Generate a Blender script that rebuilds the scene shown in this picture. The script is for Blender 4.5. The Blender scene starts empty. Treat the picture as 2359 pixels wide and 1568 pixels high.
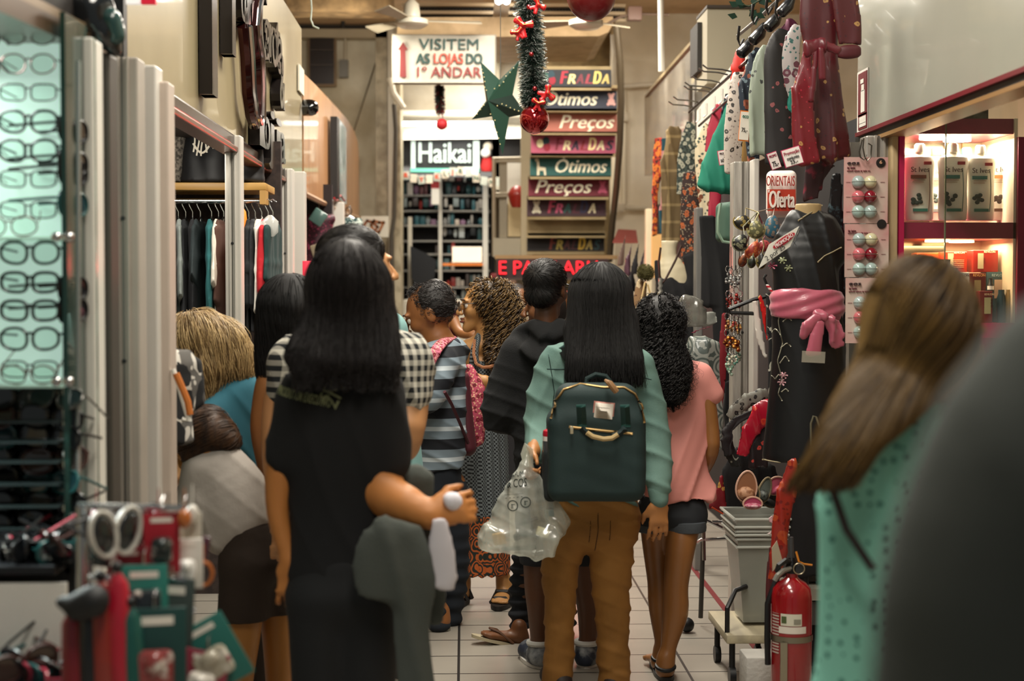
import bpy, bmesh, math, random
import numpy as np
from mathutils import Vector, Matrix
from mathutils.bvhtree import BVHTree
random.seed(7); RNG = np.random.default_rng(7)
SC = bpy.context.scene; COL = SC.collection
# ------------------------------------------------ camera, light, exposure
F = 3500.0; CX, CY = 1179.5, 784.0; CAMZ = 1.55
YAW = math.radians(1.824); PIT = math.radians(1.914)
cr_ = np.array([math.cos(YAW), -math.sin(YAW), 0.0])
ca_ = np.array([math.sin(YAW)*math.cos(PIT), math.cos(YAW)*math.cos(PIT), -math.sin(PIT)])
cu_ = np.cross(cr_, ca_)
cam_d = bpy.data.cameras.new('camera'); cam = bpy.data.objects.new('camera', cam_d); COL.objects.link(cam)
m_ = Matrix(((cr_[0], cu_[0], -ca_[0], 0), (cr_[1], cu_[1], -ca_[1], 0), (cr_[2], cu_[2], -ca_[2], CAMZ), (0, 0, 0, 1)))
cam.matrix_world = m_
cam_d.sensor_width = 36; cam_d.lens = F*36/2359; cam_d.clip_start = .1; cam_d.clip_end = 60
cam_d.dof.use_dof = True; cam_d.dof.focus_distance = 6.6; cam_d.dof.aperture_fstop = 2.2; cam_d.dof.aperture_blades = 7
SC.camera = cam
SC.view_settings.view_transform = 'Standard'; SC.view_settings.look = 'None'
SC.view_settings.gamma = 1; SC.view_settings.use_curve_mapping = False
SC.view_settings.exposure = 0.0
SC.cycles.max_bounces = 6; SC.cycles.transparent_max_bounces = 12
w = bpy.data.worlds.new('world'); SC.world = w; w.use_nodes = True
w.node_tree.nodes['Background'].inputs[0].default_value = (.93, 1.0, .97, 1)
w.node_tree.nodes['Background'].inputs[1].default_value = .14
def area(loc, size, power, col=(1, .93, .8), rot=(0, 0, 0), sy=None):
    l = bpy.data.lights.new('area_light', 'AREA'); l.energy = power; l.color = col; l.size = size
    if sy: l.shape = 'RECTANGLE'; l.size_y = sy
    o = bpy.data.objects.new('area_light', l); COL.objects.link(o); o.location = loc; o.rotation_euler = rot
    return o
for yy, pw in ((1.5, 75), (4.4, 115), (7.2, 135), (10.6, 165), (14.8, 70)):
    area((.25, yy, 3.95), .7, pw, (1, .93, .81), sy=1.8)
area((-.9, 12.1, 3.45), .6, 17, (1, .94, .82), (math.radians(62), 0, 0), sy=.3)  # added lamp, tilted to brighten the back wall on the left
area((1.5, 11.4, 3.4), .6, 20, (1, .92, .8), (math.radians(62), 0, 0), sy=.3)  # second added lamp, brightens the back wall on the right
# ------------------------------------------------ helpers
def P(px, py, D):
    r = (px-CX)*cr_ + (CY-py)*cu_ + F*ca_
    r = r*(D/r[1]); return np.array([r[0], r[1], r[2]+CAMZ])
def px2m(D): return D/F
def hexc(h):
    h = h.lstrip('#'); c = [int(h[i:i+2], 16)/255 for i in (0, 2, 4)]
    return tuple([(x/12.92 if x <= .04045 else ((x+.055)/1.055)**2.4) for x in c])+(1,)
_MC = {}
def M(col, rough=.65, metal=0., pat=None, c2=None, c3=None, sc=10., em=0., alpha=1., bump=0., bsc=60., var=.12, trans=0., th=.5, ax='Z', sheen=0., coat=0.):
    key = (col, rough, metal, pat, c2, c3, sc, em, alpha, bump, bsc, var, trans, th, ax, sheen, coat)
    if key in _MC: return _MC[key]
    m = bpy.data.materials.new('surface_'+(pat or 'plain')); m.use_nodes = True; _MC[key] = m
    nt = m.node_tree; N = nt.nodes; L = nt.links; b = N['Principled BSDF']
    def nd(t, **kw):
        n = N.new(t)
        for k, v in kw.items(): setattr(n, k, v)
        return n
    tc = nd('ShaderNodeTexCoord'); co = tc.outputs['Object']
    def mix(f, a, bb, mode='MIX'):
        x = nd('ShaderNodeMix', data_type='RGBA', blend_type=mode)
        for i, v in ((0, f), (6, a), (7, bb)):
            if hasattr(v, 'type') and hasattr(v, 'links'): L.new(v, x.inputs[i])
            else: x.inputs[i].default_value = v
        return x.outputs[2]
    def math_(op, a, bb=0.):
        x = nd('ShaderNodeMath', operation=op)
        for i, v in ((0, a), (1, bb)):
            if hasattr(v, 'links'): L.new(v, x.inputs[i])
            else: x.inputs[i].default_value = v
        return x.outputs[0]
    def noise(s, d=3., vec=None):
        n = nd('ShaderNodeTexNoise'); n.inputs['Scale'].default_value = s; n.inputs['Detail'].default_value = d
        L.new(vec or co, n.inputs['Vector']); return n.outputs['Fac']
    def vor(s, vec=None, out='Distance'):
        n = nd('ShaderNodeTexVoronoi'); n.inputs['Scale'].default_value = s; L.new(vec or co, n.inputs['Vector']); return n
    C1 = hexc(col); C2 = hexc(c2 or col); C3 = hexc(c3 or c2 or col)
    out = None
    sx = nd('ShaderNodeSeparateXYZ'); L.new(co, sx.inputs[0])
    if pat == 'floral':
        wn = nd('ShaderNodeTexNoise'); wn.inputs['Scale'].default_value = sc*1.5; L.new(co, wn.inputs['Vector'])
        wv = nd('ShaderNodeVectorMath', operation='MULTIPLY_ADD'); L.new(wn.outputs['Color'], wv.inputs[0]); wv.inputs[1].default_value = (.45/sc,)*3; L.new(co, wv.inputs[2])
        v = vor(sc, wv.outputs[0]); v2 = vor(sc*2.3, wv.outputs[0])
        a = math_('LESS_THAN', v.outputs['Distance'], th*.62); a2 = math_('LESS_THAN', v2.outputs['Distance'], th*.5); core = math_('LESS_THAN', v.outputs['Distance'], th*.28)
        o1 = mix(a2, C1, C3); o2 = mix(a, o1, C2); out = mix(core, o2, mix(.5, C2, C1))
    elif pat == 'vines':
        wn = nd('ShaderNodeTexNoise'); wn.inputs['Scale'].default_value = sc; wn.inputs['Detail'].default_value = 1; L.new(co, wn.inputs['Vector'])
        d = math_('ABSOLUTE', math_('SUBTRACT', wn.outputs['Fac'], .5)); a = math_('LESS_THAN', d, .012)
        v = vor(sc*1.1); a2 = math_('LESS_THAN', v.outputs['Distance'], th*.35); rr = math_('LESS_THAN', math_('ABSOLUTE', math_('SUBTRACT', v.outputs['Distance'], th*.25)), .05)
        out = mix(rr, mix(a2, mix(a, C1, C2), C3), C2)
    elif pat == 'dots':
        v = vor(sc); v.inputs['Randomness'].default_value = .5
        out = mix(math_('LESS_THAN', v.outputs['Distance'], th*.6), C1, C2)
    elif pat == 'rings':
        v = vor(sc); v.inputs['Randomness'].default_value = .3
        s = math_('SINE', math_('MULTIPLY', v.outputs['Distance'], 34.)); out = mix(math_('GREATER_THAN', s, .1), C1, C2)
    elif pat == 'stripes':
        s = math_('FRACT', math_('MULTIPLY', sx.outputs[ax], sc)); a = math_('LESS_THAN', s, th)
        out = mix(a, C1, C2)
        if c3:
            t = math_('LESS_THAN', math_('ABSOLUTE', math_('SUBTRACT', s, th+(1-th)*.5)), .07); out = mix(t, out, C3)
    elif pat == 'check':
        def fr(o): return math_('LESS_THAN', math_('FRACT', math_('MULTIPLY', o, sc)), th)
        d = nd('ShaderNodeMath', operation='ADD'); L.new(sx.outputs['X'], d.inputs[0]); L.new(sx.outputs['Y'], d.inputs[1])
        a = fr(d.outputs[0]); bq = fr(sx.outputs['Z'])
        s = math_('MULTIPLY', math_('ADD', a, bq), .5); out = mix(s, C1, C2)
    elif pat == 'hound':
        d = nd('ShaderNodeMath', operation='ADD'); L.new(sx.outputs['X'], d.inputs[0]); L.new(sx.outputs['Y'], d.inputs[1])
        s1 = math_('SINE', math_('MULTIPLY', d.outputs[0], sc)); s2 = math_('SINE', math_('MULTIPLY', sx.outputs['Z'], sc))
        out = mix(math_('GREATER_THAN', math_('MULTIPLY', s1, s2), .05), C1, C2)
    elif pat == 'wood':
        mp = nd('ShaderNodeMapping'); mp.inputs['Scale'].default_value = (1, .12, 1) if ax == 'Y' else (.12, 1, 1) if ax == 'X' else (1, 1, .12); L.new(co, mp.inputs[0])
        n = noise(sc, 5, mp.outputs[0]); r = nd('ShaderNodeValToRGB'); L.new(n, r.inputs[0])
        r.color_ramp.elements[0].position = .35; r.color_ramp.elements[1].position = .65; r.color_ramp.elements[0].color = C1; r.color_ramp.elements[1].color = C2; out = r.outputs[0]
    elif pat == 'speck' or pat == 'fur':
        n = noise(sc, 6); r = nd('ShaderNodeValToRGB'); L.new(n, r.inputs[0]); r.color_ramp.elements[0].position = th-.08; r.color_ramp.elements[1].position = th+.08
        r.color_ramp.elements[0].color = C1; r.color_ramp.elements[1].color = C2; out = r.outputs[0]
    elif pat == 'stain':
        n = noise(sc, 6); n2 = noise(sc*.3, 2); r = nd('ShaderNodeValToRGB'); L.new(math_('MULTIPLY', n, math_('ADD', n2, .5)), r.inputs[0])
        r.color_ramp.elements[0].position = .3; r.color_ramp.elements[1].position = .62; r.color_ramp.elements[0].color = C2; r.color_ramp.elements[1].color = C1; out = r.outputs[0]
    elif pat == 'tiles':
        br = nd('ShaderNodeTexBrick'); mp = nd('ShaderNodeMapping'); mp.inputs['Location'].default_value = (.022, .1, 0); L.new(co, mp.inputs[0]); L.new(mp.outputs[0], br.inputs['Vector'])
        br.offset = 0; br.inputs['Scale'].default_value = 1; br.inputs['Brick Width'].default_value = .93; br.inputs['Row Height'].default_value = .295
        br.inputs['Mortar Size'].default_value = .006; br.inputs['Mortar Smooth'].default_value = .14
        n = noise(2.2, 5); cc = mix(n, C1, C2); br.inputs['Mortar'].default_value = C3; L.new(cc, br.inputs['Color1']); L.new(cc, br.inputs['Color2']); out = br.outputs['Color']
        vv = nd('ShaderNodeMath', operation='MULTIPLY_ADD'); L.new(n, vv.inputs[0]); vv.inputs[1].default_value = .25; vv.inputs[2].default_value = rough; L.new(vv.outputs[0], b.inputs['Roughness'])
    if out is None: out = mix(0., C1, C1)
    if var:
        n = noise(6., 4); k = math_('MULTIPLY_ADD', n, var*2); N_ = k.node; N_.inputs[2].default_value = 1-var
        cmb = nd('ShaderNodeCombineColor'); [L.new(k, cmb.inputs[i]) for i in range(3)]
        out = mix(1., out, cmb.outputs[0], 'MULTIPLY')
    L.new(out, b.inputs['Base Color'])
    if pat != 'tiles': b.inputs['Roughness'].default_value = rough
    b.inputs['Metallic'].default_value = metal
    b.inputs['Alpha'].default_value = alpha; b.inputs['Transmission Weight'].default_value = trans
    if coat: b.inputs['Coat Weight'].default_value = coat
    if sheen: b.inputs['Sheen Weight'].default_value = sheen
    if em: L.new(out, b.inputs['Emission Color']); b.inputs['Emission Strength'].default_value = em
    if bump:
        bp = nd('ShaderNodeBump'); bp.inputs['Strength'].default_value = bump; bp.inputs['Distance'].default_value = .01
        L.new(noise(bsc, 4), bp.inputs['Height']); L.new(bp.outputs[0], b.inputs['Normal'])
    return m
def glassmat(tint='#e8f4ee', fac=.12, rough=.02):
    key = ('glass', tint, fac)
    if key in _MC: return _MC[key]
    m = bpy.data.materials.new('clear_glass'); m.use_nodes = True; nt = m.node_tree; nt.nodes.clear()
    o = nt.nodes.new('ShaderNodeOutputMaterial'); t = nt.nodes.new('ShaderNodeBsdfTransparent'); g = nt.nodes.new('ShaderNodeBsdfGlossy'); x = nt.nodes.new('ShaderNodeMixShader')
    t.inputs[0].default_value = hexc(tint); g.inputs['Roughness'].default_value = rough; x.inputs[0].default_value = fac
    nt.links.new(t.outputs[0], x.inputs[1]); nt.links.new(g.outputs[0], x.inputs[2]); nt.links.new(x.outputs[0], o.inputs[0]); _MC[key] = m; return m
# object plumbing
def tag(o, label=None, cat=None, group=None, kind=None):
    if label: o['label'] = label
    if cat: o['category'] = cat
    if group: o['group'] = group
    if kind: o['kind'] = kind
    return o
def thing(name, label, cat, loc=(0, 0, 0), group=None):
    o = bpy.data.objects.new(name, None); COL.objects.link(o); o.location = tuple(float(v) for v in loc); o.empty_display_size = .05
    return tag(o, label, cat, group)
def base_of(o):   # world translation of a thing or part
    L = Vector((0, 0, 0))
    while o is not None:
        L = L + o.location
        if o.parent is not None: L = L + o.matrix_parent_inverse.translation
        o = o.parent
    return L
def link(name, me, mat=None, parent=None, label=None):
    o = bpy.data.objects.new(name, me); COL.objects.link(o)
    if mat is not None and not me.materials: me.materials.append(mat)
    if parent is not None:
        o.parent = parent; o.matrix_parent_inverse = Matrix.Translation(-base_of(parent))
    if label: o['label'] = label
    return o
def npmesh(name, V, Fq, mat, parent=None, smooth=True, label=None):
    me = bpy.data.meshes.new(name); V = np.asarray(V, np.float32); Fq = np.asarray(Fq, np.int32); k = Fq.shape[1]
    me.vertices.add(len(V)); me.vertices.foreach_set('co', V.ravel()); n = len(Fq)
    me.loops.add(n*k); me.loops.foreach_set('vertex_index', Fq.ravel()); me.polygons.add(n)
    me.polygons.foreach_set('loop_start', np.arange(n, dtype=np.int32)*k); me.polygons.foreach_set('loop_total', np.full(n, k, np.int32))
    me.polygons.foreach_set('use_smooth', np.full(n, smooth)); me.update(calc_edges=True)
    return link(name, me, mat, parent, label)
def nrm(v): v = np.asarray(v, float); return v/(np.linalg.norm(v)+1e-12)
def A3(*v): return np.array(v, float)
ORD = 'first second third fourth fifth sixth seventh eighth ninth tenth eleventh twelfth thirteenth fourteenth fifteenth sixteenth seventeenth eighteenth nineteenth'.split()
class MB:
    def __init__(s): s.v = []; s.f = []; s.mi = []; s.cur = 0
    def quad(s, a, b, c, d): i = len(s.v); s.v += [tuple(a), tuple(b), tuple(c), tuple(d)]; s.f.append((i, i+1, i+2, i+3)); s.mi.append(s.cur); return s
    def poly(s, pts): i = len(s.v); s.v += [tuple(p) for p in pts]; s.f.append(tuple(range(i, i+len(pts)))); s.mi.append(s.cur); return s
    def prism(s, pts, off):
        n = len(pts); i = len(s.v); off = np.asarray(off, float); s.v += [tuple(p) for p in pts]+[tuple(np.asarray(p)+off) for p in pts]
        fs = [tuple(range(i, i+n))[::-1], tuple(range(i+n, i+2*n))]+[(i+k, i+(k+1) % n, i+n+(k+1) % n, i+n+k) for k in range(n)]
        s.f += fs; s.mi += [s.cur]*len(fs); return s
    def box(s, c, h, R=None, bev=0.):
        c = np.asarray(c, float); h = np.asarray(h, float); R = np.eye(3) if R is None else R
        if bev <= 0:
            cs = [c+R@(h*np.array((x, y, z))) for x, y, z in ((-1, -1, -1), (1, -1, -1), (1, 1, -1), (-1, 1, -1), (-1, -1, 1), (1, -1, 1), (1, 1, 1), (-1, 1, 1))]
            i = len(s.v); s.v += [tuple(p) for p in cs]
            fs = [(i, i+3, i+2, i+1), (i+4, i+5, i+6, i+7), (i, i+1, i+5, i+4), (i+1, i+2, i+6, i+5), (i+2, i+3, i+7, i+6), (i+3, i, i+4, i+7)]
            s.f += fs; s.mi += [s.cur]*6; return s
        bm = bmesh.new(); bmesh.ops.create_cube(bm, size=2); 
        for v in bm.verts: v.co = Vector(h*np.array(v.co))
        bmesh.ops.bevel(bm, geom=list(bm.edges), offset=min(bev, min(h)*.9), segments=2, affect='EDGES', profile=.5)
        i = len(s.v); s.v += [tuple(c+R@np.array(v.co)) for v in bm.verts]; bm.verts.index_update()
        for f in bm.faces: s.f.append(tuple(i+v.index for v in f.verts)); s.mi.append(s.cur)
        bm.free(); return s
    def bx(s, x0, x1, y0, y1, z0, z1, bev=0.): return s.box(((x0+x1)/2, (y0+y1)/2, (z0+z1)/2), (abs(x1-x0)/2, abs(y1-y0)/2, abs(z1-z0)/2), None, bev)
    def tube(s, pts, r, n=8, cap=True):
        pts = np.asarray(pts, float); m = len(pts); r = np.full(m, r) if np.isscalar(r) else np.asarray(r)
        T = np.gradient(pts, axis=0); T /= (np.linalg.norm(T, axis=1)[:, None]+1e-9)
        up = A3(0, 0, 1) if abs(T[0][2]) < .9 else A3(1, 0, 0); i0 = len(s.v)
        u = nrm(np.cross(T[0], up))
        for k in range(m):
            u = nrm(u-T[k]*np.dot(u, T[k])); v = np.cross(T[k], u)
            for j in range(n):
                a = 2*math.pi*j/n; s.v.append(tuple(pts[k]+r[k]*(math.cos(a)*u+math.sin(a)*v)))
        for k in range(m-1):
            for j in range(n):
                a = i0+k*n+j; b = i0+k*n+(j+1) % n; s.f.append((a, b, b+n, a+n)); s.mi.append(s.cur)
        if cap:
            s.f.append(tuple(i0+j for j in range(n))[::-1]); s.f.append(tuple(i0+(m-1)*n+j for j in range(n))); s.mi += [s.cur]*2
        return s
    def lathe(s, c, prof, n=24, axis=(0, 0, 1), sx=1., sy=1.):
        c = np.asarray(c, float); d = nrm(axis); u = nrm(np.cross(d, A3(0, 1, 0) if abs(d[1]) < .9 else A3(1, 0, 0))); v = np.cross(d, u); i0 = len(s.v)
        for r, z in prof:
            for j in range(n):
                a = 2*math.pi*j/n; s.v.append(tuple(c+d*z+r*(sx*math.cos(a)*u+sy*math.sin(a)*v)))
        for k in range(len(prof)-1):
            for j in range(n):
                a = i0+k*n+j; b = i0+k*n+(j+1) % n; s.f.append((a, b, b+n, a+n)); s.mi.append(s.cur)
        if prof[0][0] > 1e-6: s.f.append(tuple(i0+j for j in range(n))[::-1]); s.mi.append(s.cur)
        if prof[-1][0] > 1e-6: s.f.append(tuple(i0+(len(prof)-1)*n+j for j in range(n))); s.mi.append(s.cur)
        return s
    def ball(s, c, r, n=16, rr=None):
        rr = rr or (r, r, r); c = np.asarray(c, float); i0 = len(s.v); m = max(4, n//2)
        for k in range(m+1):
            t = math.pi*k/m
            for j in range(n):
                a = 2*math.pi*j/n; s.v.append((c[0]+rr[0]*math.sin(t)*math.cos(a), c[1]+rr[1]*math.sin(t)*math.sin(a), c[2]+rr[2]*math.cos(t)))
        for k in range(m):
            for j in range(n):
                a = i0+k*n+j; b = i0+k*n+(j+1) % n; s.f.append((a, a+n, b+n, b)); s.mi.append(s.cur)
        return s
    def build(s, name, mat, parent=None, smooth=True, label=None, clean=True):
        me = bpy.data.meshes.new(name); me.from_pydata([tuple(map(float, v)) for v in s.v], [], s.f)
        mats = mat if isinstance(mat, (list, tuple)) else [mat]
        for m in mats: me.materials.append(m)
        if len(mats) > 1: me.polygons.foreach_set('material_index', np.array(s.mi, np.int32))
        bm = bmesh.new(); bm.from_mesh(me)
        if clean: bmesh.ops.remove_doubles(bm, verts=bm.verts, dist=1e-5)
        bmesh.ops.recalc_face_normals(bm, faces=bm.faces)
        for f in bm.faces: f.smooth = smooth
        for e in bm.edges:
            if len(e.link_faces) == 2 and e.calc_face_angle(0) > .7: e.smooth = False
        bm.to_mesh(me); bm.free()
        o = link(name, me, None, parent, label); return o
def Rz(a): c, s = math.cos(a), math.sin(a); return np.array([[c, -s, 0], [s, c, 0], [0, 0, 1.]])
def Rx(a): c, s = math.cos(a), math.sin(a); return np.array([[1., 0, 0], [0, c, -s], [0, s, c]])
def Ry(a): c, s = math.cos(a), math.sin(a); return np.array([[c, 0, s], [0, 1., 0], [-s, 0, c]])
def frameR(x, z):   # columns x, y, z
    x = nrm(x); z = nrm(np.asarray(z)-x*np.dot(x, z)); y = np.cross(z, x); return np.stack([x, y, z], 1)
def txt(name, s, size, mat, org, xd=(1, 0, 0), up=(0, 0, 1), ext=.002, parent=None, align='LEFT', bold=0., shear=0., width=None, label=None, onto=None, lift=.002, ydir=(0, 1, 0), spacing=1.):
    cv = bpy.data.curves.new('t', 'FONT'); cv.body = s; cv.size = size; cv.extrude = ext; cv.shear = shear; cv.align_x = align; cv.align_y = 'CENTER'; cv.resolution_u = 3; cv.space_character = spacing
    o = bpy.data.objects.new('t', cv); COL.objects.link(o); dg = bpy.context.evaluated_depsgraph_get(); me = bpy.data.meshes.new_from_object(o.evaluated_get(dg)); bpy.data.objects.remove(o); bpy.data.curves.remove(cv)
    n = len(me.vertices); co = np.empty(n*3, np.float32); me.vertices.foreach_get('co', co); co = co.reshape(-1, 3).astype(float)
    if width and n: co[:, 0] *= width/max(1e-6, co[:, 0].max()-co[:, 0].min())
    x = nrm(xd); u = nrm(up); nn = np.cross(x, u); V = np.asarray(org)+co[:, :1]*x+co[:, 1:2]*u+co[:, 2:3]*nn
    if onto is not None:
        bvh = onto; yd = Vector(ydir)
        for i in range(n):
            p = Vector(V[i]); h = bvh.ray_cast(p-yd*.6, yd)
            if h[0] is not None: V[i] = np.array(h[0]-yd*lift)
    if bold > .004 and n:   # thicken the strokes with two shifted copies
        tr = [tuple(p.vertices) for p in me.polygons]; bs = min(bold, .03)*size*1.3; VV = np.concatenate([V-x*bs, V+x*bs, V+nn*.0002]); fs = [tuple(i+k*n for i in t) for k in range(3) for t in tr]
        me = bpy.data.meshes.new(name); me.from_pydata([tuple(v) for v in VV], [], fs); V = VV
    me.vertices.foreach_set('co', V.astype(np.float32).ravel()); me.materials.clear(); me.materials.append(mat); me.update()
    return link(name, me, None, parent, label)
def bvh_of(o):
    me = o.data; return BVHTree.FromPolygons([o.matrix_basis@v.co if o.parent is None else v.co for v in me.vertices], [tuple(p.vertices) for p in me.polygons])
def copy_tree(o, parent=None):
    c = o.copy(); COL.objects.link(c)
    if parent is not None: c.parent = parent; c.matrix_parent_inverse = o.matrix_parent_inverse.copy()
    for ch in [x for x in o.children]: copy_tree(ch, c)
    return c
# ------------------------------------------------ signed-distance modelling
def wob(V, fr, seed=0, n=7):
    r = np.random.default_rng(seed); o = np.zeros(len(V))
    for i in range(n):
        d = r.normal(size=3); d /= np.linalg.norm(d); o += np.sin(V@d*fr*(.6+.9*r.random())+r.random()*6.28)
    return o/n
class Fld:
    def __init__(s, res=.01, k=.03): s.res = res; s.k = k; s.pr = []; s.cuts = []
    def add(s, f, lo, hi, k=None, op='u'): s.pr.append((f, np.minimum(lo, hi), np.maximum(lo, hi), s.k if k is None else k, op)); return s
    def rc(s, a, b, ra, rb=None, k=None, op='u'):
        a = np.asarray(a, float); b = np.asarray(b, float); rb = ra if rb is None else rb; d = b-a; L2 = max(1e-9, d@d); R = max(ra, rb)
        def f(p):
            q = p-a; t = np.clip(q@d/L2, 0, 1); return np.linalg.norm(q-t[..., None]*d, axis=-1)-(ra+t*(rb-ra))
        return s.add(f, np.minimum(a, b)-R, np.maximum(a, b)+R, k, op)
    def el(s, a, b, ra, rb, u, k=None, op='u'):   # elliptic capsule, ra/rb = (ru, rv)
        a = np.asarray(a, float); b = np.asarray(b, float); d = b-a; L2 = max(1e-9, d@d); dn = d/math.sqrt(L2); u = np.asarray(u, float); u = nrm(u-dn*(u@dn)); v = np.cross(dn, u); R = max(ra+rb)
        ra = np.array(ra); rb = np.array(rb)
        def f(p):
            q = p-a; t = np.clip(q@d/L2, 0, 1); w_ = q-t[..., None]*d; ru = ra[0]+t*(rb[0]-ra[0]); rv = ra[1]+t*(rb[1]-ra[1]); m = np.minimum(ru, rv)
            e = np.sqrt((w_@u/ru)**2+(w_@v/rv)**2+(w_@dn/m)**2); return (e-1)*m
        return s.add(f, np.minimum(a, b)-R, np.maximum(a, b)+R, k, op)
    def chain(s, q, u, k=None):   # q: (centre, ru, rv); smooth centripetal path, one primitive
        A = np.array([[*c, ru, rv] for c, ru, rv in q], float); out = []
        n = len(A)
        for i in range(n-1):
            p0, p1, p2, p3 = A[max(i-1, 0)], A[i], A[i+1], A[min(i+2, n-1)]; m = max(1, min(4, int(np.linalg.norm(p2[:3]-p1[:3])/.03)))
            for t in np.arange(m)/m: out.append(.5*((2*p1)+(p2-p0)*t+(2*p0-5*p1+4*p2-p3)*t*t+(3*p1-p0-3*p2+p3)*t**3))
        out.append(A[-1]); B = np.array(out); B[:, 3:] = np.maximum(B[:, 3:], .003); u = np.asarray(u, float); segs = []
        for a, b in zip(B[:-1], B[1:]):
            d = b[:3]-a[:3]; L2 = max(1e-9, d@d); dn = d/math.sqrt(L2); uu = nrm(u-dn*(u@dn)) if abs(dn@nrm(u)) < .97 else nrm(np.cross(dn, A3(0, 1, 0))); segs.append((a, b, d, L2, dn, uu, np.cross(dn, uu), np.allclose(a[3], a[4], rtol=.02) and np.allclose(b[3], b[4], rtol=.02)))
        def f(p):
            o = None
            for a, b, d, L2, dn, uu, v, rnd in segs:
                w_ = p-a[:3]; t = np.clip(w_@d/L2, 0, 1); w_ = w_-t[..., None]*d; ru = a[3]+t*(b[3]-a[3])
                if rnd: e = np.linalg.norm(w_, axis=-1)-ru
                else:
                    rv = a[4]+t*(b[4]-a[4]); m = np.minimum(ru, rv); e = (np.sqrt((w_@uu/ru)**2+(w_@v/rv)**2+(w_@dn/m)**2)-1)*m
                o = e if o is None else np.minimum(o, e)
            return o
        R = B[:, 3:].max(); return s.add(f, B[:, :3].min(0)-R, B[:, :3].max(0)+R, k)
    def ball(s, c, r, R=None, k=None, op='u'):
        c = np.asarray(c, float); r = np.array(r if hasattr(r, '__len__') else (r, r, r), float); R = np.eye(3) if R is None else R; mr = r.min(); Mx = r.max()
        def f(p):
            q = (p-c)@R; k0 = np.linalg.norm(q/r, axis=-1); k1 = np.linalg.norm(q/(r*r), axis=-1)+1e-9; return k0*(k0-1)/k1
        return s.add(f, c-Mx, c+Mx, k, op)
    def box(s, c, h, R=None, rd=.01, k=None, op='u'):
        c = np.asarray(c, float); h = np.array(h, float)-rd; R = np.eye(3) if R is None else R; Mx = np.linalg.norm(h)+rd
        def f(p):
            q = np.abs((p-c)@R)-h; return np.linalg.norm(np.maximum(q, 0), axis=-1)+np.minimum(q.max(-1), 0)-rd
        return s.add(f, c-Mx, c+Mx, k, op)
    def cut(s, c, n): s.cuts.append((np.asarray(c, float), nrm(n))); return s
    def grid(s):
        res = s.res; u = [p for p in s.pr if p[4] == 'u']; lo = np.min([p[1] for p in u], 0)-3*res; hi = np.max([p[2] for p in u], 0)+3*res
        n = np.ceil((hi-lo)/res).astype(int)+1; G = np.full(n, 1., np.float32)
        ax = [lo[i]+np.arange(n[i])*res for i in range(3)]
        for f, l, h, k, op in s.pr:
            mg = k+4*res; i0 = np.clip(np.floor((l-mg-lo)/res).astype(int), 0, n); i1 = np.clip(np.ceil((h+mg-lo)/res).astype(int)+1, 0, n)
            if (i1 <= i0).any(): continue
            sl = tuple(slice(a, b) for a, b in zip(i0, i1))
            X = np.stack(np.meshgrid(*[ax[i][i0[i]:i1[i]] for i in range(3)], indexing='ij'), -1)
            d = f(X).astype(np.float32); g = G[sl]
            if op == 'u':
                if k > 0: hh = np.clip(.5+.5*(g-d)/k, 0, 1); G[sl] = g*(1-hh)+d*hh-k*hh*(1-hh)
                else: G[sl] = np.minimum(g, d)
            else:
                kk = max(k, 1e-4); hh = np.clip(.5-.5*(g+d)/kk, 0, 1); G[sl] = g*(1-hh)+(-d)*hh+kk*hh*(1-hh)
        for c, nn in s.cuts:
            d = (ax[0][:, None, None]-c[0])*nn[0]+(ax[1][None, :, None]-c[1])*nn[1]+(ax[2][None, None, :]-c[2])*nn[2]; G = np.maximum(G, d.astype(np.float32))
        s.G = G; s.lo = lo; return G
    def sample(s, V):
        q = (V-s.lo)/s.res; n = np.array(s.G.shape); q = np.clip(q, 1, n-2.001); i = q.astype(int); t = q-i; G = s.G; o = 0
        for dx in (0, 1):
            for dy in (0, 1):
                for dz in (0, 1):
                    o = o+G[i[:, 0]+dx, i[:, 1]+dy, i[:, 2]+dz]*(t[:, 0] if dx else 1-t[:, 0])*(t[:, 1] if dy else 1-t[:, 1])*(t[:, 2] if dz else 1-t[:, 2])
        return o
    def grad(s, V):
        e = s.res; g = np.stack([s.sample(V+e*np.eye(3)[i])-s.sample(V-e*np.eye(3)[i]) for i in range(3)], 1); return g/(np.linalg.norm(g, axis=1)[:, None]+1e-9)
    def mesh(s, name, mat, parent=None, disp=None, label=None):
        G = s.grid(); S = G < 0; n = G.shape
        corner = [S[i:n[0]-1+i, j:n[1]-1+j, k:n[2]-1+k] for i in (0, 1) for j in (0, 1) for k in (0, 1)]
        cnt = sum(c.astype(np.int8) for c in corner); act = (cnt > 0) & (cnt < 8); idx = np.argwhere(act); cid = np.full(act.shape, -1, np.int32); cid[act] = np.arange(len(idx))
        acc = np.zeros((len(idx), 3)); ct = np.zeros(len(idx)); offs = np.array([(i, j, k) for i in (0, 1) for j in (0, 1) for k in (0, 1)])
        cv = np.stack([G[idx[:, 0]+o[0], idx[:, 1]+o[1], idx[:, 2]+o[2]] for o in offs], 1)
        for a in range(8):
            for b in range(a+1, 8):
                if np.abs(offs[a]-offs[b]).sum() != 1: continue
                va, vb = cv[:, a], cv[:, b]; mk = (va < 0) != (vb < 0); t = np.where(mk, va/(np.where(mk, va-vb, 1)), 0)
                pt = offs[a]+t[:, None]*(offs[b]-offs[a]); acc += pt*mk[:, None]; ct += mk
        V = s.lo+(idx+acc/ct[:, None])*s.res; Q = []
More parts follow.
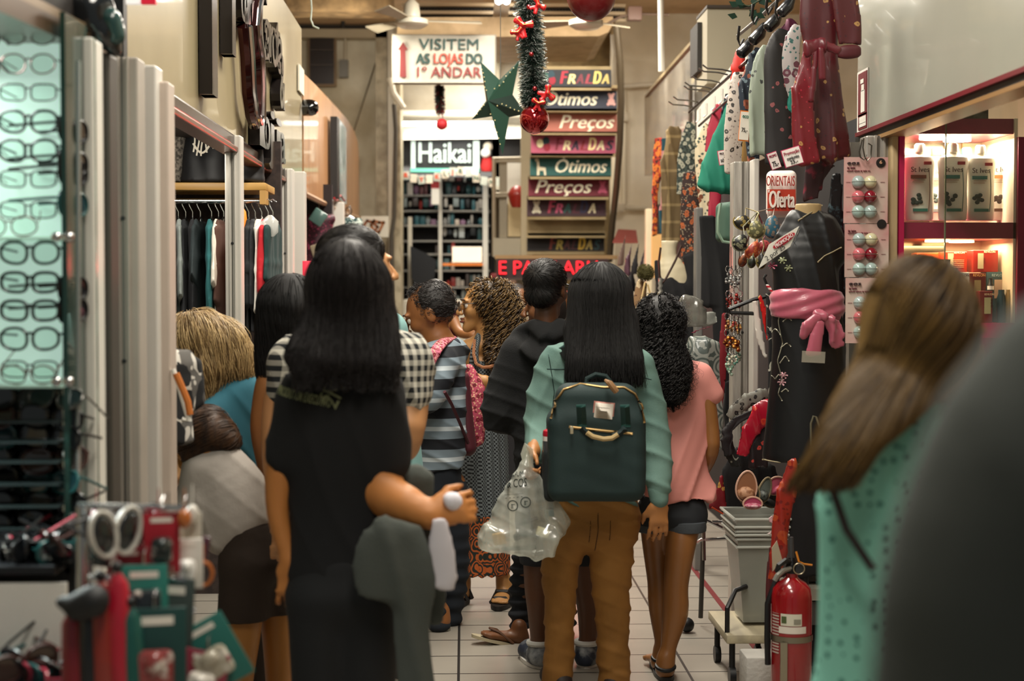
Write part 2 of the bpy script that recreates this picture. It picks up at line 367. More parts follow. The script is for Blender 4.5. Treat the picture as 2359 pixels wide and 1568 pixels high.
        for axn in range(3):
            b_, c_ = [(1, 2), (2, 0), (0, 1)][axn]; sl0 = [slice(None)]*3; sl1 = [slice(None)]*3; sl0[axn] = slice(0, -1); sl1[axn] = slice(1, None)
            s0 = S[tuple(sl0)]; s1 = S[tuple(sl1)]; e = np.argwhere(s0 != s1); e = e[(e[:, b_] > 0) & (e[:, c_] > 0) & (e[:, b_] < n[b_]-1) & (e[:, c_] < n[c_]-1)]
            if not len(e): continue
            fl = s0[e[:, 0], e[:, 1], e[:, 2]]; eb = np.eye(3, dtype=int)[b_]; ec = np.eye(3, dtype=int)[c_]
            q = np.stack([cid[tuple((e-eb-ec).T)], cid[tuple((e-ec).T)], cid[tuple(e.T)], cid[tuple((e-eb).T)]], 1)
            q[~fl] = q[~fl][:, ::-1]; Q.append(q)
        Q = np.concatenate(Q)
        if disp is not None:
            g = s.grad(V); V = V+g*np.asarray(disp(V))[:, None]
        s.V = V; return npmesh(name, V, Q, mat, parent, True, label)
def tubes_np(name, paths, rad, mat, parent=None, n=3, label=None):   # paths (S,T,3)
    S_, T_, _ = paths.shape; t = np.gradient(paths, axis=1); t /= (np.linalg.norm(t, axis=2, keepdims=True)+1e-9)
    ref = np.where(np.abs(t[..., 2:3]) > .9, A3(1, 0, 0), A3(0, 0, 1)); u = np.cross(t, ref); u /= (np.linalg.norm(u, axis=2, keepdims=True)+1e-9); v = np.cross(t, u)
    rad = np.broadcast_to(rad, (S_, T_))[..., None]; rings = [paths+rad*(math.cos(a)*u+math.sin(a)*v) for a in [2*math.pi*j/n for j in range(n)]]
    V = np.stack(rings, 2).reshape(-1, 3); s_ = np.arange(S_)[:, None, None]; k = np.arange(T_-1)[None, :, None]; j = np.arange(n)[None, None, :]
    a = (s_*T_+k)*n+j; b = (s_*T_+k)*n+(j+1) % n; Q = np.stack([a, b, b+n, a+n], -1).reshape(-1, 4)
    return npmesh(name, V, Q, mat, parent, True, label)
def strands(fl, count, steps, length, mat, name='hair_strands', parent=None, rad=.0012, flow=(0, 0, -1), jit=.25, curl=0., cfreq=60., off=.003, seed=1, zmin=None, sel=None, lift=0., taper=True, free_z=None, zend=None):
    r = np.random.default_rng(seed); V = fl.V
    if sel is not None: V = V[sel(V)]
    st = V[r.integers(0, len(V), count)]; p = st.copy(); ds = length/steps; out = []; ph = r.random(count)*6.28; fr = cfreq*(.7+.6*r.random(count)); jd = r.normal(size=(count, 3))*jit
    fl_ = np.asarray(flow, float); ze = None if zend is None else zend+.07*r.random(count)**1.5
    for i in range(steps):
        g = fl.grad(p); d = fl.sample(p); fz = 1. if free_z is None else np.clip((p[:, 2]-free_z)/.03, 0, 1)[:, None]; p = p-g*(d-off-lift*i/steps)[:, None]*.7*fz
        b = np.cross(g, fl_); q = p.copy()
        if curl: q = q+curl*(np.cos(ph+fr*ds*i)[:, None]*b+np.sin(ph+fr*ds*i)[:, None]*g)
        out.append(q); w_ = fl_-g*(g@fl_)[:, None]*(fz if free_z is not None else 1.); w_ = w_/(np.linalg.norm(w_, axis=1)[:, None]+1e-6); stp = 1. if zend is None else (p[:, 2] > ze)[:, None]; p = p+ds*(w_+jd*.35)*stp
    pa = np.stack(out, 1); rr = rad*np.linspace(1, .35, steps) if taper else rad
    return tubes_np(name, pa, rr, mat, parent)
def ray(px, py): return (px-CX)*cr_ + (CY-py)*cu_ + F*ca_
def PX(px, py, X): r = ray(px, py); r = r*(X/r[0]); return A3(r[0], r[1], r[2]+CAMZ)
def PZ(px, py, Z): r = ray(px, py); r = r*((Z-CAMZ)/r[2]); return A3(r[0], r[1], r[2]+CAMZ)
cream = M('#cdbf9c', .45, pat='stain', c2='#b9a883', sc=3., var=.06); wallm = M('#ddd4bd', .8, pat='stain', c2='#b8aa8e', sc=2.5, bump=.1)
wallw = M('#d8d2c2', .7, pat='stain', c2='#b5ab96', sc=2.); alu = M('#c4c0b8', .35, .55, pat='wood', c2='#a39f98', sc=40., var=.08); aluw = M('#d2cdc4', .4, .15, var=.08); dark = M('#1b1a1b', .6); dkbrown = M('#2a211d', .7)
blk = M('#0e0f11', .45); white = M('#e8e4da', .5); chrome = M('#c8c8c8', .18, 1., var=0.); bronze = M('#4a3226', .3, .7); tube_l = M('#ffffff', em=5., var=0.); pinkm = M('#8a1440', .4); redm = M('#a3101c', .35)
def S(mb, name, mat, **k): return tag(mb.build(name, mat, smooth=False), kind='structure')
S(MB().bx(-4, 4, -2, 19, -.1, 0), 'floor', M('#a29b90', .22, pat='tiles', c2='#8d867b', c3='#2b2826', var=.1))
S(MB().bx(-4, 4, 8.2, 19, 4.12, 4.2), 'ceiling', M('#c9a983', .8, pat='stain', c2='#a98c6a', sc=1.5))
S(MB().bx(-4, 4, 18.2, 18.3, 0, 4.2), 'wall_back', wallw)
S(MB().bx(-4, -3.9, -2, 19, 0, 4.2), 'wall_left', wallm); S(MB().bx(3.9, 4, -2, 19, 0, 4.2), 'wall_right', M('#e0c4a2', .8, pat='stain', c2='#d4b18c', sc=1.))
a = P(686, 0, 15); b = P(868, 0, 15)
S(MB().bx(-3.9, b[0], 15, 15.5, 0, 4.2), 'wall_back_left', wallm)
a = P(1418, 0, 14.2)
S(MB().bx(a[0], 3.9, 14.2, 14.7, 0, 4.2), 'wall_back_right', M('#e3dac6', .75, pat='stain', c2='#cdbfa2', sc=1.3))
# red guide tape on the floor
tp = MB(); q0 = PZ(1585, 1293, .002); q1 = PZ(1800, 1568, .002); d = nrm(q1-q0); n = A3(d[1], -d[0], 0)*.014
tp.quad(q0-n-d*1., q1-n+d*1.2, q1+n+d*1.2, q0+n-d*1.); tag(tp.build('floor_tape', M('#6d1519', .5)), 'thin dark red tape line stuck along the tiled floor by the right stalls', 'tape')
# --- upper beams, pipes on the back
S(MB().bx(P(660, 0, 12.5)[0], P(905, 0, 12.5)[0], 12.5, 12.8, P(0, 22, 12.5)[2], 4.12), 'trim_1', M('#b08f62', .8, pat='stain', c2='#7d6443'))
S(MB().bx(-3.9, P(912, 0, 14.8)[0], 14.8, 15., P(0, 82, 14.8)[2], P(0, 62, 14.8)[2]), 'trim_2', M('#b5a78c', .6))
S(MB().bx(-3.9, P(912, 0, 14.9)[0], 14.9, 15., P(0, 60, 14.9)[2], P(0, 24, 14.9)[2]), 'trim_3', M('#39312a', .8))
# big rounded duct over the passage
dp = [P(915, 86, 12.4), P(1380, 83, 12.4), P(1402, 74, 12.4), P(1412, 55, 12.4), P(1412, 38, 12.4), P(915, 40, 12.4)]
tag(MB().prism(dp, (0, 1.4, 0)).build('ceiling_duct', M('#b79a72', .6, pat='stain', c2='#a3885f'), smooth=False), 'long beige boxed duct with a rounded end above the passage', 'duct')
lv = thing('ceiling_grille', 'dark louvred ceiling grille above the beige duct', 'grille', P(1180, 30, 13)); 
MB().bx(P(930, 0, 13)[0], P(1440, 0, 13)[0], 13, 13.04, P(0, 40, 13)[2], P(0, 4, 13)[2]).build('back_plate', M('#15110f'), lv)
for y in (6, 24, 40):
    MB().bx(P(925, 0, 12.95)[0], P(1440, 0, 12.95)[0], 12.9, 12.96, P(0, y+4, 12.95)[2], P(0, y-3, 12.95)[2]).build('rail', M('#c2ae8d', .5), lv)
g_ = MB()
for i in range(70): xx = P(935+i*7.2, 0, 12.97)[0]; g_.bx(xx, xx+.008, 12.95, 12.97, P(0, 24, 12.97)[2], P(0, 8, 12.97)[2])
g_.build('louver', M('#40382f', .5), lv)
# pilaster, pipes
pm = M('#bdb196', .5, pat='stain', c2='#8f8268'); pw_ = M('#d8cfba', .4)
for i, (x0, x1, m) in enumerate(((866, 893, pm), (895, 908, pw_), (909, 924, pm))):
    S(MB().bx(P(x0, 0, 14.9)[0], P(x1, 0, 14.9)[0], 14.8-i*.06, 15.3, 0, 4.1), 'trim_%d' % (4+i), m)
def pipe(label, pts, r, mat, cat='pipe', name='wall_pipe', n=10): return tag(MB().tube(pts, r, n).build(name, mat), label, cat)
pipe('thin diagonal cable running up the stained wall on the left', [P(812, 310, 14.95), P(880, 100, 14.95)], .006, M('#6a5c46'), 'cable', 'wall_cable')
pipe('dark bent conduit below the ceiling on the left wall', [P(790, 65, 14.7), P(790, 40, 14.7), P(800, 30, 14.7), P(870, 32, 14.7), P(905, 34, 14.7)], .02, M('#2b2622'))
pipe('dark curved downpipe beside the entrance of the far shop', [P(908, 240, 14.5), P(912, 300, 14.5), P(908, 500, 14.5), P(902, 545, 14.5), P(902, 760, 14.5)], .022, M('#4b443a'))
pipe('pale bent pipe joining the wall under the hanging direction sign', [P(898, 180, 14.2), P(906, 215, 14.2), P(930, 250, 14.2)], .03, pw_)
pipe('cream horizontal pipe across the top of the right wall', [P(1416, 200, 14), P(1530, 192, 14)], .022, pw_)
pipe('cream vertical pipe from the ceiling beside the stairs', [P(1412, 80, 14), P(1416, 120, 14), P(1413, 200, 14), P(1418, 205, 14)], .026, pw_)
pipe('upper vertical conduit on the cream right wall', [P(1440, 200, 14.1), P(1440, 470, 14.1)], .02, M('#c9bea6', .5), 'conduit', 'conduit')
pipe('lower horizontal conduit on the cream right wall', [P(1430, 478, 14.1), P(1490, 478, 14.1)], .024, M('#c9bea6', .5), 'conduit', 'conduit')
for y, l in ((270, 'upper'), (478, 'lower')):
    c = P(1440 if y < 300 else 1430, y, 14.05); tag(MB().box(c, (.035, .03, .04), None, .01).build('junction_box', M('#cabfa8', .5)), l+' small cream junction box on the conduit by the stairs', 'junction box')
tag(MB().box(P(1462, 32, 12.2), (.055, .05, .055), None, .01).build('junction_box', M('#6d5448', .6)), 'brown cable box under the ceiling right of the red ball', 'junction box')
pipe('thin cable sagging from the ceiling duct to the cable box', [P(1400, 55, 12.2), P(1430, 38, 12.2), P(1470, 32, 12.2), P(1540, 34, 12.2)], .012, M('#5a4636'), 'cable', 'wall_cable')
pipe('tall white pole hanging from the ceiling on the right', [P(1522, -30, 10.5), P(1524, 165, 10.5)], .022, M('#e4dfd2', .4), 'pole', 'ceiling_pole')
pipe('loose pale cable dangling at the top left of the passage', [P(715, -20, 9), P(718, 20, 9), P(716, 45, 9), P(722, 60, 9), P(735, 66, 9)], .005, M('#b9c2b4', .4), 'cable', 'wall_cable')
# dark window
wd = tag(bpy.data.objects.new('window_1', None), kind='structure'); COL.objects.link(wd); wd.location = tuple(P(743, 140, 14.9))
def rect(x0, y0, x1, y1, D, th=.02): p = P(x0, y0, D); q = P(x1, y1, D); return MB().bx(p[0], q[0], D-th, D, q[2], p[2])
rect(711, 74, 776, 200, 14.9, .05).build('window_frame', M('#7c6344', .6), wd); rect(714, 80, 770, 194, 14.86, .02).build('pane', M('#241a16', .3), wd)
for y in (115, 150): rect(714, y-1, 770, y+2, 14.83, .02).build('muntin', M('#3a2c22', .5), wd)
mt = thing('electric_meter_box', 'small grey electric box beside the dark window high on the left wall', 'electric box', P(792, 140, 14.9)); rect(783, 140, 803, 180, 14.9, .08).build('box_body', M('#6b675e', .5), mt); MB().tube([P(795, 76, 14.85), P(795, 140, 14.85)], .012).build('conduit', M('#b5ab95'), mt)
# --- notice with the orange hexagon mark
nt_ = thing('wall_sign', 'white wall sign with an orange and brown linked outline mark', 'sign', P(864, 520, 14.3))
rect(833, 498, 895, 546, 14.4, .03).build('panel', M('#ddd8c8', .5), nt_)
def poly_line(pts, w, mat, parent, name='mark', D=14.36, closed=True):
    m = MB(); n = len(pts)
    for i in range(n if closed else n-1):
        a = P(*pts[i], D); b = P(*pts[(i+1) % n], D); d = nrm(b-a); k = np.cross(d, A3(0, 1, 0))*w; m.prism([a-k-d*w, b-k+d*w, b+k+d*w, a+k-d*w], (0, -.006, 0))
    return m.build(name, mat, parent, smooth=False)
poly_line([(837, 521), (846, 508), (858, 511), (870, 522), (860, 536), (848, 533)], .011, M('#8d4a16', .5), nt_)
poly_line([(855, 518), (862, 508), (874, 512), (884, 512), (873, 534), (862, 534)], .011, M('#a05a1c', .5), nt_)
# --- hanging direction sign
sg = thing('direction_sign', 'white hanging sign with dark green and red lettering and a red up arrow', 'sign', P(1022, 138, 12.25))
rect(906, 83, 1140, 193, 12.3, .05).build('panel', M('#b3ad9e', .5), sg); rect(903, 80, 1143, 196, 12.33, .03).build('frame', M('#8a8170', .5), sg)
gr = M('#123c36', .6); rd_ = M('#7c1d18', .6); rd2 = M('#a5391f', .6)
def st(s, px, py, wpx, hpx, D, mat, parent, bold=.03, shear=0., name='lettering', ext=.003, dep=0.): return txt(name, s, hpx*D/F/.72, mat, P(px, py, D-dep), parent=parent, align='CENTER', bold=bold, shear=shear, width=wpx*D/F, ext=ext)
st('VISITEM', 1035, 103, 136, 25, 12.23, gr, sg, .01); st('AS', 975, 136, 30, 24, 12.23, gr, sg); st('LOJAS', 1033, 136, 66, 24, 12.23, rd2, sg, .02); st('DO', 1092, 136, 36, 24, 12.23, gr, sg)
st('1º ANDAR', 1032, 167, 146, 24, 12.23, rd_, sg, .012)
ar = [P(x, y, 12.24) for x, y in ((929, 97), (940, 115), (934, 115), (936, 178), (921, 178), (922, 115), (916, 115))]; MB().prism(ar, (0, -.01, 0)).build('arrow', M('#6a1d19', .5), sg, smooth=False)
# ================= far shop
S(MB().bx(P(925, 0, 16.2)[0], P(1225, 0, 16.2)[0], 16.2, 16.3, P(0, 292, 16.2)[2], P(0, 80, 16.2)[2]), 'wall_front', wallw)
S(MB().bx(P(1133, 0, 16.1)[0], P(1150, 0, 16.1)[0], 16.0, 16.2, 2.6, 4.1), 'trim_10', M('#a39b86'))
S(MB().bx(P(925, 0, 16.1)[0], P(1205, 0, 16.1)[0], 15.9, 16.2, P(0, 266, 16.1)[2], P(0, 256, 16.1)[2]), 'trim_11', M('#eee9dc'))
hd = MB().prism([P(925, 322, 15.6), P(1215, 318, 15.6), P(1215, 290, 16.1), P(925, 290, 16.1)], (0, .03, .02)); tag(hd.build('light_canopy', M('#f2efe6', .5), smooth=False), 'sloping white canopy under the fluorescent tube over the far shop', 'canopy')
for k, (x0, x1) in enumerate(((922, 1028), (1032, 1138))):
    t = thing('fluorescent_tube', ('left' if k == 0 else 'right')+' lit white fluorescent tube above the far shop sign', 'light tube', P((x0+x1)/2, 285, 15.5)); MB().tube([P(x0, 285, 15.5), P(x1, 285, 15.5)], .022, 12).build('tube', tube_l, t)
    for x in (x0, x1): MB().tube([P(x-2, 285, 15.5), P(x+2, 285, 15.5)], .025, 12).build('cap', white, t)
area(tuple(P(1030, 400, 15.9)), 1., 6, (1, .97, .9), (math.radians(50), 0, 0), .2)
area(tuple(P(1040, 310, 15.3)), 1.1, 7, (1, .98, .92), (math.radians(60), 0, 0), .15)
S(MB().bx(P(925, 0, 16)[0], P(1216, 0, 16)[0], 16., 16.05, P(0, 405, 16)[2], P(0, 312, 16)[2]), 'trim_12', M('#17130f', .5))
hs = thing('shop_sign', 'black shop sign with white letters and a glowing mint green border', 'sign', P(1025, 360, 15.8)); rect(946, 322, 1106, 400, 15.85, .05).build('panel', M('#070a09', .5), hs)
mint = M('#6fc8ac', em=.5, var=0.); wem = M('#cfe0d6', em=.45, var=0.)
rect(946, 388, 1104, 397, 15.8, .04).build('border', mint, hs); rect(947, 325, 957, 388, 15.8, .04).build('border', wem, hs); rect(1090, 325, 1104, 388, 15.8, .04).build('border', wem, hs); rect(1064, 385, 1102, 402, 15.76, .02).build('label_plate', wem, hs)
st('Haikai', 1024, 354, 118, 48, 15.76, wem, hs, .012)
sn = thing('santa_decoration', 'small red and white hanging santa figure beside the far shop sign', 'decoration', P(1122, 375, 15.8)); MB().lathe(P(1122, 395, 15.8), [(.06, 0), (.07, .05), (.05, .13), (.02, .2)]).build('body', M('#b4201f', .8), sn); MB().ball(P(1124, 338, 15.8), .05).build('head', M('#e8dac4', .8), sn); MB().ball(P(1119, 352, 15.74), .05).build('beard', M('#f3efe8', .9), sn)
# bunting
tag(MB().tube([P(931+i*18., 398+10*math.sin((i-.2)*.7)+(6 if i > 8 else 0), 15.51) for i in range(14)], .004, 5).build('bunting_string', M('#b9b2a2')), 'string carrying the letter bunting across the far shop front', 'string')
sw = 'R Y KLJR N N W'[:13]; bt = [M('#d9512c', .7), M('#4d6a5a', .7)]
for i in range(13):
    x = 935+i*18.; y = 404+10*math.sin(i*.7)+ (6 if i > 8 else 0); c = P(x, y, 15.5)
    t = thing('bunting_flag', ['first', 'second', 'third', 'fourth', 'fifth', 'sixth', 'seventh', 'eighth', 'ninth', 'tenth', 'eleventh', 'twelfth', 'last'][i]+' flag from the left in the letter bunting under the far shop sign', 'flag', c, 'bunting flags of the far shop'); MB().box(c, (.034, .004, .042), Ry(.15*math.sin(i*2.1))).build('flag', M('#d8cbb8' if i % 2 else '#b9beb2', .7), t); 
    if sw[i] != ' ': txt('letter', sw[i], .07, bt[i % 2], c+A3(0, -.008, 0), parent=t, align='CENTER', bold=.03)
# shelves of merchandise in the far shop (goods are individual packs)
S(MB().bx(P(925, 0, 17)[0], P(1140, 0, 17)[0], 17., 17.05, 0, P(0, 400, 17)[2]), 'trim_13', M('#262425', .7))
shl = thing('display_shelf', 'tall white shelving unit packed with small goods inside the far shop', 'shelves', P(1020, 700, 16.9))
for y in (452, 487, 520, 555, 585, 622, 660, 695): rect(925, y, 1128, y+4, 16.95, .3).build('shelf', M('#9c988f', .4), shl)
rect(1010, 400, 1019, 700, 16.6, .05).build('post', M('#d9d2c2', .4), shl); rect(1112, 400, 1124, 700, 16.6, .05).build('post', M('#efeadd', .4), shl); rect(940, 500, 950, 700, 16.5, .05).build('post', M('#cfc4ae', .4), shl)
cols = ['#3b4045', '#2f5b5d', '#7a3f43', '#9daaa8', '#d5d0c8', '#5d5350', '#a87f9d', '#e9e2d6', '#34707a', '#c34a45', '#25272a', '#e8d7c4', '#4f6f72', '#1f2528', '#cfd6d4']
pk = 0; cnm = ['slate', 'teal', 'maroon', 'grey green', 'off white', 'brown grey', 'mauve', 'cream', 'bright teal', 'red', 'black', 'peach', 'grey teal', 'near black', 'pale grey']
for r_, y in enumerate((426, 452, 487, 520, 555, 585, 622, 660, 695)):
    x = 930.; nr = 0
    while x < 1110 and pk < 170:
        wv = random.choice((6, 8, 10, 13)); hh = random.choice((14, 20, 26, 30, 23)); yy = y-1-(random.uniform(0, 12) if r_ in (0, 1, 2, 4) else 0)
        if not (1006 < x < 1019 or (r_ in (5, 6) and x > 1040) or (r_ >= 4 and x < 1003)):
            cq_ = random.choice(cols); nr += 1; c0 = P(x, yy-hh, 16.75); c1 = P(x+wv, yy, 16.75); z = 16.7+random.random()*.1
            gm = MB().bx(c0[0], c1[0], z, z+.06, c1[2], c0[2], .004) if random.random() < .55 else MB().ball(((c0[0]+c1[0])/2, z+.03, (c0[2]+c1[2])/2), 1, 8, ((c1[0]-c0[0])*.6, .03, (c0[2]-c1[2])*.5)); tag(gm.build('goods_pack', M(cq_, .4, var=0.)), cnm[cols.index(cq_)]+(' tall' if hh > 24 else ' low' if hh < 16 else '')+' packet on the '+['top', 'second', 'third', 'fourth', 'fifth', 'sixth', 'seventh', 'eighth', 'lowest'][r_]+' far shop shelf, '+ORD[min(nr, 18)-1]+' from its left', 'packet', 'packets on the far shop shelves'); pk += 1
        x += wv+random.choice((1, 2, 4))
t = thing('lightbox', 'bright cream lit panel low in the far shop window', 'light panel', P(1090, 585, 16.6)); rect(1042, 568, 1110, 604, 16.6, .02).build('panel', M('#f6e8cf', em=.8), t); rect(1020, 606, 1112, 612, 16.55, .05).build('edge', M('#d97a35', em=.4), t)
cl = thing('calendar', 'white hanging card with a red header on the far shop post', 'card', P(1003, 450, 16.4)); rect(993, 418, 1012, 434, 16.4, .01).build('header', M('#a32020'), cl); rect(994, 434, 1012, 471, 16.4, .01).build('sheet', M('#e9e0d0', em=.15), cl)
sc_ = MB().prism([P(945, 566, 16.2), P(985, 585, 16.2), P(1005, 600, 16.2), P(1000, 640, 16.2), P(960, 660, 16.2), P(948, 640, 16.2)], (0, .15, 0)); tag(sc_.build('draped_bag', M('#15171b', .7), smooth=False), 'black bag hanging in the left half of the far shop', 'bag')
tag(MB().bx(P(925, 0, 15.6)[0], P(1230, 0, 15.6)[0], 15.6, 16.1, 0, P(0, 690, 15.6)[2], .02).build('shop_counter', M('#cfc8b8', .5)), 'long pale counter at the front of the far shop', 'counter')
for i, (x, y) in enumerate(((1150, 640), (1170, 655), (1195, 700), (1215, 690), (1160, 690))):
    tag(MB().box(P(x, y, 15.7), (.09, .05, .05), None, .02).build('soap_pack', M(['#7b1f22', '#8c6b58', '#bfc6c4', '#d6d2c8', '#5c2a25'][i], .5)), ['dark red', 'tan', 'pale blue', 'off white', 'brown'][i]+' packet lying at the counter under the red LED sign', 'packet')
# ladder-like metal frame with the red bag
lf = thing('metal_rack', 'tall narrow steel frame rack left of the staircase', 'rack', P(1175, 560, 14.2))
stl = M('#b7ae9a', .35, .6)
for x in (1138, 1213): MB().tube([P(x, 300 if x > 1200 else 365, 14.2), P(x, 590, 14.2)], .018).build('upright', stl, lf)
for y in (365, 372, 446, 452): MB().tube([P(1135, y, 14.2), P(1217, y-2, 14.2)], .012).build('rung', stl, lf)
rect(1150, 365, 1168, 548, 14.3, .05).build('post', M('#8d836e', .5), lf); rect(1136, 549, 1214, 592, 14.25, .1).build('panel', M('#a89f8a', .6), lf); rect(1170, 456, 1206, 545, 14.5, .02).build('board', M('#cdb98f', .6, em=.05), lf)
rect(1168, 375, 1210, 470, 14.7, .02).build('backboard', M('#d9d6cc', .6), lf)
tag(MB().lathe(P(1192, 478, 14.1), [(.05, 0), (.07, .04), (.085, .1), (.09, .12), (.085, .14), (.06, .18), (.03, .2), (0, .205)]).build('round_basket', M('#8f1f14', .4, coat=.4)), 'round red lidded basket on the steel frame rack', 'basket')
# ================= staircase with banner risers
stc = thing('staircase', 'narrow stepped staircase whose faces carry bright printed banners', 'stairs', P(1310, 600, 13.8))
bm_ = [(562, 'dk2', 'FRALDAS', None), (478, 'dk', 'FRALDAS', 0), (432, 'mar', 'Preços', 0), (385, 'tea', 'Ótimos', 1), (333, 'pk', 'FRALDAS', 1), (283, 'sal', 'Preços', 1), (230, 'nav', 'Ótimos', 0), (180, 'blk', 'FRALDA', 1)]
ys = [562, 520, 478, 432, 385, 333, 283, 230, 180]; Ds = [13.8-.175*i for i in range(9)]
xl = [1214, 1214, 1214, 1217, 1221, 1223, 1226, 1232, 1236]; xr = [1392, 1394, 1396, 1402, 1408, 1418, 1421, 1421, 1408]
bge = M('#a08d68', .8, pat='stain', c2='#857450', sc=3.); 
bc = {'dk2': M('#1b1616', .6), 'dk': M('#3c1f26', .6), 'mar': M('#6a1224', .6), 'tea': M('#12514b', .6), 'pk': M('#a84a62', .6), 'sal': M('#a8604e', .6), 'nav': M('#232838', .6), 'blk': M('#14151c', .6)}
lc = {'dk2': ['#7a3328', '#b5a04f', '#5b2f2c', '#4b2427', '#cfa83a', '#c0a860', '#2f4a4c'], 'dk': ['#b5405a', '#c95a7c', '#2c5a55', '#5a2333', '#2c2a48', '#e2d5b0', '#452030'], 'pk': ['#7a1a30', '#e3d6a8', '#2b1b33', '#8c1c2a', '#f0dca0', '#e6d9ae', '#262338'], 'blk': ['#a82434', '#e0cf8e', '#6c2630', '#8d2b38', '#d8c46a', '#c9b26a']}
bmap = {b_[0]: b_ for b_ in bm_}
for i, y in enumerate(ys):
    D = Ds[i]; h = 50 if i else 42
    st_ = MB(); p = P(xl[i], y-h/2, D); q = P(xr[i], y+h/2, D); st_.bx(p[0], q[0], D, D+.03, q[2]-.01, p[2]+.01)
    if i < 8: st_.bx(p[0], q[0], Ds[i+1], D+.03, p[2]-.012, p[2]+.012)
    st_.build('step', bge, stc, smooth=False)
    if y in bmap:
        _, kc, s, side = bmap[y]; hb = 20 if y != 562 else 16
        bn = rect(xl[i], y-hb, xr[i], y+hb, D-.002, .008).build('banner', bc[kc], stc, smooth=False)
        x0, x1 = (1262, 1382) if side is None else (1286, 1404) if y in (180,) else (1275, 1412) if y == 333 else (1258, 1392) if y == 478 else (1250, 1372) if y == 230 else (1276, 1394) if y == 385 else (1230, 1360) if y == 432 else (1286, 1412)
        if kc in lc:
            n_ = len(s); ww = (x1-x0)/n_
            for j, ch in enumerate(s): txt('letter', ch, (30 if ch in 'FD' else 23)*D/F/.72, M(lc[kc][j], .6, em=.05, var=0.), P(x0+ww*(j+.5), y+(0 if ch in 'FD' else 3), D-.012), parent=bn, align='CENTER', bold=.03, shear=.25, width=ww*.84*D/F)
        else: txt('lettering', s, 31*D/F/.72, M('#efe6c8', .6, em=.15, var=0.), P((x0+x1)/2, y-1, D-.012), parent=bn, align='CENTER', bold=.014, shear=.3, width=(x1-x0)*D/F)
        if y == 385:
            pg = MB(); [pg.prism([P(*v, D-.012) for v in pp], (0, -.004, 0)) for pp in ([(1236, 368), (1241, 366), (1243, 384), (1257, 386), (1258, 404), (1254, 404), (1252, 393), (1243, 393), (1242, 404), (1237, 404), (1237, 380)], [(1232, 367), (1238, 364), (1240, 370), (1234, 372)])]
            pg.build('giraffe_print', M('#e4d9bb', .7), bn, smooth=False)
        elif y in (333, 180):
            for (dx, dy, cc) in ((0, 0, '#e6dcae' if y == 333 else '#3b5f52'), (14, -5, '#1e3a44'), (16, 8, '#8c1a2c')): MB().lathe(P((1244 if y == 333 else 1256)+dx, y-3+dy, D-.012), [(10*D/F, 0), (10*D/F, .004), (0, .006)], 16, (0, -1, 0), 1, .8).build('balloon_print', M(cc, .7), bn)
        elif y in (478, 230, 432):
            cxp = {478: 1236, 230: 1408, 432: 1388}[y]; cc = {478: '#d9d2bb', 230: '#dfa9a0', 432: '#c35a78'}[y]; mm = M(cc, .7)
            g = MB(); 
            for dx, dy, rr in ((0, 4, 8), (0, -8, 6), (-5, -13, 3), (5, -13, 3), (-7, 10, 3.5), (7, 10, 3.5)): g.lathe(P(cxp+dx, y+dy, D-.012), [(rr*D/F, 0), (rr*D/F, .004), (0, .006)], 12, (0, -1, 0))
            g.build('animal_print', mm, bn)
S(MB().bx(P(1226, 0, 15)[0], P(1420, 0, 15)[0], 14.9, 15, P(0, 700, 15)[2], 4.1), 'wall_stair', M('#8c7750', .8, pat='stain', c2='#6f5d3f'))
S(MB().bx(P(1200, 0, 14.05)[0], P(1226, 0, 14.05)[0], 14.0, 14.1, P(0, 600, 14)[2], P(0, 40, 14)[2]), 'trim_14', M('#b3a587'))
S(rect(1140, 588, 1420, 597, 13.3, .1), 'trim_15', M('#8d6f48'))
hr = [P(*v) for v in ((1420, 60, 12), (1428, 140, 12.1), (1431, 230, 12.3), (1428, 330, 12.6), (1420, 430, 12.9), (1410, 520, 13.2), (1404, 600, 13.4))]
tag(MB().tube(hr, .028, 10).build('handrail', M('#4f4433', .5, .3)), 'long dark curved handrail running down beside the staircase', 'handrail')
# LED sign
led = thing('led_sign', 'glowing red scrolling LED sign on a dark panel under the stairs', 'sign', P(1275, 618, 13.2)); rect(1144, 596, 1400, 640, 13.2, .06).build('panel', M('#2a0f10', .5), led)
st('E PAPELARIA', 1268, 618, 240, 32, 13.12, M('#ff1626', em=1.6, var=0.), led, .0, ext=.004)
lr = bpy.data.lights.new('led_glow', 'AREA'); lr.energy = 8; lr.color = (1, .12, .1); lr.size = .9; lr.shape = 'RECTANGLE'; lr.size_y = .12; o = bpy.data.objects.new('led_glow', lr); COL.objects.link(o); o.location = tuple(P(1268, 618, 13.08)); o.rotation_euler = (math.radians(-90), 0, 0)
rect(1144, 640, 1400, 645, 13.2, .1).build('rim', M('#3a2a22'), led)
# ceiling fans
for px, py, D, lab, hw in ((948, 46, 12, 'pale ceiling fan above the direction sign', 160), (1350, 48, 11.5, 'ceiling fan half hidden behind the big red ball', 115)):
    f = thing('ceiling_fan', lab, 'fan', P(px, py, D)); c = P(px, py, D); MB().lathe(c, [(.02, .3), (.022, .16), (.06, .12), (.07, .02), (.13, 0), (.13, -.035), (.09, -.06), (0, -.065)]).build('motor', M('#b9b3a2', .4), f); MB().tube([c+A3(0, 0, .1), c+A3(0, 0, .8)], .015).build('rod', M('#b9b3a2'), f)
    for k in range(3):
        a = math.radians([8, 128, 248][k]+(0 if px < 1000 else 25)); d = A3(math.cos(a), math.sin(a), 0); n = A3(-math.sin(a), math.cos(a), .3); R_ = hw*D/F
        MB().prism([c+d*.12-n*.03, c+d*R_-n*.06, c+d*R_+n*.06, c+d*.12+n*.03], (0, 0, -.008)).build('blade', M('#8f8570', .6), f, smooth=False)
